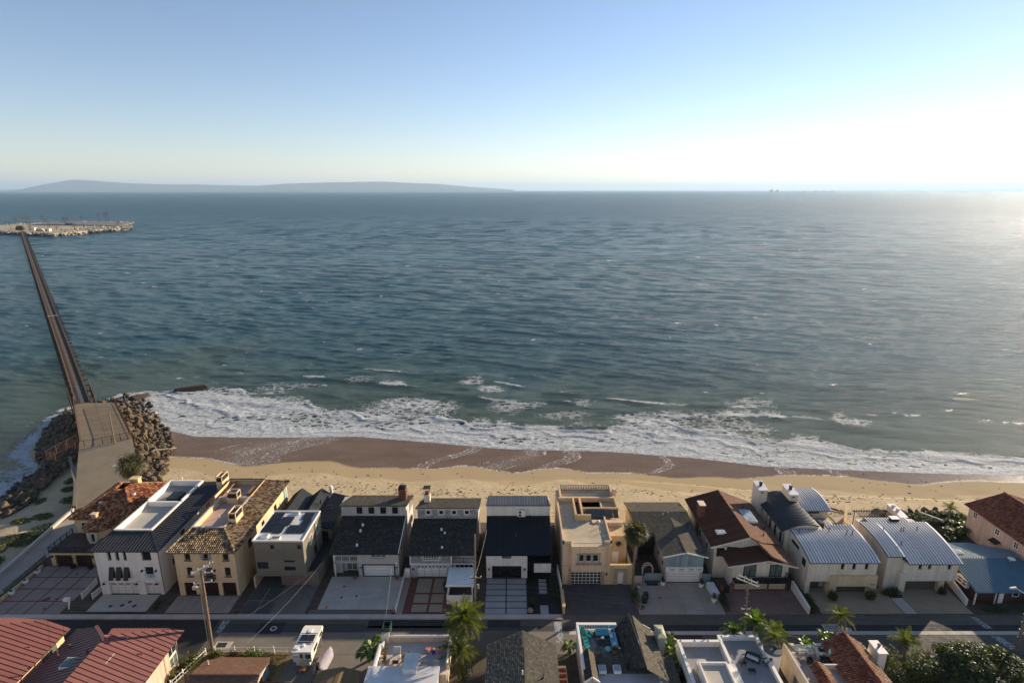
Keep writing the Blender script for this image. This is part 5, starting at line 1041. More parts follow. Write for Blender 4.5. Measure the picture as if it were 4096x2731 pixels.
d2 = drive(-62.8, -54.0, 70.3, 73.95, 1, 1, CONCL, CONC, .03); MB().box(-62.8, -53.8, 69.9, 70.2, G, G + .06).build('trench_drain', DARKM, d2)
for p in ((-56.4, 71.5), (-58.3, 71.6)): disc(p[0], p[1], .3, G + TS, DARKM, 'drain_cover', d2)
for p in ((-60.2, 71.5), (-57.9, 72.4)): MB().box(p[0], p[0] + .5, p[1] - .3, p[1] + .2, G + TS, G + .055).build('cover_plate', DARKM, d2)
drive(-51.1, -41.6, 70.0, 73.7, 8, 1, CONC, DARKPAV, .03)
drive(-40.0, -35.6, 69.8, 75.4, 2, 2, DARKPAV, CONC, .06); drive(-35.5, -30.4, 69.8, 76.0, 3, 2, mat('brown_grey_concrete', (.2, .17, .145), .9, .15, .5, tint=.1), DARKPAV, .03); drive(-39.8, -36.3, 75.5, 78.9, 3, 3, DARKPAV, SOIL, .03)
d5 = drive(-28.9, -17.2, 70.75, 78.15, 4, 3, CONCL, CONC, .02); [disc(x, y, .18, G + TS, DARKM, 'drain_cover', d5) for x, y in ((-26.3, 75.8), (-26.0, 73.3), (-23.8, 73.6))]
sheet('gravel_strip', -30, -17.2, 69.75, 70.7, G + .03, GRAVEL, kind='structure')
d6 = MB().box(-16.1, -9.7, 69.75, 77.9, G - .1, G + .03).build('driveway', BRICKP, kind='structure')
for a in ((-14.9, -12.7), (-12.3, -10.4)):
    for c in ((70.3, 71.8), (72.2, 74.0), (74.4, 77.6)): b = MB(); b.cur = rnd.random(); b.box(a[0], a[1], c[0], c[1], G + .03, G + .045).build('slab', TANPAV, d6)
b = MB().box(-17.0, -16.15, 69.75, 77.8, G, G + .035).build('garden_path', CONC, kind='structure')
drive(-4.1, 2.3, 69.75, 77.7, 2, 6, mat('blue_grey_concrete', (.38, .37, .36), .85, .1, .5, tint=.08), BLACKM, .09)
sp = sheet('garden_bed', 2.35, 7.4, 69.75, 79.5, G + .02, BLACKM, kind='structure'); 
for i, (y0, y1) in enumerate(((69.8, 71.6), (74.2, 74.9), (75.1, 75.8), (76.0, 76.7), (76.9, 77.5))): MB().box(4.2, 5.4, y0, y1, G + .02, G + .06).build('stepping_slab', MATS['blue_grey_concrete'], sp)
drive(7.9, 18.6, 69.72, 76.2, 26, 13, DARKPAV, mat('paver_joint', (.06, .057, .055), .9, .1), .012, 'driveway')
d9 = drive(18.65, 31.4, 69.72, 76.7, 4, 2, CONC, SOIL, .02, split=[18.65, 22.4, 25.6, 28.6, 31.4]); disc(22.6, 73.3, .15, G + TS, DARKM, 'drain_cover', d9); MB().box(21.2, 23.0, 76.0, 76.6, G + TS, G + .06).build('door_mat', BLACKM, d9)
drive(33.2, 43.3, 69.72, 74.9, 4, 2, BRNPAV, mat('brown_joint', (.10, .06, .05), .9, .1), .02); drive(31.6, 33.15, 69.72, 74.9, 4, 12, BRNPAV, MATS['brown_joint'], .02)
d11 = drive(45.5, 57.6, 69.9, 75.6, 5, 2, TANPAV, CONC, .02); disc(48.3, 70.8, .42, G + TS, CONCL, 'manhole_cover', d11)
drive(59.6, 67.7, 69.9, 75.2, 3, 2, TANPAV, CONC, .02); MB().box(57.7, 59.5, 69.9, 73.2, G, G + .03).build('garden_path', CONCL, kind='structure')

# ------------------------------------------------------------------ near row of houses
def nh(label, loc, cat='house'): return thing('street_house', label, cat, loc, 'houses on the near side of the street')
h = nh('pink house with red seamed metal roof, leftmost in the near corner', (-64, 55, G))
roof_face(h, [(-57.9, 40, 8.0), (-57.9, 62.0, 8.0), (-60.9, 62.0, 9.3), (-66.0, 58.5, 11.5), (-66.0, 40, 11.5)], 'seam', REDR, w=.62, rib=REDRIB, thick=.16)
roof_face(h, [(-72, 59.5, 9.0), (-66.0, 58.5, 11.5), (-60.9, 62.0, 9.3), (-66, 63.0, 8.8), (-72, 63, 8.8)][::-1], 'seam', REDR, w=.62, rib=REDRIB, thick=.16, nobase=True)
body(h, -70, -58.5, 40, 61.4, G, 7.9, CREAM); window(h, 'R', -58.5, 57.6, 60.2, 5.6, 7.4, WTRIM, GLASSG, 2)
vent(h, -59.8, 58.0, 8.9, .25, REDR); vent(h, -63.0, 55.8, 10.2, .6, REDR, .1, True); drain(h, -58.4, 56.8, G, 7.8, OFFW); drain(h, -58.4, 54.8, G, 7.8, OFFW)
h = nh('pink house with red seamed metal gable roof and two skylights, by the left utility pole', (-50, 55, G))
ze, zr = 8.0, 10.6
roof_face(h, [(-42.8, 40, ze), (-42.8, 61.7, ze), (-44.2, 61.0, 8.75), (-49.6, 57.2, zr), (-49.6, 40, zr)], 'seam', REDR, w=.62, rib=REDRIB, thick=.16)
roof_face(h, [(-57.0, 61.9, ze), (-57.0, 40, ze), (-49.6, 40, zr), (-49.6, 57.2, zr), (-53.4, 60.8, 9.3)], 'seam', mat('left_slope_red_roof', (0.19, 0.075, 0.065), .42, .1, .4, metal=.15, tint=.12), w=.55, rib=REDRIB, thick=.16)
MB().bar((-49.6, 40, zr + .08), (-49.6, 57.2, zr + .08), .5, .06).bar((-49.6, 57.2, zr + .08), (-53.5, 60.9, 9.42), .4, .06).build('ridge_cap', REDR, h)
roof_face(h, [(-44.2, 61.2, 8.72), (-51.8, 61.2, 8.72), (-49.6, 57.2, zr)], 'seam', REDR, w=.5, rib=REDRIB, thick=.16)
body(h, -56.4, -43.6, 40, 61.0, G, 7.9, mat('peach_stucco', (.62, .45, .33), .9, .1, .5)); MB().box(-43.6, -43.52, 50, 57.5, G, 7.8).build('pink_wall_panel', PINKST, h)
window(h, 'R', -43.6, 59.0, 60.6, 6.0, 7.7, WTRIM, GLASS, 2); window(h, 'R', -43.6, 59.0, 60.6, 4.4, 5.8, WTRIM, GLASSG, 2); drain(h, -43.5, 58.2, G, 7.8, OFFW)
skylight(h, -52.7, -51.2, 53.7, 55.2, 9.7, GLASSG, WTRIM, .3); skylight(h, -48.8, -47.2, 53.9, 55.4, 10.1, GLASSG, WTRIM, .3)
for p in ((-54.8, 58.0, 8.9, .25), (-55.2, 56.6, 8.9, .7), (-50.6, 55.6, 10.3, .3), (-48.6, 55.8, 10.3, .3), (-44.9, 56.6, 8.9, .5), (-44.2, 57.6, 8.6, .25)): vent(h, *p, REDR, .07, True)
h = nh('bungalow with plain brown shingle gable roof below the left utility pole', (-35, 57, G))
roof_face(h, [(-31.0, 59.6, 5.7), (-37.3, 59.6, 5.7), (-38.9, 58.6, 6.0), (-38.9, 56.0, 6.6), (-30.7, 56.0, 6.6), (-30.6, 58.5, 6.1)][::1], 'shingle', SHIN3, course=.25, sh=.35)
roof_face(h, [(-39.4, 52.0, 5.4), (-30.2, 52.0, 5.4), (-30.7, 56.0, 6.6), (-38.9, 56.0, 6.6)], 'shingle', SHIN3, course=.25, sh=.35); ridge_cap(h, (-38.9, 56, 6.66), (-30.7, 56, 6.66), SHIN3, .13, True)
body(h, -38.6, -31.2, 52.5, 59.2, G, 5.7, BLUEW); window(h, 'R', -31.2, 56.5, 57.5, 4.3, 5.4, WTRIM); window(h, 'R', -31.2, 54.5, 55.3, 4.3, 5.4, WTRIM); MB().box(-31.2, -30.75, 52.5, 58.4, 5.9, 6.05).build('eave_board', WTRIM, h); vent(h, -38.0, 58.0, 6.2, .6, WTRIM, .05)
h = nh('garage with tan felt gable roof in front of the covered boat', (-21, 56, G), 'garage')
roof_face(h, [(-24.3, 50, 5.4), (-24.3, 57.8, 5.4), (-21.2, 57.8, 6.0), (-21.2, 50, 6.0)][::-1], 'shingle', SHIN4, course=.9, sh=5.0); roof_face(h, [(-18.9, 50, 5.4), (-18.9, 57.8, 5.4), (-21.2, 57.8, 6.0), (-21.2, 50, 6.0)], 'shingle', SHIN4, course=.9, sh=5.0); body(h, -24.0, -19.2, 50, 57.5, G, 5.4, OFFW)
# white terrace house
h = nh('white house with sunken terrace of pink chairs and square fire pit behind its white roof', (-12.5, 58, G))
body(h, -17.4, -8.0, 56.2, 61.2, G, 6.5, OFFW); parapet(h, -16.9, -7.9, 57.0, 61.5, 6.5, 7.35, CREAM, .25, mat('pale_grey_floor', (.46, .46, .46), .7, .1), None, 'RB')
MB().box(-17.0, -16.7, 56.5, 60.2, 6.5, 7.3).box(-16.7, -16.45, 59.9, 60.9, 6.5, 7.3).build('parapet', WTRIM, h)
for i in range(19): MB().tube([(-15.75 + i * .42, 61.37, 7.36), (-15.36 + i * .42, 61.37, 7.36)], [.17, .15], 8).build('coping_tile', WTRIM, h)
for i in range(10): MB().tube([(-8.02, 57.0 + i * .43, 7.36), (-8.02, 57.4 + i * .43, 7.36)], [.16, .14], 8).build('coping_tile', WTRIM, h)
body(h, -17.3, -8.9, 50, 56.4, G, 7.3, OFFW); MB().box(-17.5, -8.8, 50, 56.5, 7.3, 7.45).build('flat_roof', WHTFL, h); MB().box(-13.1, -11.5, 55.3, 57.6, 7.45, 8.1).box(-13.2, -11.4, 55.2, 57.7, 8.1, 8.22).build('skylight_box', WHTFL, h)
MB().box(-16.95, -15.95, 61.0, 61.5, G, 7.9).build('chimney', OFFW, h)
b = MB().box(-16.95, -16.87, 61.5, 62.9, 7.2, 8.4).box(-16.03, -15.95, 61.5, 62.9, 7.2, 8.4).box(-16.87, -16.03, 62.82, 62.9, 7.2, 8.4).box(-16.87, -16.03, 61.5, 61.6, 7.2, 8.4).box(-16.87, -16.03, 61.6, 62.82, 7.2, 7.3).box(-16.87, -16.03, 62.1, 62.2, 7.3, 8.2).build('green_hood', mat('dark_green_metal', (.03, .055, .045), .4, .1), h)
# gable house with split grey roof
h = nh('house with steep ridge grey shingle roof, dark on its left slope, and stepped side parapet', (1.2, 56, G))
roof_face(h, [(-3.1, 58.6, 8.6), (-3.1, 46, 8.6), (1.5, 46, 10.0), (1.5, 59.5, 9.8)], 'shingle', SHIN2, course=.25, sh=.3); roof_face(h, [(5.5, 46, 8.6), (5.5, 58.6, 8.6), (1.5, 59.5, 9.8), (1.5, 46, 10.0)], 'shingle', SHIN2, course=.25, sh=.3); ridge_cap(h, (1.5, 46, 10.08), (1.5, 59.5, 9.88), SHIN2, .14)
body(h, -2.7, 5.2, 46, 58.2, G, 8.5, OFFW); body(h, 5.21, 6.7, 50, 57.6, G, 6.4, SANDY, name='side_wing')
for i in range(5): MB().box(5.3, 6.6, 53.2 + i * .85, 53.35 + i * .85, 6.4, 6.9).build('trellis_bar', BRICK, h)
MB().box(5.25, 6.7, 52.6, 52.9, 6.4, 8.0).box(5.8, 6.6, 51.9, 52.6, 6.4, 7.4).build('chimney', PINKST, h); vent(h, 1.2, 52.8, 9.8, .7, WTRIM, .08); vent(h, 3.6, 53, 9.4, .4)
# grey gable with the turquoise deck
h = nh('white-railed roof deck house with steep grey gable, two skylights and tall pale chimney', (14, 58, G))
body(h, 8.6, 18.6, 50, 62.8, G, 7.0, GREYW); sheet('deck_floor', 8.8, 13.8, 58.0, 62.6, 7.04, mat('deck_board_grey', (.20, .19, .18), .8, .2, 1), h, t=.04)
for i in range(13): b = MB(); b.cur = rnd.random(); b.box(8.82 + i * .38, 9.17 + i * .38, 58.0, 62.55, 7.04, 7.06).build('deck_board', WOODG, h)
MB().box(8.5, 8.8, 55.5, 63.0, 6.9, 8.1).box(8.8, 9.5, 62.6, 62.9, 6.9, 8.0).box(12.8, 13.8, 62.6, 62.9, 6.9, 8.0).build('parapet', WTRIM, h); MB().box(8.5, 13.8, 62.55, 62.95, 8.0, 8.12).box(9.5, 12.8, 62.65, 62.85, 7.1, 7.2).build('deck_rail', WTRIM, h)
for i in range(15): MB().box(9.6 + i * .22, 9.66 + i * .22, 62.7, 62.78, 7.2, 8.0).build('baluster', WTRIM, h)
roof_face(h, [(13.6, 62.6, 7.4), (13.9, 56.5, 7.4), (15.2, 54.6, 9.0), (15.9, 54.2, 9.6), (15.9, 63.0, 9.2)], 'shingle', SHIN1, course=.25, sh=.3, thick=.1)  # left slope's shade is put into its darker shingle colour
roof_face(h, [(18.6, 54.2, 7.4), (18.6, 61.5, 7.4), (17.7, 62.0, 8.0), (15.9, 63.0, 9.2), (15.9, 54.2, 9.2)], 'shingle', SHIN2, course=.25, sh=.3, thick=.1)
MB().ext([(13.7, 62.5, 7.0), (18.4, 62.5, 7.0), (18.3, 62.5, 7.5), (15.9, 62.5, 9.0), (13.7, 62.5, 7.4)], (0, .1, 0)).build('gable_wall', GREYW, h)
roof_face(h, [(8.8, 52.6, 6.4), (20.0, 52.6, 6.4), (20.0, 58.0, 7.35), (8.8, 58.0, 7.35)], 'shingle', SHIN2, course=.25, sh=.3, thick=.1)
roof_face(h, [(8.6, 58.0, 7.8), (8.6, 53.9, 7.8), (9.4, 53.9, 8.5), (9.4, 58.2, 8.5)], 'shingle', SHIN1, course=.25, sh=.3, thick=.06); roof_face(h, [(10.2, 53.9, 7.8), (10.2, 58.0, 7.8), (9.4, 58.2, 8.5), (9.4, 53.9, 8.5)], 'shingle', SHIN2, course=.25, sh=.3, thick=.06)  # dormer slopes likewise: dark shingle paints in the left side's shade
MB().bar((8.45, 53.8, 7.7), (9.4, 53.8, 8.45), .08, .25).bar((9.4, 53.8, 8.45), (10.35, 53.8, 7.7), .08, .25).build('barge_board', WTRIM, h); MB().box(8.7, 10.1, 54.1, 57.8, 6.6, 7.8).build('dormer_wall', GREYW, h)
skylight(h, 10.5, 11.4, 55.6, 56.6, 7.25, SKYL, WTRIM, .3); skylight(h, 12.3, 13.2, 55.6, 56.6, 7.25, SKYL, WTRIM, .3); MB().tube([(14.1, 56.2, 7.2), (14.1, 56.2, 8.3)], .11, 10).build('stove_pipe', BLACKM, h)
c = MB().box(18.55, 19.4, 59.5, 61.4, G, 8.8).build('chimney', mat('grey_painted_brick', (.42, .43, .41), .85, .1), h)
for i in range(18):
    for k in range(3): b = MB(); b.cur = rnd.random(); z = 4.0 + i * .26; b.box(18.58 + k * .27 + .1 * (i % 2), 18.82 + k * .27 + .1 * (i % 2) - (.1 if k == 2 and i % 2 else 0), 59.46, 59.5, z, z + .23).build('brick', MATS['grey_painted_brick'], c)
MB().box(18.4, 19.55, 59.3, 61.6, 8.8, 8.95).hull8([(18.4, 59.3, 8.95), (19.55, 59.3, 8.95), (19.55, 61.6, 8.95), (18.4, 61.6, 8.95), (18.8, 60.2, 9.1), (19.1, 60.2, 9.1), (19.1, 60.7, 9.1), (18.8, 60.7, 9.1)]).build('chimney_cap', mat('sage_metal', (.36, .38, .24), .6, .1), c); MB().lathe((18.97, 60.4, 9.1), [(.3, 0), (.3, .2), (.2, .22), (.2, .45)], 12).build('flue', OFFW, c)
# white terraces
h = nh('white cubic house with two grey roof terraces and round chimney tower', (26.5, 57, G))
b1 = body(h, 21.0, 26.6, 50, 60.0, G, 7.2, WHITE); body(h, 26.61, 31.8, 50, 61.0, G, 7.4, WHITE)
parapet(h, 21.1, 26.5, 53, 60.0, 7.2, 8.0, WHITE, .28, GREYFL, WTRIM, 'LB'); parapet(h, 26.5, 31.6, 50, 60.8, 7.4, 8.0, WHITE, .28, GREYFL, WTRIM, 'LBR')
for x in (21.5, 23.3, 25.0): MB().box(x - .06, x + .06, 59.75, 59.95, 8.06, 8.12).build('coping_spacer', BRICK, h)
for x in (27.0, 28.6, 30.2, 31.4): MB().box(x - .06, x + .06, 60.55, 60.7, 8.06, 8.12).build('coping_spacer', BRICK, h)
window(h, 'L', 21.0, 55.2, 57.6, 4.6, 6.6, BLACKM, GLASS, 2); c = MB().lathe((32.2, 57.7, G), [(1.0, 0), (1.0, 5.2)], 28).build('chimney_tower', WHITE, h); MB().lathe((32.2, 57.7, 8.7), [(1.12, 0), (1.12, .12)], 28).build('tower_cap', mat('grey_slate', (.12, .115, .105), .8, .4, 2.5), c); MB().lathe((32.5, 57.7, 8.82), [(.16, 0), (.16, .3), (.26, .31), (.26, .4), (.16, .42)], 12).build('flue', BLACKM, c)
MB().lathe((23.0, 56.0, 6.9), [(.8, 0), (.8, 1.3), (.7, 1.36)], 24).build('round_roof', mat('stained_white', (.5, .47, .4), .9, .3, 2), h); body(h, 22.4, 25.8, 50, 55.7, 7.1, 8.4, WHITE, name='upper_block'); parapet(h, 22.4, 25.8, 51, 55.8, 8.4, 8.8, WHITE, .2, CONCL, None, 'LBR', fname='flat_roof'); body(h, 25.0, 27.0, 50, 56.2, 7.1, 8.1, WHITE, name='stair_block')
# tile roof and terrace
h = nh('white terrace house with rust tile gable roof and tall white chimney beside the tree', (41, 57, G))
body(h, 34.9, 40.0, 50, 60.4, G, 6.0, OFFW); sheet('terrace_floor', 35.1, 41.5, 52, 60.3, 6.04, mat('terrace_concrete', (.33, .33, .33), .8, .12, .5), h)
MB().box(34.9, 35.15, 52, 60.0, 6.0, 7.3).box(34.9, 36.2, 60.0, 60.4, 6.0, 7.2).box(38.9, 40.2, 60.0, 60.4, 6.0, 7.2).box(36.2, 38.9, 60.15, 60.25, 6.0, 6.25).build('parapet', mat('blush_stucco', (.62, .54, .46), .9, .08), h); MB().box(36.2, 38.9, 60.18, 60.2, 6.25, 7.2).build('glass_balustrade', CLEAR, h)
window(h, 'L', 34.9, 55.2, 57.0, 4.2, 5.8, GREYW, GLASSG, 2); body(h, 40.01, 45.2, 50, 60.2, G, 7.0, OFFW)
roof_face(h, [(39.7, 60.3, 7.1), (39.7, 50, 7.1), (43.0, 50, 8.1), (43.0, 61.2, 8.1)], 'tile', TERRB, course=.4, sh=.3); roof_face(h, [(44.9, 50, 7.1), (44.9, 60.3, 7.1), (43.0, 61.2, 8.1), (43.0, 50, 8.1)], 'tile', mat('sunlit_rust_tile', (.3, .16, .08), .8, .15, .6, tcols=[(.22, .1, .045), (.36, .2, .1), (.42, .26, .13)]), course=.4, sh=.3); ridge_cap(h, (43, 50, 8.2), (43, 61.2, 8.2), TERRB, .13, True)  # right slope in a paler tile copy, sunlight put into its colour
MB().ext([(40.0, 60.1, 6.9), (44.7, 60.1, 6.9), (43, 60.1, 7.9)], (0, .1, 0)).build('gable_wall', OFFW, h)
c = MB().box(45.6, 46.6, 57.9, 59.9, G, 7.9).build('chimney', WHITE, h); MB().box(45.5, 46.7, 57.8, 60.0, 7.9, 8.02).build('chimney_cap', WTRIM, c); MB().lathe((46.15, 58.9, 8.02), [(.14, 0), (.14, .25), (.22, .26), (.2, .4)], 10).build('flue', BRICK, c)
parapet(h, 37.6, 41.9, 50, 57.0, 6.6, 7.3, OFFW, .2, CONCL, None, 'LBR', fname='flat_roof'); body(h, 37.6, 41.8, 50, 56.8, 6.0, 6.6, OFFW, name='upper_block')
roof_face(h, [(36.4, 56.6, 7.2), (36.4, 50, 7.2), (37.4, 50, 7.7), (37.4, 57.0, 7.7)], 'tile', TERRB, course=.4, sh=.3); roof_face(h, [(38.4, 50, 7.2), (38.4, 56.6, 7.2), (37.4, 57.0, 7.7), (37.4, 50, 7.7)], 'tile', MATS['sunlit_rust_tile'], course=.4, sh=.3)  # small gable's right slope, sunlight again painted into the tile colour

# ------------------------------------------------------------------ walls, fences, poles, wires
def fence(name, label, pts, h0, m, wp=.12, gap=.03, post=1.8, cat='fence', picket='picket', z=G):
    t = thing(name, label, cat, (*pts[0], z))
    for i in range(len(pts) - 1):
        a, c = Vector((*pts[i], z)), Vector((*pts[i + 1], z)); L = (c - a).length; d = (c - a).normalized(); N = max(1, int(L / (wp + gap))); U = Vector((0, 0, 1))
        for k in range(N):
            q = a + d * ((k + .5) * L / N); b = MB(); b.cur = rnd.random(); e = d * wp / 2; w = d.cross(U) * .012; hh = h0 * rnd.uniform(.97, 1.0)
            b.hull8([q - e - w, q + e - w, q + e + w, q - e + w, q - e - w + U * hh, q + e - w + U * hh, q + e + w + U * hh, q - e + w + U * hh]).build(picket, m, t)
        b = MB(); b.bar(a + U * h0 * .25 - d.cross(U) * .04, c + U * h0 * .25 - d.cross(U) * .04, .04, .09); b.build('rail', m, t)
        b = MB(); b.bar(a + U * h0 * .8 - d.cross(U) * .04, c + U * h0 * .8 - d.cross(U) * .04, .04, .09); b.build('rail', m, t)
        for k in range(int(L / post) + 1): q = a + d * (L * k / max(1, int(L / post))); MB().bar(q, q + U * (h0 + .1), .1).build('post', m, t)
    return t
fence('picket_fence', 'weathered white picket fence behind the round white pots, left of the first driveway', [(-78.2, 82.3), (-77.8, 73.8)], 1.1, WOODG, .11, .05)
fence('entry_gate', 'low white gate and railing between the gridded driveway and the white house, nearer one', [(-65.2, 72.9), (-65.4, 76.4)], 1.1, WTRIM, .04, .08)
fence('entry_gate', 'short white railing beside the left side door of the white house', [(-63.6, 72.9), (-63.4, 75.4)], 1.1, WTRIM, .04, .08)
fence('board_fence', 'white board fence between the broad concrete drive and the brick drive', [(-17.15, 78.0), (-17.05, 70.0)], 1.25, WTRIM, .5, .02, 2.6, picket='board')
fence('board_fence', 'weathered board fence in front of the brown shingle bungalow on its left', [(-41.0, 57.6), (-38.6, 57.4)], 1.7, WOODG, .14, .01, picket='board')
fence('board_fence', 'dark board fence at the bottom edge below the camper', [(-31.0, 56.6), (-24.6, 56.3)], 1.6, WOODD, .14, .02, picket='board')
fence('wire_fence_rail', 'thin white rail fence along the dry verge beside the camper', [(-39.8, 62.6), (-29.3, 62.6)], 1.0, WTRIM, .03, 1.5, 2.6)
fence('wire_fence_rail', 'slanting white rail fence from the left utility pole toward the pink house', [(-40.9, 62.3), (-42.6, 57.2)], 1.0, WTRIM, .03, .5, 1.7)
def lowwall(label, pts, hh, m, t=.2, z=G, h2=None):
    o = thing('garden_wall', label, 'wall', (*pts[0], z)); 
    for i in range(len(pts) - 1):
        a, c = pts[i], pts[i + 1]; d = Vector((c[0] - a[0], c[1] - a[1], 0)).normalized(); n = Vector((-d.y, d.x, 0)) * t / 2; A, C_ = Vector((*a, z)), Vector((*c, z)); U = Vector((0, 0, 1)); ha, hc = (hh, h2 or hh)
        MB().hull8([A - n, C_ - n, C_ + n, A + n, A - n + U * ha, C_ - n + U * hc, C_ + n + U * hc, A + n + U * ha]).build('wall_section', m, o)
        n2 = n * 1.3; MB().hull8([A - n2 + U * ha, C_ - n2 + U * hc, C_ + n2 + U * hc, A + n2 + U * ha, A - n2 + U * (ha + .06), C_ - n2 + U * (hc + .06), C_ + n2 + U * (hc + .06), A + n2 + U * (ha + .06)]).build('coping', m, o)
    return o
lowwall('white garden wall running down the right side of the brown paved drive', [(43.5, 75.2), (43.45, 69.8)], 1.5, WHITE, .25, h2=1.1)
lowwall('white garden wall beside the blue roofed cottage', [(69.2, 77.6), (67.9, 71.6)], 1.3, WHITE, .25, h2=1.0)
lowwall('yellow stepped garden wall at the left edge of the first driveway', [(-77.2, 80.4), (-77.1, 70.4)], .5, CREAMY, .2)
lowwall('ochre post wall with letterbox at the street between the black roofed house and the sand house', [(7.6, 73.6), (7.6, 69.8)], 1.3, CREAMY, .35)
lowwall('white side wall right of the black roofed house', [(7.3, 79), (7.55, 74.0)], 1.6, WHITE, .15)
lowwall('short white wall between brick drive fence and garage, right house side', [(-17.1, 78.0), (-16.3, 78.0)], 1.6, WTRIM, .2)
lowwall('pale blue fence wall with a bend beside the garden arch', [(20.6, 76.2), (21.2, 77.3), (23.8, 77.3)], 1.2, BLUEW, .08)
lowwall('short pale blue fence wall right of the house wrap garage', [(30.1, 76.9), (31.4, 76.9)], 1.4, BLUEW, .1)
lowwall('terracotta coloured low wall behind the tall fan palm', [(19.2, 76.6), (20.5, 76.5)], 1.2, PINKST, .3)
lowwall('long low white beach path wall on the left of the picture', [(-81.0, 69.0), (-82.5, 78.0), (-84.3, 92.0), (-85.0, 97.5)], .5, CONCL, .35)
lowwall('rendered wall topped with wood beside the pier road', [(-85.2, 98.2), (-91.5, 107.0), (-102.0, 119.2)], .55, WOODG, .45, z=3.6)
lowwall('ochre wall with glass top between the two zinc roofed houses', [(63.0, 95.0), (59.4, 89.2), (60.8, 85.2)], 3.0, CREAMY, .35)
sheet('beach_path', -84.1, -78.6, 50, 96, G + .03, CONC, kind='structure')

t = thing('carport', 'white canopy shelter on posts with low white wall beside the brick drive', 'shelter', (-7.9, 74, G))
for i in range(11): MB().box(-9.9 + i * .38, -9.54 + i * .38, 72.6, 76.8, 6.2, 6.26).build('roof_panel', WTRIM, t)
MB().box(-10.0, -5.6, 72.5, 72.6, 6.05, 6.3).build('fascia', WTRIM, t)
for x in (-9.6, -6.0): MB().box(x - .08, x + .08, 72.7, 72.86, G, 6.2).build('post', WTRIM, t); MB().box(x - .08, x + .08, 76.5, 76.66, G, 6.2).build('post', WTRIM, t)
MB().box(-9.8, -5.9, 71.9, 72.05, G, 5.0).build('wall', WTRIM, t); MB().box(-9.8, -9.65, 72.05, 76, G, 5.0).build('wall', WTRIM, t)

POLE = mat('pole_wood', (.22, .16, .10), .9, .3, 1.5); GALV = mat('galvanised', (.5, .5, .48), .4, .15, 2, metal=.5)
def crossarm(t, x, y, z, L, az, n=4, m=None):
    d = Vector((math.cos(az), math.sin(az), 0)); c = Vector((x, y, z)); a = MB().bar(c - d * L / 2, c + d * L / 2, .11, .13).build('crossarm', m or GALV, t)
    for k in range(n): q = c + d * L * ((k / (n - 1)) - .5) * .94; MB().lathe(q + Vector((0, 0, .06)), [(.04, 0), (.09, .06), (.05, .14), (.08, .2), (.03, .26)], 8).build('insulator', GALV, a)
def util_pole(label, x, y, top, lean=(0, 0), r=.17):
    t = thing('utility_pole', label, 'utility pole', (x, y, G), 'utility poles along the street'); MB().tube([(x, y, G - .5), (x + lean[0], y + lean[1], top)], [r, r * .7], 10).build('pole', POLE, t)
    for k in range(14): z = G + 2.5 + k * .55; q = (z - G) / (top - G); 
    for k in range(12):
        z = G + 2.5 + k * .6
        if z < top - 1: q = (z - G) / (top - G); s = 1 if k % 2 else -1; MB().bar((x + lean[0] * q, y + lean[1] * q, z), (x + lean[0] * q + s * .35, y + lean[1] * q, z + .03), .03).build('step_peg', GALV, t)
    return t
t = util_pole('tall weathered utility pole with transformer and crossarms at the left of the street', -40.6, 63.3, 16.2, (.5, -.4), .22)
crossarm(t, -40.1, 62.9, 15.7, 2.6, R(12)); crossarm(t, -40.1, 62.9, 16.4, 2.4, R(55)); crossarm(t, -40.2, 63.0, 14.2, 2.2, R(15), 3)
MB().bar((-40.1, 62.9, 15.8), (-38.6, 63.2, 17.2), .1).bar((-40.3, 63.0, 16.2), (-38.9, 62.6, 16.9), .07).build('bracket', GALV, t); MB().lathe((-40.75, 62.75, 12.8), [(.2, 0), (.24, .05), (.24, .85), (.2, .92)], 14).build('transformer', mat('yellowed_grey', (.45, .38, .2), .5, .1), t); MB().box(-41.4, -40.9, 62.5, 62.9, 13.5, 13.9).build('cutout_switch', GALV, t)
MB().tube([(-40.9, 63.1, G), (-40.6, 62.85, 13)], .05, 6).build('conduit', GALV, t)
t = util_pole('dark utility pole behind the palm by the carport', -5.4, 69.3, 17.0, (.2, .2), .15); crossarm(t, -5.2, 69.4, 10.0, 1.6, R(5), 3, POLE); MB().lathe((-4.85, 69.2, 8.4), [(.16, 0), (.16, .7)], 10).build('transformer', GALV, t)
for k in range(3): MB().lathe((-2.3, 80, 0), [(.01, 0), (.01, .01)], 3) 
t = util_pole('grey utility pole with double crossarms rising from the palms', 32.4, 65.6, 12.2, (-.3, .3), .16); crossarm(t, 32.05, 65.9, 12.0, 3.0, R(-38)); crossarm(t, 32.05, 65.9, 12.5, 2.6, R(-42)); crossarm(t, 32.2, 65.8, 7.8, 1.3, 0, 3)
t = util_pole('brown utility pole carrying the street lamp at the right edge', 67.8, 62.8, 14.5, (-.2, -.1), .19)
MB().tube([(67.7, 62.8, 11.2), (67.0, 62.8, 12.6), (65.4, 62.8, 13.6)], .05, 6).build('lamp_arm', GALV, t); MB().hull8([(64.6, 62.65, 13.5), (65.5, 62.65, 13.5), (65.5, 62.95, 13.5), (64.6, 62.95, 13.55), (64.75, 62.7, 13.65), (65.5, 62.7, 13.75), (65.5, 62.9, 13.75), (64.75, 62.9, 13.65)]).build('lamp_head', GALV, t)
t = util_pole('slim unlit lamp post standing on the pier road by its gate', -94.7, 124.1, 13.0, (0, 0), .18); t['category'] = 'post'
WIRE = mat('wire', (.16, .15, .13), .5, .1)
def wire(label, a, b, sag, r=.012, n=14):
    a, b = Vector(a), Vector(b); tag(MB().tube([a + (b - a) * (k / n) - Vector((0, 0, sag * 4 * (k / n) * (1 - k / n))) for k in range(n + 1)], r, 4).build('power_line', WIRE), label, 'cable', 'overhead wires')
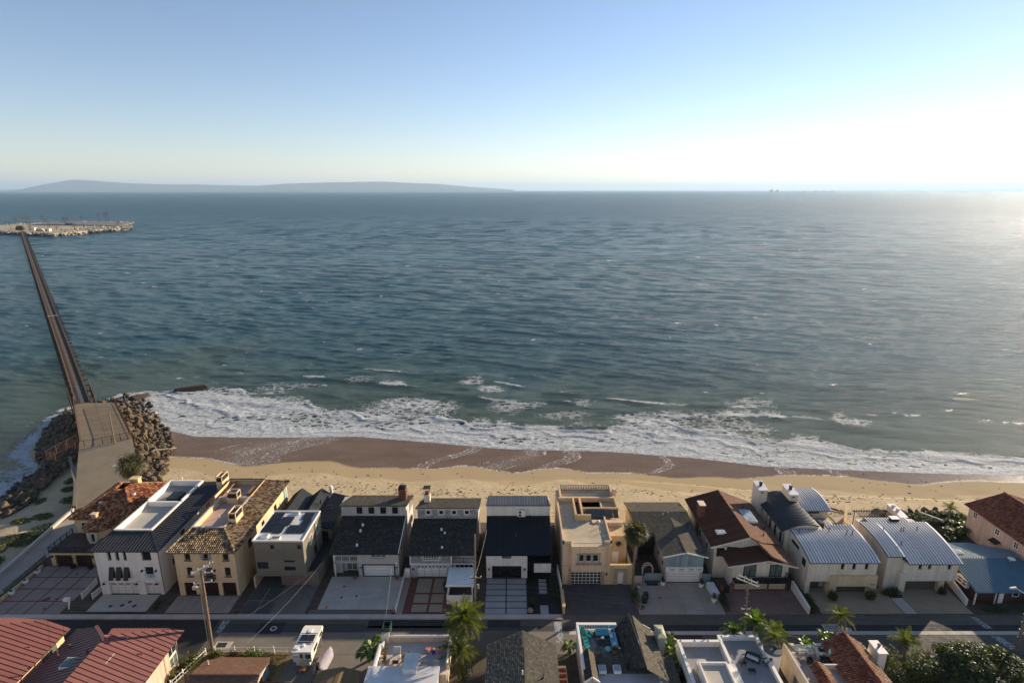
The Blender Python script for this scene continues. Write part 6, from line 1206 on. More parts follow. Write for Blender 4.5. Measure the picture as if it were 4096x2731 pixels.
for i, (dz, lab) in enumerate(((0, 'upper'), (.9, 'lower'))):
    wire(f'{lab} street wire from the left edge to the first utility pole', (-110, 66, 10.8 - dz), (-39.9, 63, 10.8 - dz), 1.0); wire(f'{lab} street wire between the left pole and the pole behind the palm', (-39.9, 63, 10.8 - dz), (-5.3, 69.4, 10.1 - dz), .8)
    wire(f'{lab} street wire between the pole behind the palm and the pole among the palms', (-5.3, 69.4, 10.1 - dz), (32.2, 65.8, 8.0 - dz * .8), .8); wire(f'{lab} street wire from the palms pole to the street lamp pole', (32.2, 65.8, 8.0 - dz * .8), (67.7, 62.8, 9 - dz), .9)
wire('thin service wire dropping to the grey shingle roofed house', (-28.4, 78, 8.6), (-33.0, 58.5, 9.0), .6); wire('second service wire dropping beside the grey shingle roofed house', (-28.2, 77.5, 8.2), (-36, 64, 8.0), .5); wire('service wire from the dark pole to the black roofed house', (-5.2, 69.4, 10.4), (-4.0, 79, 11.4), .3); wire('guy wire at the carport', (-5.3, 69.4, 9.8), (-8.5, 70, G), .1)
wire('service wire to the terrace with pink chairs, left one', (-17.0, 64, 8), (-18, 73, 9), .2); wire('service wire over the house wrap garage', (32.1, 65.9, 8), (30.2, 76.6, 8.3), .3)
t = thing('marker_post', 'tall orange traffic post at the end of the white board fence', 'traffic post', (-17.4, 69.6, G)); ORG = mat('orange_plastic', (.75, .12, .03), .5, .1)
MB().lathe((-17.4, 69.95, G + .12), [(.25, 0), (.25, .08), (.12, .1)], 10).build('base', BLACKM, t); MB().lathe((-17.4, 69.95, G + .2), [(.1, 0), (.07, .5), (.06, 1.1), (.03, 1.2)], 10).build('shaft', ORG, t)
t = thing('traffic_cone', 'small orange cone on the broad concrete drive', 'traffic cone', (-27.6, 71, G)); MB().box(-27.75, -27.45, 70.95, 71.25, G + .03, G + .07).build('base', ORG, t); MB().lathe((-27.6, 71.1, G + .07), [(.12, 0), (.03, .45)], 10).build('cone', ORG, t)
t = thing('mailbox', 'white mailbox on a slanted white post by the first driveway', 'mailbox', (-65.8, 71.2, G)); MB().bar((-65.7, 70.8, G), (-65.9, 71.6, 4.9), .14).build('post', WTRIM, t); MB().box(-66.7, -65.9, 71.2, 71.7, 4.5, 4.9).build('box', WTRIM, t)
def pot(label, x, y, m, r=.35, hh=.6, plant=True, z=G, grp=None, pk='agave'):
    t = thing('plant_pot', label, 'plant pot', (x, y, z), grp); MB().lathe((x, y, z), [(r * .6, 0), (r, hh * .6), (r * .92, hh), (r * .8, hh * .92)], 14).build('pot', m, t); PLANTS.append((t, x, y, z + hh, pk)) if plant else None; return t
PLANTS = []
LEAFM = {}
# ---- camper, boat, furniture
t = thing('camper', 'white slide-in truck camper with two solar panels on its roof, standing on jack legs', 'camper', (-27, 62, G)); CW = mat('camper_white', (.72, .68, .58), .5, .08, .8); z0, z1 = 4.5, 6.1
MB().ext([(-28.3, 60.1, z0), (-28.3, 64.6, 5.3), (-28.3, 64.9, 5.6), (-28.3, 64.8, 6.0), (-28.3, 64.4, z1), (-28.3, 60.1, z1)], (2.4, 0, 0)).build('body', CW, t); MB().box(-28.0, -26.2, 60.1, 62.6, 3.95, z0).build('lower_body', CW, t)
MB().box(-28.35, -25.85, 60.0, 64.3, z1, z1 + .05).build('roof', WTRIM, t)
for x in (-28.0, -27.05): s = MB().box(x, x + .88, 61.7, 62.9, z1 + .12, z1 + .16).build('solar_panel', SOLAR, t); MB().box(x - .02, x + .9, 61.66, 61.72, z1 + .1, z1 + .18).build('panel_frame', GALV, s)
for y in (61.5, 63.1): MB().bar((-28.2, y, z1 + .15), (-26.0, y, z1 + .15), .06).build('roof_rack', DARKM, t)
MB().box(-27.4, -26.9, 63.3, 63.9, z1 + .05, z1 + .15).build('roof_vent', WTRIM, t); MB().box(-27.3, -27.0, 60.9, 61.3, z1 + .05, z1 + .2).build('roof_vent', WTRIM, t); MB().box(-28.0, -27.6, 60.4, 60.8, z1 + .05, z1 + .18).build('roof_vent', WTRIM, t)
d = MB().box(-27.45, -26.9, 60.04, 60.1, 4.1, 5.9).build('door', mat('camper_beige', (.6, .5, .33), .5, .05), t); MB().box(-27.35, -27.0, 60.02, 60.04, 5.2, 5.8).build('pane', GLASS, d)
window(t, 'F', 60.1, -26.7, -26.05, 5.1, 5.7, DARKM, GLASS, 2); window(t, 'R', -25.9, 61.0, 62.3, 5.2, 5.7, DARKM); window(t, 'R', -25.9, 63.3, 64.2, 5.4, 5.8, DARKM)
b = MB(); b.bar((-26.62, 60.0, 4.3), (-26.62, 60.0, 6.15), .03).bar((-26.38, 60.0, 4.3), (-26.38, 60.0, 6.15), .03)
for k in range(6): b.bar((-26.62, 60.0, 4.5 + k * .28), (-26.38, 60.0, 4.5 + k * .28), .025)
b.build('ladder', GALV, t); MB().box(-28.3, -27.5, 60.06, 60.1, 5.3, 5.36).box(-26.85, -25.95, 60.06, 60.1, 4.7, 4.76).build('trim_stripe', DARKM, t)
for x, y in ((-28.25, 60.15), (-25.95, 60.15), (-28.25, 63.9), (-25.95, 63.9)): MB().bar((x, y, G), (x, y, 5.2), .07).build('jack_leg', GALV, t)
for x in (-28.0, -27.5, -27.1, -26.6, -26.0): MB().box(x, x + .07, 60.06, 60.1, 5.96, 6.02).build('marker_light', mat('red_lens', (.5, .03, .02), .3, .1), t)
t = thing('saw_horse', 'rough wooden step stand below the camper door', 'trestle', (-27, 59.4, G)); MB().box(-27.6, -26.6, 59.2, 59.9, 3.95, 4.05).build('top', WOODM, t)
for x in (-27.55, -26.7): MB().bar((x, 59.2, G), (x, 59.4, 3.95), .09).build('leg', WOODM, t); MB().bar((x, 59.9, G), (x, 59.7, 3.95), .09).build('leg', WOODM, t)
t = thing('covered_boat', 'small boat under lilac grey cover on the asphalt by the camper', 'boat', (-24.4, 61, G)); b = MB(); COV = mat('boat_cover', (.36, .33, .38), .8, .12, 1.5, bmp=.3)
n = 10; i0 = 0
for k in range(n + 1):
    q = k / n; y = 58.9 + 4.0 * q; w = .85 * (1 - max(0, (q - .6) / .4) ** 2.2 * .85) * (1 - .18 * (1 - q) ** 3); zt = G + 1.15 - .35 * abs(q - .15) ; x = -24.75 + .35 * q
    for u_, zz in ((-1, G + .25), (-.98, G + .65), (-.5, zt - .12), (0, zt), (.5, zt - .12), (.98, G + .65), (1, G + .25)): b.v.append((x + u_ * w, y, zz))
for k in range(n):
    for j in range(6): b.f.append((k * 7 + j, k * 7 + j + 1, k * 7 + 8 + j, k * 7 + 7 + j)); b.t.append(.5); b.mi.append(0)
b.f += [tuple(range(6, -1, -1)), tuple(n * 7 + j for j in range(7))]; b.t += [.5] * 2; b.mi += [0] * 2; b.build('cover', COV, t, smooth=True)
MB().box(-24.95, -24.6, 58.8, 59.3, G + .9, G + 1.75).box(-24.9, -24.7, 58.5, 58.85, G + .4, G + 1.2).build('outboard_motor', DARKM, t)
for x in (-25.3, -24.2): MB().tube([(x - .08, 60.2, G + .25), (x + .08, 60.2, G + .25)], .25, 12).build('wheel', BLACKM, t)
def chair(label, x, y, z, rz, m, mc=None, cat='chair', grp=None, w=.6, name='patio_chair', arms=True, back=.85):
    t = thing(name, label, cat, (x, y, z), grp); t.rotation_euler.z = 0; ca, sa = math.cos(rz), math.sin(rz)
    P = lambda a, b_, c: (x + a * ca - b_ * sa, y + a * sa + b_ * ca, z + c)
    def bx(a0, a1, b0, b1, c0, c1, nm, mm, tilt=0): MB().hull8([P(a0, b0, c0), P(a1, b0, c0), P(a1, b1, c0), P(a0, b1, c0), P(a0, b0 + tilt, c1), P(a1, b0 + tilt, c1), P(a1, b1 + tilt, c1), P(a0, b1 + tilt, c1)]).build(nm, mm, t)
    h_ = w / 2
    bx(-h_, h_, -.3, .3, .36, .44, 'seat', m); bx(-h_, h_, .28, .34, .44, back, 'backrest', m, .14)
    if mc: bx(-h_ + .05, h_ - .05, -.28, .26, .44, .54, 'cushion', mc)
    for a in (-h_, h_ - .06):
        bx(a, a + .06, -.3, -.24, 0, .36, 'leg', m); bx(a, a + .06, .24, .3, 0, .36, 'leg', m)
        if arms: bx(a - .03, a + .07, -.3, .32, .6, .64, 'armrest', m); bx(a, a + .05, -.3, -.25, .44, .6, 'arm_post', m)
    return t
def table(label, x, y, z, w, d, hh, m, name='patio_table', cat='table'):
    t = thing(name, label, cat, (x, y, z)); MB().box(x - w / 2, x + w / 2, y - d / 2, y + d / 2, z + hh - .05, z + hh).build('tabletop', m, t)
    for a in (-1, 1):
        for c in (-1, 1): MB().box(x + a * (w / 2 - .06) - .03, x + a * (w / 2 - .06) + .03, y + c * (d / 2 - .06) - .03, y + c * (d / 2 - .06) + .03, z, z + hh - .05).build('leg', m, t)
    return t
def roundtable(label, x, y, z, r, hh, m): t = thing('round_table', label, 'table', (x, y, z)); MB().lathe((x, y, z), [(.04, 0), (.04, hh - .04)], 8).build('leg', m, t); MB().lathe((x, y, z + hh - .04), [(r, 0), (r, .04)], 20).build('tabletop', m, t); return t
PINKP = mat('pink_paint', (.55, .24, .24), .7, .1); TEAL = mat('teal_paint', (.02, .28, .30), .6, .1, spec=.3); TEALL = mat('light_teal_cushion', (.12, .42, .52), .85, .1); BEIGE = mat('beige_canvas', (.55, .47, .38), .9, .1); WICK = mat('black_wicker', (.02, .017, .015), .7, .3, 4); WHC = mat('white_cushion', (.66, .66, .66), .9, .05)
zt = 6.56
chair('pink garden armchair left of the blue drum table', -10.75, 59.6, zt, R(160), PINKP); chair('pink garden armchair right of the blue drum, half under palm fronds', -9.15, 59.4, zt, R(200), PINKP)
t = thing('ceramic_stool', 'cobalt blue ceramic drum table with orange pot on it', 'side table', (-10, 59.4, zt)); MB().lathe((-10, 59.4, zt), [(.18, 0), (.27, .25), (.18, .5)], 14).build('drum', mat('cobalt_glaze', (.02, .05, .3), .2, .1), t)
tag(MB().lathe((-10, 59.4, zt + .5), [(.14, 0), (.2, .15), (.1, .3)], 10).build('gourd', mat('orange_fruit', (.7, .25, .02), .5, .1)), 'round orange gourd on the blue drum table', 'gourd')
t = thing('lounge_chair', 'beige canvas lounge chair beside the square fire pit', 'chair', (-14.6, 58.7, zt)); MB().hull8([(-15.0, 58.1, zt), (-14.1, 58.1, zt), (-14.1, 59.0, zt), (-15.0, 59.0, zt), (-15, 58.1, zt + .4), (-14.1, 58.1, zt + .4), (-14.1, 59.0, zt + .45), (-15, 59, zt + .45)]).build('seat', BEIGE, t); MB().hull8([(-15.0, 58.8, zt + .4), (-14.1, 58.8, zt + .4), (-14.1, 59.0, zt + .4), (-15.0, 59.0, zt + .4), (-15, 59.25, zt + 1.1), (-14.1, 59.25, zt + 1.1), (-14.1, 59.4, zt + 1.1), (-15, 59.4, zt + 1.1)]).build('backrest', BEIGE, t)
t = thing('fire_pit', 'square terracotta fire pit full of dark lava stones', 'fire pit', (-14.5, 57.5, zt)); MB().box(-15.2, -13.8, 57.0, 57.3, zt, zt + .4).box(-15.2, -13.8, 57.9, 58.15, zt, zt + .4).box(-15.2, -14.9, 57.3, 57.9, zt, zt + .4).box(-14.1, -13.8, 57.3, 57.9, zt, zt + .4).build('surround', PINKST, t); MB().box(-14.9, -14.1, 57.3, 57.9, zt, zt + .3).build('lava_stones', mat('lava', (.05, .03, .025), 1, .5, 9, bmp=1, bscale=25), t)
table('small grey side table beside the round planter', -13.6, 58.5, zt, .6, .5, .45, WOODG)
for i, x in enumerate((-10.9, -9.4)): t = thing('block_bench', ('left', 'right')[i] + ' plain beige block seat at the edge of the white roof', 'seat', (x, 57.2, zt)); MB().box(x - .42, x + .42, 56.8, 57.6, zt, zt + .5).build('seat', BEIGE, t); MB().box(x - .4, x + .4, 57.4, 57.6, zt + .5, zt + .7).build('backrest', BEIGE, t)
zt = 7.07
def adir(label, x, y, rz): return chair(label, x, y, zt, rz, TEAL, None, 'chair', None, .62, 'adirondack_chair', True, 1.0)
adir('teal adirondack chair in the far left corner of the roof deck', 9.4, 62.0, R(60)); adir('teal reclining deck chair slanting toward the sofa', 10.1, 61.4, R(50)); adir('light teal adirondack chair halfway down the left rail', 9.5, 60.6, R(100)); adir('teal adirondack chair nearest the small dormer', 9.6, 59.6, R(100))
t = thing('corner_sofa', 'light turquoise L-shaped outdoor sofa with white pillows', 'sofa', (12.6, 61, zt))
for i in range(3): MB().box(10.95 + i * .82, 11.72 + i * .82, 61.5, 62.2, zt + .2, zt + .5).build('seat_cushion', TEALL, t); MB().box(10.95 + i * .82, 11.72 + i * .82, 62.05, 62.3, zt + .5, zt + .85).build('back_cushion', TEALL, t)
for i in range(3): MB().box(12.7, 13.3, 59.2 + i * .78, 59.93 + i * .78, zt + .2, zt + .5).build('seat_cushion', TEALL, t); MB().box(13.2, 13.45, 59.2 + i * .78, 59.93 + i * .78, zt + .5, zt + .85).build('back_cushion', TEALL, t)
MB().box(10.9, 13.5, 61.4, 62.35, zt, zt + .2).build('base', WICK, t); MB().box(12.65, 13.5, 59.1, 61.4, zt, zt + .2).build('base', WICK, t)
for i, (x, y) in enumerate(((12.8, 61.9), (12.9, 61.1), (13.1, 59.7))): tag(MB().hull8([(x - .2, y - .2, zt + .5), (x + .2, y - .2, zt + .5), (x + .2, y + .15, zt + .5), (x - .2, y + .15, zt + .5), (x - .15, y, zt + .85), (x + .15, y, zt + .85), (x + .15, y + .15, zt + .85), (x - .15, y + .15, zt + .85)]).build('pillow', WHC), ('white pillow in the far corner of the turquoise sofa', 'white pillow beside the sofa corner, nearer the fire table', 'white pillow at the near end of the turquoise sofa')[i], 'pillow')
t = table('black coffee table inside the turquoise corner sofa', 11.7, 60.5, zt, 1.5, 1.1, .4, BLACKM); tag(MB().lathe((11.7, 60.8, zt + .4), [(.15, 0), (.25, .15), (.12, .3)], 12).build('lantern', GALV), 'silver round lantern on the black coffee table', 'lantern')
tag(MB().lathe((12.2, 59.3, zt), [(.2, 0), (.4, .15), (.42, .3), (.2, .5)], 16).build('round_pouf', mat('patterned_teal', (.2, .5, .45), .9, .5, 6)), 'round turquoise patterned pouf at the end of the sofa', 'pouf'); roundtable('small round white side table by the deck rail', 10.5, 62.1, zt, .28, .5, WTRIM)
for i, (x, y) in enumerate(((10.9, 58.6), (13.0, 58.9))): t = thing('tub_chair', ('wicker tub chair with teal cushion at the near edge of the deck', 'tall tan wicker tub chair under the dark roof slope')[i], 'chair', (x, y, zt)); MB().lathe((x, y, zt), [(.3, 0), (.42, .45), (.46, .7), (.4, .7), (.36, .42)], 14).build('shell', WOODM, t); MB().lathe((x, y, zt + .42), [(.34, 0), (.3, .1)], 12).build('cushion', TEAL if i == 0 else BLACKM, t)
t = thing('deck_rug', 'grey rug with dark flower pattern on the roof deck', 'rug', (10.9, 60, zt)); MB().box(9.9, 12.4, 58.9, 61.3, zt + .0, zt + .012).build('rug', mat('patterned_rug', (.22, .2, .2), .95, .6, 2.2), t); zt = 7.44
t = thing('wicker_sofa', 'black wicker sofa with white cushion on the right grey terrace', 'sofa', (29.7, 57.3, zt)); 
chair('black wicker armchair on the left of the right terrace', 28.2, 56.7, zt, R(180), WICK, None); chair('black wicker armchair with white cushion next to the round chimney tower', 31.2, 56.8, zt, R(-70), WICK, WHC); table('low black wicker footstool table in front of the sofa', 28.9, 55.6, zt, .8, .5, .35, WICK, 'footstool', 'footstool')
for nm, a in (('base', (-.8, .8, -.3, .3, .1, .38, WICK)), ('backrest', (-.8, .8, .25, .4, .38, .85, WICK)), ('cushion', (-.7, .7, -.28, .22, .38, .5, WHC)), ('armrest', (-.88, -.78, -.3, .35, .1, .62, WICK)), ('armrest', (.78, .88, -.3, .35, .1, .62, WICK))):
    rz = R(-35); ca, sa = math.cos(rz), math.sin(rz); MB().hull8([(29.7 + p * ca - q * sa, 57.4 + p * sa + q * ca, zt + r_) for r_ in (a[4], a[5]) for p, q in ((a[0], a[2]), (a[1], a[2]), (a[1], a[3]), (a[0], a[3]))]).build(nm, a[6], t)
zt = 6.06
t = table('small square cream side table on the near right terrace', 36.6, 58.7, zt, .85, .7, .5, BEIGE); t = thing('fire_bowl', 'dark cylindrical smokeless fire pit on a square mat', 'fire pit', (37.6, 58.6, zt)); MB().lathe((37.6, 58.6, zt), [(.3, 0), (.32, .45), (.22, .46), (.2, .2)], 16).build('drum', WOODD, t); MB().box(37.1, 38.2, 58.1, 59.1, zt, zt + .02).build('mat', WOODM, t)
for i, x in enumerate((36.9, 38.0)): chair(('left', 'right')[i] + ' white metal garden armchair in front of the white dolphin bench', x, 59.6, zt, R(180 + 5 * i), WTRIM, BEIGE, 'chair', None, .7)
t = thing('garden_bench', 'pale green bench with ornate leaping fish back', 'bench', (37.5, 60, zt)); MB().box(36.6, 38.4, 59.9, 60.1, zt + .4, zt + .45).build('seat', WTRIM, t); b = MB(); MINT = mat('mint_paint', (.5, .62, .52), .6, .05)
for c_x, s in ((37.1, 1), (37.9, -1)): b.ext([(c_x - s * .45, 60.12, zt + .55), (c_x - s * .2, 60.12, zt + .85), (c_x + s * .15, 60.12, zt + .98), (c_x + s * .35, 60.12, zt + .9), (c_x + s * .1, 60.12, zt + .78), (c_x - s * .25, 60.12, zt + .6)][::s], (0, .03, 0))
b.build('ornate_back', MINT, t)
for x in (36.65, 38.35): MB().bar((x, 60, zt), (x, 60.1, zt + .9), .05).build('leg', WTRIM, t)
pot('grey planter with dark soil in the left corner of the near right terrace', 35.9, 59.8, GREYW, .35, .6, False, zt)
t = thing('sun_lounger', 'white chaise along the left wall of the near right terrace', 'lounger', (35.7, 58.5, zt)); MB().box(35.3, 36.0, 57.6, 59.2, zt + .2, zt + .32).build('seat', WTRIM, t); MB().box(35.3, 36.0, 59.2, 59.3, zt + .2, zt + .75).build('backrest', WTRIM, t)
for x in (35.35, 35.9):
    for y in (57.7, 59.1): MB().box(x, x + .05, y, y + .05, zt, zt + .2).build('leg', WTRIM, t)
t = thing('barbecue', 'black barbecue grill on a white counter by the tile roof', 'barbecue', (39.4, 59.7, zt)); MB().box(38.9, 39.9, 59.0, 60.0, zt, zt + .85).build('counter', WTRIM, t); MB().tube([(39.1, 59.5, zt + .95), (39.75, 59.5, zt + .95)], .28, 14).build('grill_lid', BLACKM, t)
t = thing('parasol', 'closed light turquoise parasol over the round black table', 'parasol', (39.9, 58.6, zt)); MB().tube([(39.9, 58.6, zt), (39.9, 58.6, 8.0)], .03, 6).build('pole', WOODG, t); MB().lathe((39.9, 58.6, 6.9), [(.2, 0), (.24, .1), (.12, .4), (.16, .7), (.04, 1.1)], 10).build('canopy', mat('aqua_cloth', (.3, .6, .62), .85, .2, 4), t)
roundtable('round black metal table under the closed parasol', 39.6, 58.0, zt, .65, .7, WICK); chair('black cast metal chair left of the round table', 38.6, 58.0, zt, R(90), WICK, None, 'chair', None, .5); chair('black cast metal chair right of the round table', 40.6, 57.6, zt, R(-80), WICK, None, 'chair', None, .5); chair('black cast metal chair behind the round table', 39.2, 58.9, zt, R(10), WICK, None, 'chair', None, .5)
t = thing('garden_arch', 'white arched garden trellis beside the dark house entry', 'arch', (21.8, 78.4, G)); 
for y in (78.2, 78.7): MB().tube([(21.0, y, G), (21.0, y, 5.0), (21.3, y, 5.5), (21.8, y, 5.7), (22.3, y, 5.5), (22.6, y, 5.0), (22.6, y, G)], .05, 6).build('hoop', WTRIM, t)
for p in ((21.0, 5.0), (21.3, 5.5), (21.8, 5.7), (22.3, 5.5), (22.6, 5.0), (21.0, 4.3), (22.6, 4.3)): MB().bar((p[0], 78.2, p[1]), (p[0], 78.7, p[1]), .05).build('slat', WTRIM, t)
t = thing('covered_bin', 'white covered garden box leaning on the hedge beside the pale blue fence', 'box', (31.3, 74.5, G)); MB().hull8([(30.6, 73.4, G), (31.7, 73.4, G), (31.4, 75.6, G), (30.3, 75.6, G), (30.6, 73.4, G + .7), (31.7, 73.4, G + .7), (31.4, 75.6, G + 1.0), (30.3, 75.6, G + 1.0)]).build('cover', WHC, t)
t = thing('dark_bin', 'black open-lid bin pair on the concrete drive by the pots', 'bin', (20.0, 72.5, G)); MB().box(19.6, 20.3, 72.0, 72.7, G, G + .9).build('bin_body', BLACKM, t); MB().box(20.0, 20.7, 72.9, 73.5, G + .0, G + 1.0).build('bin_body', BLACKM, t)
# pots
TCP = mat('terracotta_pot', (.30, .12, .06), .8, .15)
for i, (x, y, l) in enumerate(((-76.8, 78.9, 'white round planter farthest along the picket fence'), (-76.8, 76.5, 'white round planter in the middle of the picket fence'), (-76.8, 74.0, 'white round planter nearest the street by the picket fence'))): pot(l, x, y, WTRIM, .45, .65)
pot('dark planter with spiky palm between the two maroon garage doors', -72.15, 80.3, DARKM, .45, .6, pk='spiky'); pot('dark planter with small tree right of the second maroon garage door', -69.2, 80.2, DARKM, .45, .6, pk='spiky')
pot('cream pot with bush left of the house wrap garage', 23.7, 76.1, WTRIM, .4, .7, pk='bush'); pot('cream pot with bush right of the house wrap garage', 29.6, 75.7, WTRIM, .4, .7, pk='bush'); pot('white pot with shrub by the hedge at the right of the concrete drive', 30.4, 72.3, WTRIM, .4, .8, pk='bush')
for x, y, m_, l in ((18.9, 72.2, TCP, 'potted agave beside the two black bins'), (19.2, 74.8, TCP, 'terracotta succulent pot just below the fan palm trunk'), (19.8, 75.6, WTRIM, 'white pot with succulent by the pale blue fence'), (18.6, 71.2, TCP, 'terracotta pot left of the one nearest the street in the cluster'), (19.4, 70.9, TCP, 'terracotta pot nearest the street in the cluster by the concrete drive')): pot(l, x, y, m_, .3, .4, grp='pots beside the fan palm')
pot('terracotta pot left of the plain white garage door', -25.1, 77.6, TCP, .3, .5, False); pot('dark terracotta pot right of the plain white garage door', -18.4, 77.6, TCP, .35, .45, False); pot('large pot beside the blue house side wall', 23.0, 79.5, TCP, .45, .6, pk='bush')
pot('pale wide bowl planter in the middle of the terrace with pink chairs', -13.1, 58.8, WTRIM, .38, .45, z=6.56, pk='agave')
for i, (y, s) in enumerate(((59.8, .3), (59.0, .25), (58.4, .25), (57.8, .25))): pot(('bowl of succulents farthest back along the left parapet of the white terrace', 'second pot from the back along the left parapet', 'third pot from the back along the left parapet', 'potted succulent nearest the white roof along the left parapet')[i], -16.2 + .1 * i, y, TCP, s, .3, z=6.56, grp='terrace succulents')
tag(MB().lathe((2.7, 70.3, G), [(.3, 0), (.45, .2), (.35, .5), (.1, .6)], 9).build('boulder', mat('tan_rock', (.3, .24, .16), .95, .3, 2)), 'tan boulder at the street edge of the black garden bed', 'boulder')
t = thing('pergola', 'dark slatted pergola over the sandy terrace behind the right zinc roof', 'pergola', (65.5, 91, G))
for i in range(14): MB().bar((62.9 + i * .44, 88.6, 6.75), (62.9 + i * .44, 92.6, 6.75), .06, .12).build('slat', DARKM, t)
for y in (89.0, 90.6, 92.3): MB().bar((62.6, y, 6.6), (69.0, y, 6.6), .08, .14).build('beam', DARKM, t)
for x, y in ((62.9, 89.0), (62.9, 92.3), (68.6, 92.3)): MB().bar((x, y, G), (x, y, 6.6), .1).build('post', WOODD, t)
sheet('terrace', 60.5, 75, 84.2, 96, G + .05, mat('sand_terrace', (.42, .35, .26), .9, .1), kind='structure')
t = thing('outdoor_fireplace', 'white stucco fireplace block with two steel flues by the pergola', 'fireplace', (69.3, 90, G)); MB().hull8([(68.7, 88.6, G), (69.9, 88.6, G), (69.9, 92.4, G), (68.7, 92.4, G), (68.7, 88.6, 7.6), (69.9, 88.6, 7.6), (69.9, 92.4, 8.0), (68.7, 92.4, 8.0)]).build('stack', OFFW, t); MB().hull8([(68.6, 88.5, 7.62), (70, 88.5, 7.62), (70, 92.5, 8.02), (68.6, 92.5, 8.02), (68.6, 88.5, 7.7), (70, 88.5, 7.7), (70, 92.5, 8.1), (68.6, 92.5, 8.1)]).build('cap', ZINC, t)
for y in (90.4, 91.6): MB().lathe((69.3, y, 7.85), [(.28, 0), (.28, .4), (.38, .42), (.38, .55)], 12).build('flue', GALV, t)
table('round-cornered white garden table behind the right zinc roofed house', 72.2, 92.5, G, 1.6, 1.0, .7, WTRIM); chair('white deck chair nearest the outdoor table', 74.6, 92.3, G, R(30), WTRIM); chair('white deck chair on the right by the garden steps', 76.6, 92.6, G, R(10), WTRIM)
body_ = lowwall('low white wall on the sand side of the right garden', [(77.6, 95.6), (80.0, 92.6)], .9, CONCL, .25)

# ------------------------------------------------------------------ vegetation
def leafmat(name, c1, c2, rough=.55):
    m, nt, bs = _nt(name); n = noise(nt, coords(nt), .8, 3); base = mixc(nt, 1.0, ramp(nt, n, [(.35, c1), (.65, c2)]), ramp(nt, attr(nt, 'tint'), [(0, (.55, .55, .5)), (1, (1.25, 1.2, .9))]), 'MULTIPLY')
    nt.links.new(base, bs.inputs['Base Color']); bs.inputs['Roughness'].default_value = rough
    out = nt.nodes['Material Output']; tr = nt.nodes.new('ShaderNodeBsdfTranslucent'); mx = nt.nodes.new('ShaderNodeMixShader'); mx.inputs[0].default_value = .35
    nt.links.new(mixc(nt, 1.0, base, (1.6, 1.7, .6), 'MULTIPLY'), tr.inputs['Color']); nt.links.new(bs.outputs[0], mx.inputs[1]); nt.links.new(tr.outputs[0], mx.inputs[2]); nt.links.new(mx.outputs[0], out.inputs['Surface']); return m
LG = leafmat('palm_leaf', (.085, .105, .02), (.17, .18, .035)); LF = leafmat('fan_palm_leaf', (.045, .045, .014), (.10, .09, .028)); LB = leafmat('broad_leaf', (.08, .13, .025), (.16, .22, .04), .4); LD = leafmat('dark_leaf', (.03, .046, .012), (.075, .095, .025)); LO = leafmat('olive_leaf', (.07, .085, .02), (.14, .15, .035)); LY = leafmat('dry_frond', (.16, .11, .05), (.26, .19, .09), .8); LR = leafmat('purple_leaf', (.06, .03, .03), (.10, .06, .03)); LW = leafmat('dry_grass', (.22, .16, .06), (.36, .27, .10), .9)
TRUNK = mat('palm_trunk', (.20, .15, .10), .95, .3, 3, bmp=.6); BARK = mat('bark', (.11, .08, .055), .95, .3, 3, bmp=.6)
def feather(L=3.0, droop=1.5, n=26, seed=0, wl=.62):
    r = random.Random(seed); b = MB(); P = []
    for k in range(n + 1): q = k / n; P.append(Vector((L * (q - .22 * q * q), 0, .9 * q - droop * q * q * 1.2)))
    b.tube(P[::3] if n % 3 == 0 else P[::2], .025, 4)
    for k in range(2, n + 1):
        q = k / n; l = wl * (math.sin(math.pi * min(1, q * .95 + .05)) ** .6) * r.uniform(.85, 1.1)
        for s in (-1, 1):
            p = P[k]; d = Vector((.45, s * 1.0, -.25 - r.random() * .35)).normalized() * l; w = Vector((.035, 0, 0)); mid = p + d * .55 + Vector((0, 0, .06)); b.cur = r.random()
            b.face([p - w, p + w, mid + w, mid - w]); b.face([mid - w, mid + w, p + d])
    return b
def fan(L=1.0, seed=0, n=15):
    r = random.Random(seed); b = MB(); b.tube([(0, 0, 0), (L * .5, 0, .12), (L * .9, 0, .1)], .02, 4); o = Vector((L * .85, 0, .1))
    for k in range(n):
        a = R(-115 + 230 * k / (n - 1)); l = L * (.85 + .25 * math.cos(a)) * r.uniform(.85, 1.1); d = Vector((math.cos(a), math.sin(a), 0)); s = Vector((-d.y, d.x, 0)) * .055; b.cur = r.random()
        m = o + d * l * .6 + Vector((0, 0, .06)); t = o + d * l + Vector((0, 0, -.28 * l)); b.face([o, m + s, t, m - s])
    return b
def blade(L=2.0, w=.34, seed=0):
    r = random.Random(seed); b = MB(); n = 7; st = .35; b.tube([(0, 0, 0), (L * .2, 0, L * .3)], .03, 4); pr = None
    for k in range(n + 1):
        q = k / n; x = L * (.2 + .55 * q); z = L * (.3 + .62 * q - .42 * q * q * (1 + q * .4)); ww = w * math.sin(math.pi * (.06 + .94 * q) ** .8) ** .8 if k < n else .02; c = [(x, -ww, z + ww * .25), (x, 0, z), (x, ww, z + ww * .25)]
        if pr: b.cur = r.random(); b.face([pr[0], pr[1], c[1], c[0]]); b.face([pr[1], pr[2], c[2], c[1]])
        pr = c
    return b
FM = [feather(2.9, 1.5 + .25 * i, 26, i).mesh('frond', LG) for i in range(3)]; FMS = [feather(2.0, .9 + .3 * i, 22, i + 9, .42).mesh('frond', LB) for i in range(2)]
FD = [feather(2.3, 2.6, 20, 5).mesh('dead_frond', LY)]; FF = [fan(1.05, i).mesh('frond', LF) for i in range(3)]; FFD = [fan(.95, 8).mesh('dead_frond', LY)]; BL = [blade(2.0, .3, i).mesh('leaf', LB) for i in range(3)]
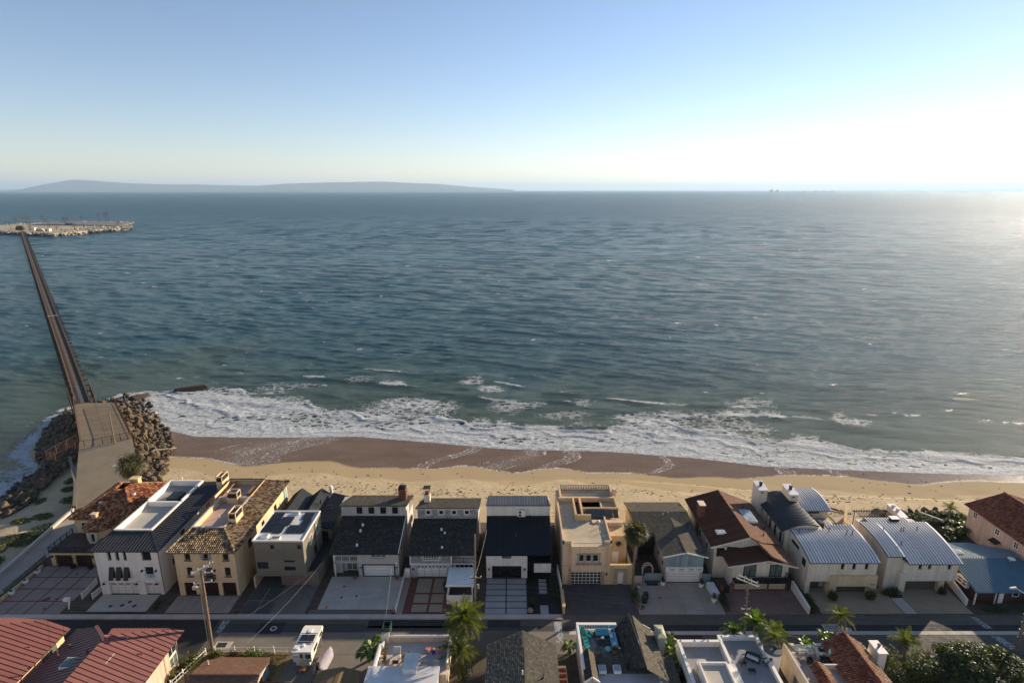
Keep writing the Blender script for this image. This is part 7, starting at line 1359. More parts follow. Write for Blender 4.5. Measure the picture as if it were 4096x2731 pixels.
def crown(t, c, meshes, n, lo, hi, sc=(.85, 1.1), seed=0, name='frond', lean=0):
    r = random.Random(seed)
    for k in range(n):
        q = (k + .5) / n; el = lo + (hi - lo) * q ** 1.0 + r.uniform(-.12, .12); inst(name, meshes[k % len(meshes)], c, t, (r.uniform(-.3, .3), -el, k * 2.39996 + r.uniform(-.2, .2)), r.uniform(*sc))
def trunk(t, pts, r0, r1, m=None, name='trunk'):
    P = [Vector(p) for p in pts]; n = 10; Q = []
    for k in range(n + 1):
        q = k / n * (len(P) - 1); i = min(int(q), len(P) - 2); Q.append(P[i].lerp(P[i + 1], q - i))
    MB().tube(Q, [r0 + (r1 - r0) * k / n + (.012 if k % 2 else 0) for k in range(n + 1)], 9).build(name, m or TRUNK, t)
def palm(label, x, y, z, h, kind='feather', nf=26, r=.2, seed=0, lean=(0, 0), sc=1.0, skirt=True, grp=None, cat='palm tree'):
    t = thing('palm_tree', label, cat, (x, y, z), grp); top = (x + lean[0], y + lean[1], z + h); trunk(t, [(x, y, z - .2), (x + lean[0] * .4, y + lean[1] * .4, z + h * .5), top], r, r * .62)
    if kind == 'feather': crown(t, top, FM, nf, -.35, 1.35, (.85 * sc, 1.1 * sc), seed); 
    elif kind == 'small': crown(t, top, FMS, nf, -.3, 1.3, (.85 * sc, 1.1 * sc), seed)
    else:
        crown(t, top, FF, nf, -.9, 1.3, (.9 * sc, 1.15 * sc), seed)
        if skirt: crown(t, (top[0], top[1], top[2] - .25), FFD, nf // 2, -1.5, -.9, (.9 * sc, 1.1 * sc), seed + 3, 'dead_frond')
    return t
def leafball(b, c, rx, ry, rz, n, s, r, shell=.45, flat=False):
    for k in range(n):
        while True:
            u = Vector((r.uniform(-1, 1), r.uniform(-1, 1), r.uniform(-1 if not flat else -.2, 1)))
            if shell < u.length < 1: break
        p = Vector((c[0] + u.x * rx, c[1] + u.y * ry, c[2] + u.z * rz)); nrm = (u.normalized() + Vector((r.uniform(-1, 1), r.uniform(-1, 1), r.uniform(-.6, 1))) * .8).normalized(); a = nrm.orthogonal().normalized(); a = (Matrix.Rotation(r.uniform(0, 6.28), 3, nrm) @ a); e = nrm.cross(a); q = s * r.uniform(.6, 1.3); b.cur = r.random()
        b.face([p - a * q, p - e * q * .45, p + a * q, p + e * q * .45])
def bush(label, x, y, z, rx, ry, rz, m, n=500, s=.16, seed=0, name='shrub', cat='shrub', grp=None, lobes=5, stem=True):
    t = thing(name, label, cat, (x, y, z), grp); r = random.Random(seed); b = MB()
    for k in range(lobes): a = 6.283 * k / lobes + r.random(); leafball(b, (x + rx * .45 * math.cos(a), y + ry * .45 * math.sin(a), z + rz * r.uniform(.35, .6)), rx * .62, ry * .62, rz * r.uniform(.45, .62), n // lobes, s, r)
    b.build('foliage', m, t, kind='stuff')
    if stem:
        for k in range(3): a = 2.1 * k; MB().tube([(x, y, z - .1), (x + rx * .3 * math.cos(a), y + ry * .3 * math.sin(a), z + rz * .6)], [.05, .02], 5).build('stem', BARK, t)
    return t
def bananas(label, x, y, z, n, sc, seed=0, h=.6, cat='plant', m=None):
    t = thing('broadleaf_plant', label, cat, (x, y, z)); r = random.Random(seed)
    for k in range(max(2, n // 6)):
        a = r.uniform(0, 6.28); q = r.uniform(.1, .5) * sc; c = (x + q * math.cos(a), y + q * math.sin(a), z + h * sc * r.uniform(.6, 1.2)); MB().tube([(c[0], c[1], z - .1), c], [.1, .06], 6).build('stem', BARK, t)
        for j in range(6): inst('leaf', BL[j % 3], c, t, (r.uniform(-.2, .2), r.uniform(-.25, .45), r.uniform(0, 6.28)), sc * r.uniform(.75, 1.15))
    return t
palm('large queen palm in front of the dark utility pole', -6.3, 60.9, G, 6.4, 'feather', 46, .26, 1, (.1, .3), 1.25); palm('young queen palm with low fronds beside the pink chair terrace', -6.6, 59.6, G, 3.0, 'feather', 26, .2, 2, (0, 0), 1.15)
t = thing('palm_skirt', 'column of hanging old fronds on the large queen palm trunk', 'palm fronds', (-6.2, 60.8, G)); crown(t, (-6.2, 61.1, 9.0), FM, 10, -1.45, -1.15, (.7, .9), 4); crown(t, (-6.2, 61.0, 7.6), FM + FD, 10, -1.45, -1.15, (.7, .9), 5)
bush('small leafy shrub at the foot of the queen palms', -6.2, 58.4, G, .9, .8, 2.4, LD, 500, .14, 3)
palm('tall fan palm with dense shaggy head between sand house and blue house', 18.9, 75.8, G, 9.6, 'fan', 64, .19, 5, (-.1, -.2), 1.05); palm('fan palm on the pier road by the rocks', -75.7, 103.3, 3.4, 6.6, 'fan', 38, .24, 6, (-1.0, .2), 1.5)
palm('queen palm leaning over the dark round leafed tree, lower right', 50.6, 59.8, G, 4.1, 'feather', 30, .2, 7, (-.3, .2), .8); palm('palm with wind-blown fronds behind the rust tile gable', 43.6, 63.8, G, 4.9, 'feather', 22, .17, 8, (.3, -.2), .8)
palm('slender palm rising beside the round chimney tower', 33.6, 58.6, G, 5.6, 'feather', 18, .14, 9, (-.5, .6), .85); palm('palm crown nearest the grey utility pole, behind the white terraces', 32.2, 62.8, G, 4.6, 'small', 26, .16, 10, (0, 0), 1.15); palm('lower palm crown left of the grey utility pole', 29.3, 62.4, G, 3.4, 'small', 24, .16, 11, (0, 0), 1.1); palm('palm crown right of the grey utility pole, above the terrace wall', 34.2, 61.6, G, 4.2, 'small', 24, .16, 12, (0, 0), 1.1)
palm('small palm in the green beach garden at right', 80.8, 92.8, G, 3.2, 'feather', 18, .16, 13, (0, 0), .62); bananas('clump of dark broad leaves behind the blue metal roof', 81.3, 89.2, G, 24, 1.1, 14)
bananas('tall bright banana clump left of the white terrace with pink chairs', -18.4, 61.4, G, 36, 1.15, 1, 1.2); bananas('broad leaved plants between the grey chimney and the white cubic house', 20.3, 61.0, G, 48, 1.2, 2, 1.6); bananas('broad leaved clump right of the grey chimney, lower one', 20.4, 58.3, G, 36, 1.1, 3, 1.4); bananas('bird of paradise plant left of the rust tile gable', 39.0, 61.9, G, 18, 1.05, 4, 1.4); bananas('banana leaves behind the rust tile gable', 42.3, 63.0, G, 24, 1.05, 5, 1.3); bananas('row of broad leaves along the right eave of the rust tile gable', 45.9, 61.7, G, 30, .95, 6, 1.0); bananas('pale leaved plant beside the path between gable house and roof deck house', 7.7, 62.6, G, 18, .85, 7, .8); bananas('young banana behind the fan palm by the sand house', 18.0, 78.3, G, 12, .8, 8, .8)
# big round tree, lower right
t = thing('round_tree', 'large dark round-leafed tree filling the lower right corner', 'tree', (60, 59, G)); b = MB(); r = random.Random(5)
for k in range(95):
    a = r.uniform(0, 6.28); q = r.random() ** .5; cx, cy_ = 59.6 + 5.8 * q * math.cos(a), 58.2 + 4.0 * q * math.sin(a); cz = 4.7 + 2.4 * (1 - q * q) * r.uniform(.6, 1.05) + (.5 if cx < 57 else 0); leafball(b, (cx, cy_, cz), 1.15, 1.15, .85, 230, .2, r, .1)
b.build('crown', LD, t, kind='stuff')
MB().tube([(59.6, 58.6, G - .1), (59.5, 58.7, 5.2)], [.35, .22], 8).build('trunk', BARK, t)
for k in range(6): a = k * 1.05; MB().tube([(59.5, 58.7, 4.8), (59.5 + 3.6 * math.cos(a), 58.7 + 2.4 * math.sin(a), 6.0)], [.14, .05], 6).build('branch', BARK, t)
bush('golden green shrub right of the tall white chimney', 48.2, 59.8, G, 1.6, 1.4, 3.6, LO, 1500, .15, 11, lobes=8); bush('tall leafy shrub between the golden shrub and the leaning queen palm', 51.6, 58.2, G, 2.4, 1.6, 3.2, LD, 2200, .17, 15, lobes=9); bush('olive shrub at the back of the leaning queen palm', 53.4, 60.3, G, 1.8, 1.2, 2.4, LO, 1300, .15, 16, lobes=8); bush('low dark bush right of the white chimney foot', 47.8, 57.2, G, 1.6, 1.2, 2.4, LD, 1200, .15, 17); bush('dark shrub at the lower right corner by the street lamp pole', 69.6, 60.8, G, 1.6, 1.3, 2.0, LD, 900, .15, 12)
# hedges and drives
for a in (('clipped ball shrub left of the bronze garage door', 48.6, 72.9, .75, .7, 1.7, LD, 700), ('clipped ball shrub right of the bronze garage door', 54.3, 72.9, .8, .7, 1.7, LD, 700), ('spiky dark grass clump beside the white drive wall', 44.5, 72.0, .9, 1.2, 1.2, LD, 700), ('grass clump at the street end of the white drive wall', 44.4, 70.4, .8, .8, 1.1, LD, 600), ('low dark hedge in front of the stepped zinc roof house', 58.2, 73.9, 1.8, .6, 1.1, LD, 1100), ('small dark bush right of the wide bronze garage door', 66.0, 74.0, .7, .6, 1.2, LD, 500), ('planting in front of the dark red cottage, left part', 71.5, 70.6, 2.2, 1.0, .9, LD, 900), ('planting in front of the dark red cottage, right part', 76.5, 70.6, 2.6, 1.0, .9, LD, 900), ('dark planted bed on the right of the cracked concrete drive', 31.9, 72.4, .7, 2.6, .8, LD, 1000), ('dark bushes at the right of the black stepping stone garden', 6.6, 75.3, .8, 2.6, 1.1, LD, 1000), ('dark shrubs in the middle of the black garden bed', 3.2, 72.2, .7, 1.0, .8, LD, 500), ('shrub beside the carport and brick drive', -10.3, 75.6, .5, 1.6, 1.2, LD, 500), ('shrub strip between the white house and yellow house drives', -53.0, 71.3, .4, 1.3, .6, LD, 400), ('flower bed at the foot of the tall fan palm', 18.7, 73.6, .8, 1.6, .7, LO, 600), ('bush in the courtyard between the zinc roofed houses', 58.9, 88.6, .9, 1.2, 1.6, LO, 600),
          ('green bush left of the camper on the dry verge', -32.6, 60.4, 1.0, 1.0, 2.0, LD, 900), ('bright green shrub on the verge behind the brown bungalow', -34.3, 61.6, 1.2, .8, 1.5, LB, 1000), ('purple leaved shrub on the verge behind the brown bungalow', -36.6, 61.5, 1.4, .6, 1.2, LR, 900), ('leafy bush at the corner of the pink house', -42.0, 60.6, 1.2, 1.4, 1.5, LO, 1000), ('low shrub by the bay corner of the pink house', -43.0, 58.6, .6, .8, 1.2, LO, 400), ('pale grass tuft at the foot of the left utility pole', -39.6, 62.2, 1.2, .5, .8, LO, 500)):
    bush(a[0], a[1], a[2], G, a[3], a[4], a[5], a[6], a[7], .12, int(a[1] * 7) % 97, lobes=6)
def groundcover(name, label, spots, m, seed, s=.1, dens=160):
    b = MB(); r = random.Random(seed)
    for x, y, rx, ry, h_ in spots:
        z = float(land_h(np.array([[x]]), np.array([[y]]))[0, 0]); leafball(b, (x, y, z), rx, ry, h_, int(dens * rx * ry) + 60, s, r, .3, True)
    o = b.build(name, m, kind='stuff'); o['label'] = label; return o
groundcover('dune_groundcover', 'green and yellow dune plants beside the pier road', [(-88.5, 93.5, 3.6, 3.0, .5), (-86.5, 96.5, 2.6, 3.2, .5), (-90.5, 90.5, 4.0, 2.2, .45), (-92.0, 98.2, 2.0, 1.4, .4), (-94.6, 96.6, 2.2, 1.2, .4), (-91.0, 104.5, 2.4, 1.6, .5), (-94.5, 108.2, 1.5, 1.2, .5), (-96.3, 111.5, 1.2, 1.4, .5), (-97.4, 104.6, 1.3, 1.3, .5), (-97.8, 89.5, 1.6, 1.6, .4), (-93.0, 87.2, 3.4, 2.0, .4), (-84.6, 94.0, 1.2, 3, .5), (-78.0, 106.6, 1.6, 1.3, .7), (-95.0, 84.0, 3.2, 2.0, .4), (-90, 84.5, 2.5, 1.6, .4)], LO, 41, .2, 150)
groundcover('garden_groundcover', 'dark green low plants in the beach garden at right', [(77.5, 93.5, 2.6, 1.8, 1.1), (80.5, 95.8, 2.6, 1.4, 1.2), (84.0, 94.6, 2.4, 1.8, 1.3), (79.0, 89.6, 2.0, 2.0, 1.4), (75.0, 95.2, 2.0, 1.1, .9), (83.0, 91.5, 1.8, 2.0, 1.5), (81, 92.6, 1.8, 1.6, 1.2), (77.6, 87.6, 1.6, 1.6, 1.1)], LD, 42, .26, 260)
groundcover('verge_grass', 'dry yellow grass verge between bungalow and street', [(-35, 62.0, 5.5, .9, .3), (-31.5, 61.4, 2.2, 1.2, .3), (-39.6, 59.8, 1.2, 2.4, .5), (-40.2, 61.4, .9, 1.2, .5), (-31.5, 59.3, 1.2, 1.4, .3)], LW, 43, .09, 150)
sheet('dry_verge', -41.2, -29.4, 58.3, 62.7, G + .03, DIRT, kind='structure')
PB = {}
def plantmesh(k):
    if k in PB: return PB[k]
    b = MB(); r = random.Random(9)
    if k == 'bush': leafball(b, (0, 0, .35), .38, .38, .6, 220, .1, r, .2)
    elif k == 'spiky':
        b.tube([(0, 0, 0), (0, 0, 1.0)], .05, 5)
        for j in range(46): a, e = r.uniform(0, 6.28), r.uniform(-.3, 1.5); d = Vector((math.cos(a) * math.cos(e), math.sin(a) * math.cos(e), math.sin(e))) * .8; s = Vector((-math.sin(a), math.cos(a), 0)) * .04; b.cur = r.random(); b.face([Vector((0, 0, 1)) - s, Vector((0, 0, 1)) + s, Vector((0, 0, 1)) + d])
    else:
        for j in range(26): a, e = r.uniform(0, 6.28), r.uniform(.2, 1.4); d = Vector((math.cos(a) * math.cos(e), math.sin(a) * math.cos(e), math.sin(e))) * .4; s = Vector((-math.sin(a), math.cos(a), 0)) * .05; b.cur = r.random(); b.face([-s, d * .5 + s, d, d * .5 - s])
    PB[k] = b.mesh('plant', {'bush': LD, 'spiky': LD}.get(k, LO)); return PB[k]
for t, x, y, z, k in PLANTS: inst('plant', plantmesh(k), (x, y, z - .05), t)

# ------------------------------------------------------------------ rocks
def rockmesh(seed, m, sub=2):
    bm = __import__('bmesh').new(); __import__('bmesh').ops.create_icosphere(bm, subdivisions=sub, radius=1.0); r = random.Random(seed)
    pl = [(Vector((r.uniform(-1, 1), r.uniform(-1, 1), r.uniform(-1, 1))).normalized(), r.uniform(.5, .85)) for _ in range(9)]; sx = Vector((r.uniform(.8, 1.25), r.uniform(.7, 1.1), r.uniform(.6, .9)))
    for v in bm.verts:
        for n, d in pl:
            e = v.co.dot(n) - d
            if e > 0: v.co -= n * e
        v.co = Vector((v.co.x * sx.x, v.co.y * sx.y, v.co.z * sx.z)) * (1 + r.uniform(-.03, .03))
    me = bpy.data.meshes.new('rock'); bm.to_mesh(me); bm.free(); me.materials.append(m); return me
def rockmat(name, a, b_, wetz=None):
    m, nt, bs = _nt(name); c = coords(nt); n = noise(nt, c, .35, 7, .7); col = ramp(nt, n, [(.3, a), (.7, b_)])
    oi = nt.nodes.new('ShaderNodeObjectInfo'); col = mixc(nt, 1.0, col, ramp(nt, oi.outputs['Random'], [(0, (.6, .58, .55)), (1, (1.2, 1.15, 1.05))]), 'MULTIPLY')
    if wetz is not None:
        sp_ = nt.nodes.new('ShaderNodeSeparateXYZ'); g_ = nt.nodes.new('ShaderNodeNewGeometry'); nt.links.new(g_.outputs['Position'], sp_.inputs[0])
        w = math_(nt, 'MULTIPLY', math_(nt, 'SUBTRACT', wetz, math_(nt, 'ADD', sp_.outputs['Z'], math_(nt, 'MULTIPLY', noise(nt, c, .4, 3), 1.2))), 1.5, True)
        col = mixc(nt, w, col, (.022, .016, .012)); nt.links.new(mixc(nt, w, (.9,) * 3, (.35,) * 3), bs.inputs['Roughness'])
    else: bs.inputs['Roughness'].default_value = .9
    nt.links.new(col, bs.inputs['Base Color']); bump(nt, noise(nt, c, 2.0, 7, .7), .8, .15, bs); return m
RKM = rockmat('brown_rock', (.05, .034, .021), (.18, .125, .07), 1.8); RK = [rockmesh(i, RKM) for i in range(9)]
RKW = rockmat('pale_rock', (.24, .21, .165), (.52, .47, .39), 3.4); RK2 = [rockmesh(i + 20, RKW, 1) for i in range(6)]
def inpoly(x, y, P):
    c = False
    for i in range(len(P)):
        ax, ay = P[i]; bx, by = P[(i + 1) % len(P)]
        if (ay > y) != (by > y) and x < (bx - ax) * (y - ay) / (by - ay) + ax: c = not c
    return c
PAD = [(-124.2, 150.6), (-112.4, 150.6), (-92.4, 127.0), (-91.8, 122), (-76.0, 104.5), (-79, 97), (-84.5, 97), (-102.4, 118.6), (-103.9, 125.1)]
def rocks(label, poly, nbig, nsmall, seed, smin, smax, far=False, hfun=None, meshes=None, size2=.5, excl=None):
    t = thing('rock_armour', label, 'rock armour', (poly[0][0], poly[0][1], 0)); r = random.Random(seed); xs = [p[0] for p in poly]; ys = [p[1] for p in poly]; pts = []
    while len(pts) < nbig + nsmall:
        x, y = r.uniform(min(xs), max(xs)), r.uniform(min(ys), max(ys))
        if inpoly(x, y, poly) and not (excl and inpoly(x, y, excl)): pts.append((x, y))
    P = np.array(pts); Zs = hfun(P[:, 0][None], P[:, 1][None])[0]; M_ = meshes or RK; small = MB()
    for k, (x, y) in enumerate(pts):
        z = float(Zs[k])
        if k < nbig: s = r.uniform(smin, smax); inst('rock', M_[k % len(M_)], (x, y, z + s * .25), t, (r.uniform(0, 6), r.uniform(0, 6), r.uniform(0, 6)), s)
        else:
            s = size2 * r.uniform(.5, 1.3); me = M_[k % len(M_)]; i0 = len(small.v); rot = Matrix.Rotation(r.uniform(0, 6), 3, 'Z') @ Matrix.Rotation(r.uniform(0, 6), 3, 'X'); small.v.extend([tuple(rot @ v.co * s + Vector((x, y, z + s * .2))) for v in me.vertices])
            for p in me.polygons: small.f.append(tuple(i0 + i for i in p.vertices)); small.t.append(.5); small.mi.append(0)
    if nsmall: small.build('small_rocks', (RKM if meshes is None else M_[0].materials[0]), t, kind='stuff')
    return t
def padh(X, Y): return np.maximum(land_h(X, Y), -.2) + 0.9 * sstep(9, 2, np.abs(sdist(X, Y, PAD)))
rocks('brown boulders piled on the right side of the pier road', [(-124, 152), (-131, 158), (-129, 165), (-123, 170), (-114, 166), (-106, 157), (-98.5, 147.5), (-92.5, 141), (-87, 134), (-83, 125), (-79, 117), (-76.5, 111), (-74.5, 106.5), (-77, 104.5), (-92, 126.8), (-111, 150)], 300, 900, 3, .55, 1.25, hfun=padh, excl=PAD)
rocks('dark boulders on the left side of the pier road down to the bay', [(-125, 150), (-132, 157), (-129, 147), (-125, 139), (-119, 129), (-111, 121), (-110, 111), (-106, 103), (-106.5, 95), (-101, 96), (-99.5, 104), (-101, 112), (-103, 120), (-104.5, 126)], 300, 900, 4, .5, 1.15, hfun=padh, excl=PAD)
rocks('rounded boulders at the sand edge of the green garden, right', [(70, 95.2), (84.5, 95.8), (85, 97.6), (70, 97.4)], 26, 0, 6, .5, 1.0, hfun=land_h)
for label, x, y, s, n in (('low dark rock outcrop in the surf beyond the point', -105.5, 176.5, (5.2, 2.6, 2.4), 1), ('big dark triangular boulder at the seaward end of the right rocks', -117.5, 167.5, (3.6, 2.6, 2.8), 2)):
    o = inst('sea_rock', rockmesh(n + 60, mat('dark_wet_rock', (.055, .035, .02), .7, .4, 1.0, bmp=.8)), (x, y, .1), None, (0, 0, R(30)), s); tag(o, label, 'rock')
# low debris and driftwood along the sand
t = thing('driftwood_log', 'pale bent driftwood trunk lying on the right rocks', 'driftwood', (-86, 126, 1.5)); MB().tube([(-88.2, 124.3, 1.8), (-87.0, 126.2, 2.3), (-84.8, 127.6, 2.0), (-83.6, 129.4, 1.5)], [.32, .3, .22, .08], 8).tube([(-84.8, 127.6, 2.0), (-83.2, 127.4, 2.5)], [.14, .05], 6).build('trunk', mat('bleached_wood', (.5, .42, .32), .9, .15), t)
b = MB(); r = random.Random(77)
for k in range(900):
    x = r.uniform(-80, 120); y = interp([(-80, 112), (120, 101)], x) + r.gauss(0, 1) * (1.2 if k % 3 else 6.0) + 4 * math.sin(x * .09) * .4; z = float(land_h(np.array([[x]]), np.array([[y]]))[0, 0]) if False else None
    b.cur = r.random(); s = r.uniform(.05, .2); b.v_ = None; pts_ = (x, y, s); (b.__dict__.setdefault('q', [])).append(pts_)
Q = np.array(b.q); ZZ = land_h(Q[:, 0][None], Q[:, 1][None])[0]
for (x, y, s), z in zip(b.q, ZZ): b.bar((x - s * r.uniform(.5, 2), y, z + .03), (x + s * r.uniform(.5, 2), y + r.uniform(-.2, .2), z + .05), s * .6, .07)
b.build('beach_wrack', mat('kelp', (.06, .045, .03), .9, .3), kind='stuff')
b = MB()
for k in range(220): x = r.uniform(55, 80) if k % 2 else r.uniform(-30, 40); y = r.uniform(94.5, 98.5); z = 3.2; a = r.uniform(0, 3.14); l = r.uniform(.4, 1.6); b.bar((x, y, z + .1), (x + l * math.cos(a), y + l * math.sin(a) * .5, z + r.uniform(.1, .7)), .07)
b.build('driftwood_litter', MATS['bleached_wood'], kind='stuff')
t = thing('driftwood_log', 'long dark log on the sand behind the zinc roofed houses', 'driftwood', (66, 98, 3)); MB().tube([(60.3, 100.6, 3.2), (63.6, 97.6, 3.4), (65.0, 96.2, 3.5)], [.2, .17, .12], 7).build('trunk', WOODD, t)

# ------------------------------------------------------------------ pier road and pier
PR = MB().ext([(x, y, 3.2) for x, y in ((-124.2, 150.6), (-112.4, 150.6), (-92.4, 127.0), (-103.9, 125.1))][::-1], (0, 0, 2.0)).build('pier_road', mat('pier_concrete', (.20, .155, .10), .95, .16, .35, bmp=.2), kind='structure')
MB().hull8([(-103.9, 125.1, 2.5), (-92.4, 127.0, 2.5), (-76.0, 104.5, 2.5), (-85.0, 97.6, 2.5), (-103.9, 125.1, 5.19), (-92.4, 127.0, 5.19), (-76.0, 104.5, 3.75), (-85.0, 97.6, 3.6)][0:4][::-1] + [(-85.0, 97.6, 3.6), (-76.0, 104.5, 3.75), (-92.4, 127.0, 5.19), (-103.9, 125.1, 5.19)]).build('pier_ramp', mat('ramp_asphalt', (.22, .18, .125), .95, .14, .3, bmp=.2), kind='structure')
A = Vector((-124.0, 150.5, 5.2)); B = Vector((-112.6, 150.5, 5.2)); C1 = Vector((-103.7, 125.3, 5.2)); D1 = Vector((-92.6, 127.0, 5.2))
for i in range(8):
    for j in range(2):
        q0, q1 = (i + .02) / 8, (i + .98) / 8; u0, u1 = (j + .01) / 2, (j + .99) / 2; P = lambda u, q: (A.lerp(B, u)).lerp(C1.lerp(D1, u), q); b = MB(); b.cur = rnd.random(); b.ext([P(u0, q0), P(u1, q0), P(u1, q1), P(u0, q1)], (0, 0, .02)).build('concrete_bay', MATS['pier_concrete'], PR)
RUST = mat('rusty_iron', (.10, .05, .03), .85, .3)
def meshfence(label, pts, hh, step=2.4, cat='fence', name='chain_fence'):
    t = thing(name, label, cat, pts[0])
    for i in range(len(pts) - 1):
        a, c = Vector(pts[i]), Vector(pts[i + 1]); L = (c - a).length; N = max(1, round(L / step)); U = Vector((0, 0, 1))
        for k in range(N + 1): q = a.lerp(c, k / N); MB().bar(q, q + U * hh, .1).build('post', RUST, t)
        MB().bar(a + U * hh, c + U * hh, .07).build('top_rail', RUST, t); MB().bar(a + U * .2, c + U * .2, .05).build('bottom_rail', RUST, t)
        b = MB(); K = int(L / .3)
        for k in range(K): q = a.lerp(c, k / K); b.bar(q + U * .2, q + U * hh, .022)
        b.build('mesh_wires', RUST, t, kind='stuff')
meshfence('rusty fence along the left edge of the pier road', [(-124.0, 150.3, 5.2), (-103.8, 125.2, 5.2)], 2.0); meshfence('rusty fence along the right edge of the pier road', [(-112.6, 150.3, 5.2), (-92.6, 127.0, 5.2)], 2.0)
meshfence('gate fence across the foot of the pier road', [(-103.6, 120.6, 5.1), (-98.7, 122.7, 5.2), (-92.8, 126.6, 5.2)], 1.7, 2.0); meshfence('short rusty fence at the lower left corner of the pier road', [(-104.2, 125.0, 4.8), (-107.0, 118.5, 3.6), (-103.4, 117.0, 4.2)], 2.2)
MB().box(-88.5, -86.6, 113.6, 114.8, 4.38, 4.5).build('concrete_patch', CONCL, kind='structure'); 
a, c = Vector((-121.6, 150.6, 5.25)), Vector((-693.3, 814.1, 7.0)); dirp = (c - a).normalized(); L = (c - a).length; side = Vector((dirp.y, -dirp.x, 0)).normalized()
t = thing('pier', 'long straight wooden pier running out to the rocky islet', 'pier', tuple(a)); PW = mat('pier_timber', (.17, .115, .075), .9, .25, .8, tint=.3); PWD = mat('pier_dark_timber', (.075, .05, .035), .9, .25, .8, tint=.3); PG = mat('pier_grey_planks', (.15, .14, .15), .9, .2, .8, tint=.3)
ang = math.atan2(dirp.y, dirp.x); NS = 147; seg = L / NS; hw = 1.55
def seclocal(m, strips): 
    b = MB(); n = 18
    for k in range(n):
        b.cur = rnd.random(); x0, x1 = seg * k / n + .015, seg * (k + 1) / n - .015; b.box(x0, x1, -hw, hw, -.12 - rnd.random() * .012, 0)
    return b
zf = lambda q: 5.25 + 1.75 * min(1, q * L / 60.0)
decks = [seclocal(PW, 0).mesh('deck_section', PW) for _ in range(4)]; deckg = seclocal(PG, 0).mesh('deck_section', PG)
trk = MB().box(0, seg, -1.05, -.5, .005, .06).mesh('wheel_track', PWD); trk2 = MB().box(0, seg, .5, 1.05, .005, .06).mesh('wheel_track', PWD)
rail_ = MB().box(0, seg - .05, -.16, .16, 0, .32).mesh('kerb_timber', PW); hr = MB().box(0, seg, -.05, .05, .95, 1.05).box(0.1, .22, -.06, .06, 0, .95).box(seg / 2, seg / 2 + .12, -.06, .06, 0, .95).mesh('handrail', PWD)
beam = MB().box(-.2, .2, -2.2, 2.9, -.75, -.35).mesh('cross_beam', PWD); beamr = MB().box(seg * .5 - .12, seg * .5 + .12, 1.4, 2.7, -.5, -.25).mesh('beam_end', PW); pile = MB().tube([(0, 0, -12.5), (0, 0, -.3)], .24, 7).mesh('pile', PWD)
for i in range(NS):
    q = i / NS; p = a + dirp * (seg * i); p.z = zf(q); q2 = a + dirp * (seg * (i + 1)); pitch = -math.atan2(zf((i + 1) / NS) - zf(q), seg); rot = (0, pitch, ang); n = Vector((-side.x, -side.y, 0))
    inst('deck_section', deckg if i < 3 else decks[i % 4], p, t, rot); inst('wheel_track', trk, p, t, rot); inst('wheel_track', trk2, p, t, rot)
    for s in (-1, 1): inst('kerb_timber', rail_, p + n * s * hw, t, rot)
    inst('handrail', hr, p - n * (hw + .05), t, rot)
    inst('cross_beam', beam, p, t, (0, 0, ang + math.pi)); 
    if i < 75: inst('beam_end', beamr, p, t, (0, 0, ang + 0), (1, -1, 1)) 
    for s in (-1, 1): inst('pile', pile, p + n * s * 1.7, t, (R(4) * s, 0, ang))
b = MB()
for s in (-1, 1):
    for k in range(8):
        p = a + dirp * (k * 2.0) + Vector((-side.x, -side.y, 0)) * s * (hw + 1.2); MB().bar(p - Vector((0, 0, 2)), p + Vector((0, 0, 1.6)), .16).build('screen_post', RUST, t)
    for z in (.2, 1.5): MB().bar(a + Vector((-side.x, -side.y, 0)) * s * (hw + 1.2) + Vector((0, 0, z)), a + dirp * 14 + Vector((-side.x, -side.y, 0)) * s * (hw + 1.2) + Vector((0, 0, z)), .12).build('screen_rail', RUST, t)
p = a + dirp * 139; MB().bar(p + Vector((side.x, side.y, 0)) * 2 + Vector((0, 0, 1.85)), p - Vector((side.x, side.y, 0)) * 2 + Vector((0, 0, 1.85)), .6, .06).build('white_strip', WTRIM, t)

# ------------------------------------------------------------------ rocky islet at the pier's end
IS = [(-1150, 905), (-727, 848), (-690, 828), (-650, 814), (-640, 850), (-640, 905), (-628, 944), (-672, 995), (-724, 1085), (-781, 1127), (-863, 1127), (-900, 1060), (-880, 960), (-860, 905), (-1150, 925)]
MB().ext([(x, y, -2) for x, y in IS], (0, 0, 6.0)).build('islet', mat('islet_sand', (.40, .33, .24), .95, .2, .02), kind='structure')
MB().ext([(-862, 1090, 4.0), (-840, 1010, 4.0), (-700, 985, 4.0), (-660, 960, 4.0), (-690, 1050, 4.0), (-780, 1100, 4.0)][::-1], (0, 0, 1.5)).build('islet_gravel', mat('grey_gravel', (.16, .16, .165), 1.0, .3, .05), kind='structure')
def ring(poly, w, n, seed):
    r = random.Random(seed); out = []; Ls = [(poly[i], poly[(i + 1) % len(poly)]) for i in range(len(poly))]; tot = [math.dist(*e) for e in Ls]
    for _ in range(n):
        e = r.choices(Ls, tot)[0]; q = r.random(); out.append((e[0][0] + (e[1][0] - e[0][0]) * q + r.gauss(0, w), e[0][1] + (e[1][1] - e[0][1]) * q + r.gauss(0, w)))
    return out
t = thing('rock_armour', 'pale boulders ringing the islet at the end of the pier', 'rock armour', (-700, 900, 0)); r = random.Random(12); small = MB()
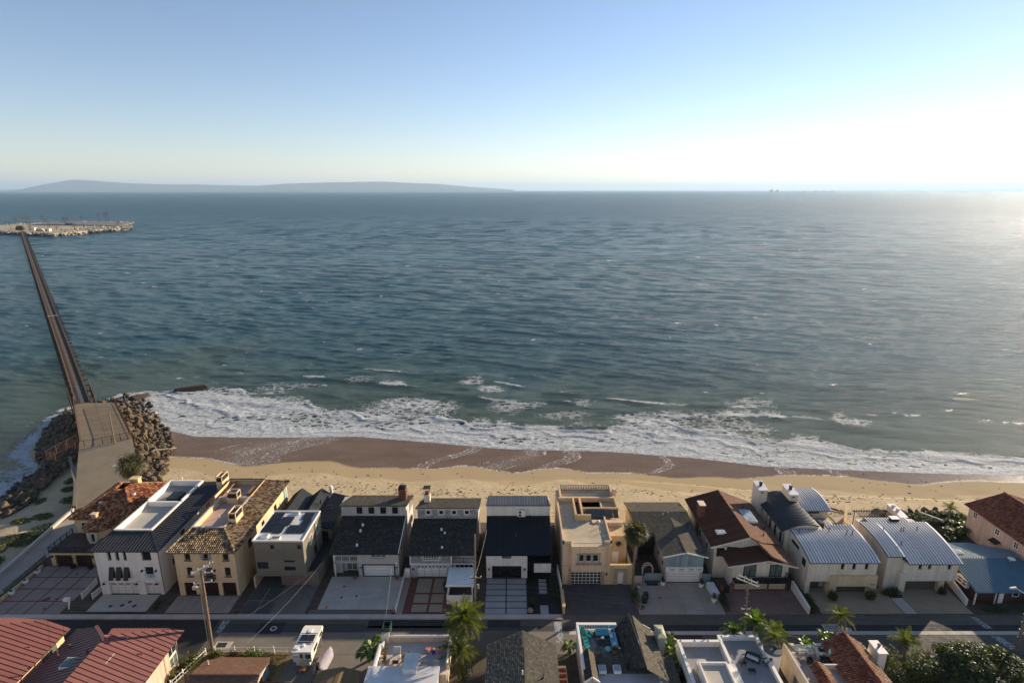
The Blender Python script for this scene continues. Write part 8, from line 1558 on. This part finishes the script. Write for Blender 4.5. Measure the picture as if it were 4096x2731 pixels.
for k, (x, y) in enumerate(ring(IS, 4.5, 1500, 8) + [(r.uniform(-695, -640), r.uniform(870, 975)) for _ in range(320)]):
    z = r.uniform(.3, 4.2) + (.8 if 880 < y < 1130 and x > -720 else 0)
    if k % 6 == 0 and k // 6 < 300: inst('rock', RK2[k % 6], (x, y, z), t, (r.uniform(0, 6), r.uniform(0, 6), r.uniform(0, 6)), r.uniform(1.8, 3.4))
    else:
        s = r.uniform(1.0, 2.4); me = RK2[k % 6]; i0 = len(small.v); small.v.extend([(v.co.x * s + x, v.co.y * s + y, v.co.z * s + z) for v in me.vertices])
        for p_ in me.polygons: small.f.append(tuple(i0 + i for i in p_.vertices)); small.t.append(.5); small.mi.append(0)
small.build('small_rocks', RKW, t, kind='stuff')
FT = [fan(2.8, 3, 11).mesh('frond', leafmat('far_frond', (.10, .075, .03), (.17, .12, .05)))]
for i, (x, y, hh, nm) in enumerate(((-749, 872, 18, 'tallest-trunked islet palm left of the pier head'), (-756, 868, 13, 'short islet palm at the left of the pier head'), (-762, 899, 19, 'first of two close palms right of the pier head'), (-754, 897, 19, 'second of two close palms right of the pier head'), (-781, 934, 16, 'thin faint islet palm behind the dark bush'), (-769, 946, 18, 'taller of the palm pair on the sandy neck'), (-763, 946, 13, 'lower of the palm pair on the sandy neck'), (-715, 960, 17, 'lone thin islet palm above the grey gravel'), (-786, 1100, 14, 'left palm of the far trio on the islet'), (-775, 1102, 15, 'middle palm of the far trio on the islet'), (-768, 1098, 17, 'right palm of the far trio on the islet'))):
    t = thing('islet_palm', nm, 'palm tree', (x, y, 4), 'tall palms on the islet'); MB().tube([(x + 1.5, y, 3.5), (x, y, 4 + hh)], [.35, .22], 5).build('trunk', BARK, t); crown(t, (x, y, 4 + hh), FT, 14, -1.1, 1.1, (.9, 1.1), i)
for i, (x, y, s, nm) in enumerate(((-757, 944, 1.0, 'low palm on the sandy neck of the islet'), (-710, 898, 1.2, 'low palm beside the pale rocks in the islet middle'), (-785, 1015, 1.6, 'broad low palm at the left end of the grey gravel'), (-696, 916, 1.1, 'low palm on the islet beach'), (-655, 960, 1.2, 'low palm near the right end of the islet'), (-781, 934, 1.2, 'low palm beside the dark islet bush'))):
    t = thing('islet_palm', nm, 'palm tree', (x, y, 4), 'low palms on the islet'); MB().tube([(x, y, 3.5), (x, y, 4 + 4 * s)], [.5, .4], 5).build('trunk', BARK, t); crown(t, (x, y, 4 + 4 * s), FT, 16, -.6, 1.2, (1.0 * s, 1.2 * s), i + 30)
bush('dark rounded bush beside the pier head on the islet', -752, 880, 4, 6, 5, 7, LD, 900, .9, 3, stem=False); bush('low olive bush left of the grey gravel on the islet', -770, 1003, 4, 7, 5, 4, LO, 500, .9, 4, stem=False)
for i, (x, y, nm, w) in enumerate(((-706, 845, 'long low grey shed by the islet rocks', 9), (-693, 846, 'small pale hut in the middle of the islet sheds', 6), (-735, 868, 'white walled hut right of the pier head', 8))):
    t = thing('islet_shed', nm, 'shed', (x, y, 4), 'sheds on the islet'); MB().box(x, x + w, y + 8, y + 13, 4, 7.6).build('wall', PINKST if i == 0 else OFFW, t); MB().box(x - .4, x + w + .4, y + 7.6, y + 13.4, 7.6, 8.0).build('roof', GREYW, t); MB().box(x + 1, x + 2.4, y + 7.92, y + 8, 4, 6.4).build('door', DARKM, t)
# ------------------------------------------------------------------ oil platforms on the horizon
PLT = mat('platform_steel', (.22, .22, .22), .8, .1)
for i, (x, y, s, nm) in enumerate(((1935, 15000, .6, 'tiny isolated oil platform left of the others on the horizon'), (6640, 15000, 1.25, 'left of the close pair of oil platforms on the horizon'), (6790, 15000, 1.1, 'right of the close pair of oil platforms on the horizon'), (7501, 15000, .7, 'first faint platform right of the close pair'), (7757, 15000, .7, 'second faint platform right of the close pair'), (7990, 15000, .65, 'third faint platform right of the close pair'), (8205, 15000, .7, 'rightmost faint oil platform on the horizon'))):
    t = thing('oil_platform', nm, 'oil platform', (x, y, 0), 'oil platforms on the horizon'); MB().box(x - 32 * s, x + 32 * s, y - 20, y + 20, 22 * s, 34 * s).build('deck', PLT, t); MB().box(x - 26 * s, x + 5 * s, y - 16, y + 16, 34 * s, 48 * s).build('housing', PLT, t)
    MB().hull8([(x + 8 * s, y - 8, 34 * s), (x + 22 * s, y - 8, 34 * s), (x + 22 * s, y + 8, 34 * s), (x + 8 * s, y + 8, 34 * s), (x + 13 * s, y - 2, 92 * s), (x + 17 * s, y - 2, 92 * s), (x + 17 * s, y + 2, 92 * s), (x + 13 * s, y + 2, 92 * s)]).build('derrick', PLT, t)
    for dx in (-24, -8, 8, 24): MB().box(x + dx * s - 2, x + dx * s + 2, y - 2, y + 2, -2, 22 * s).build('leg', PLT, t)
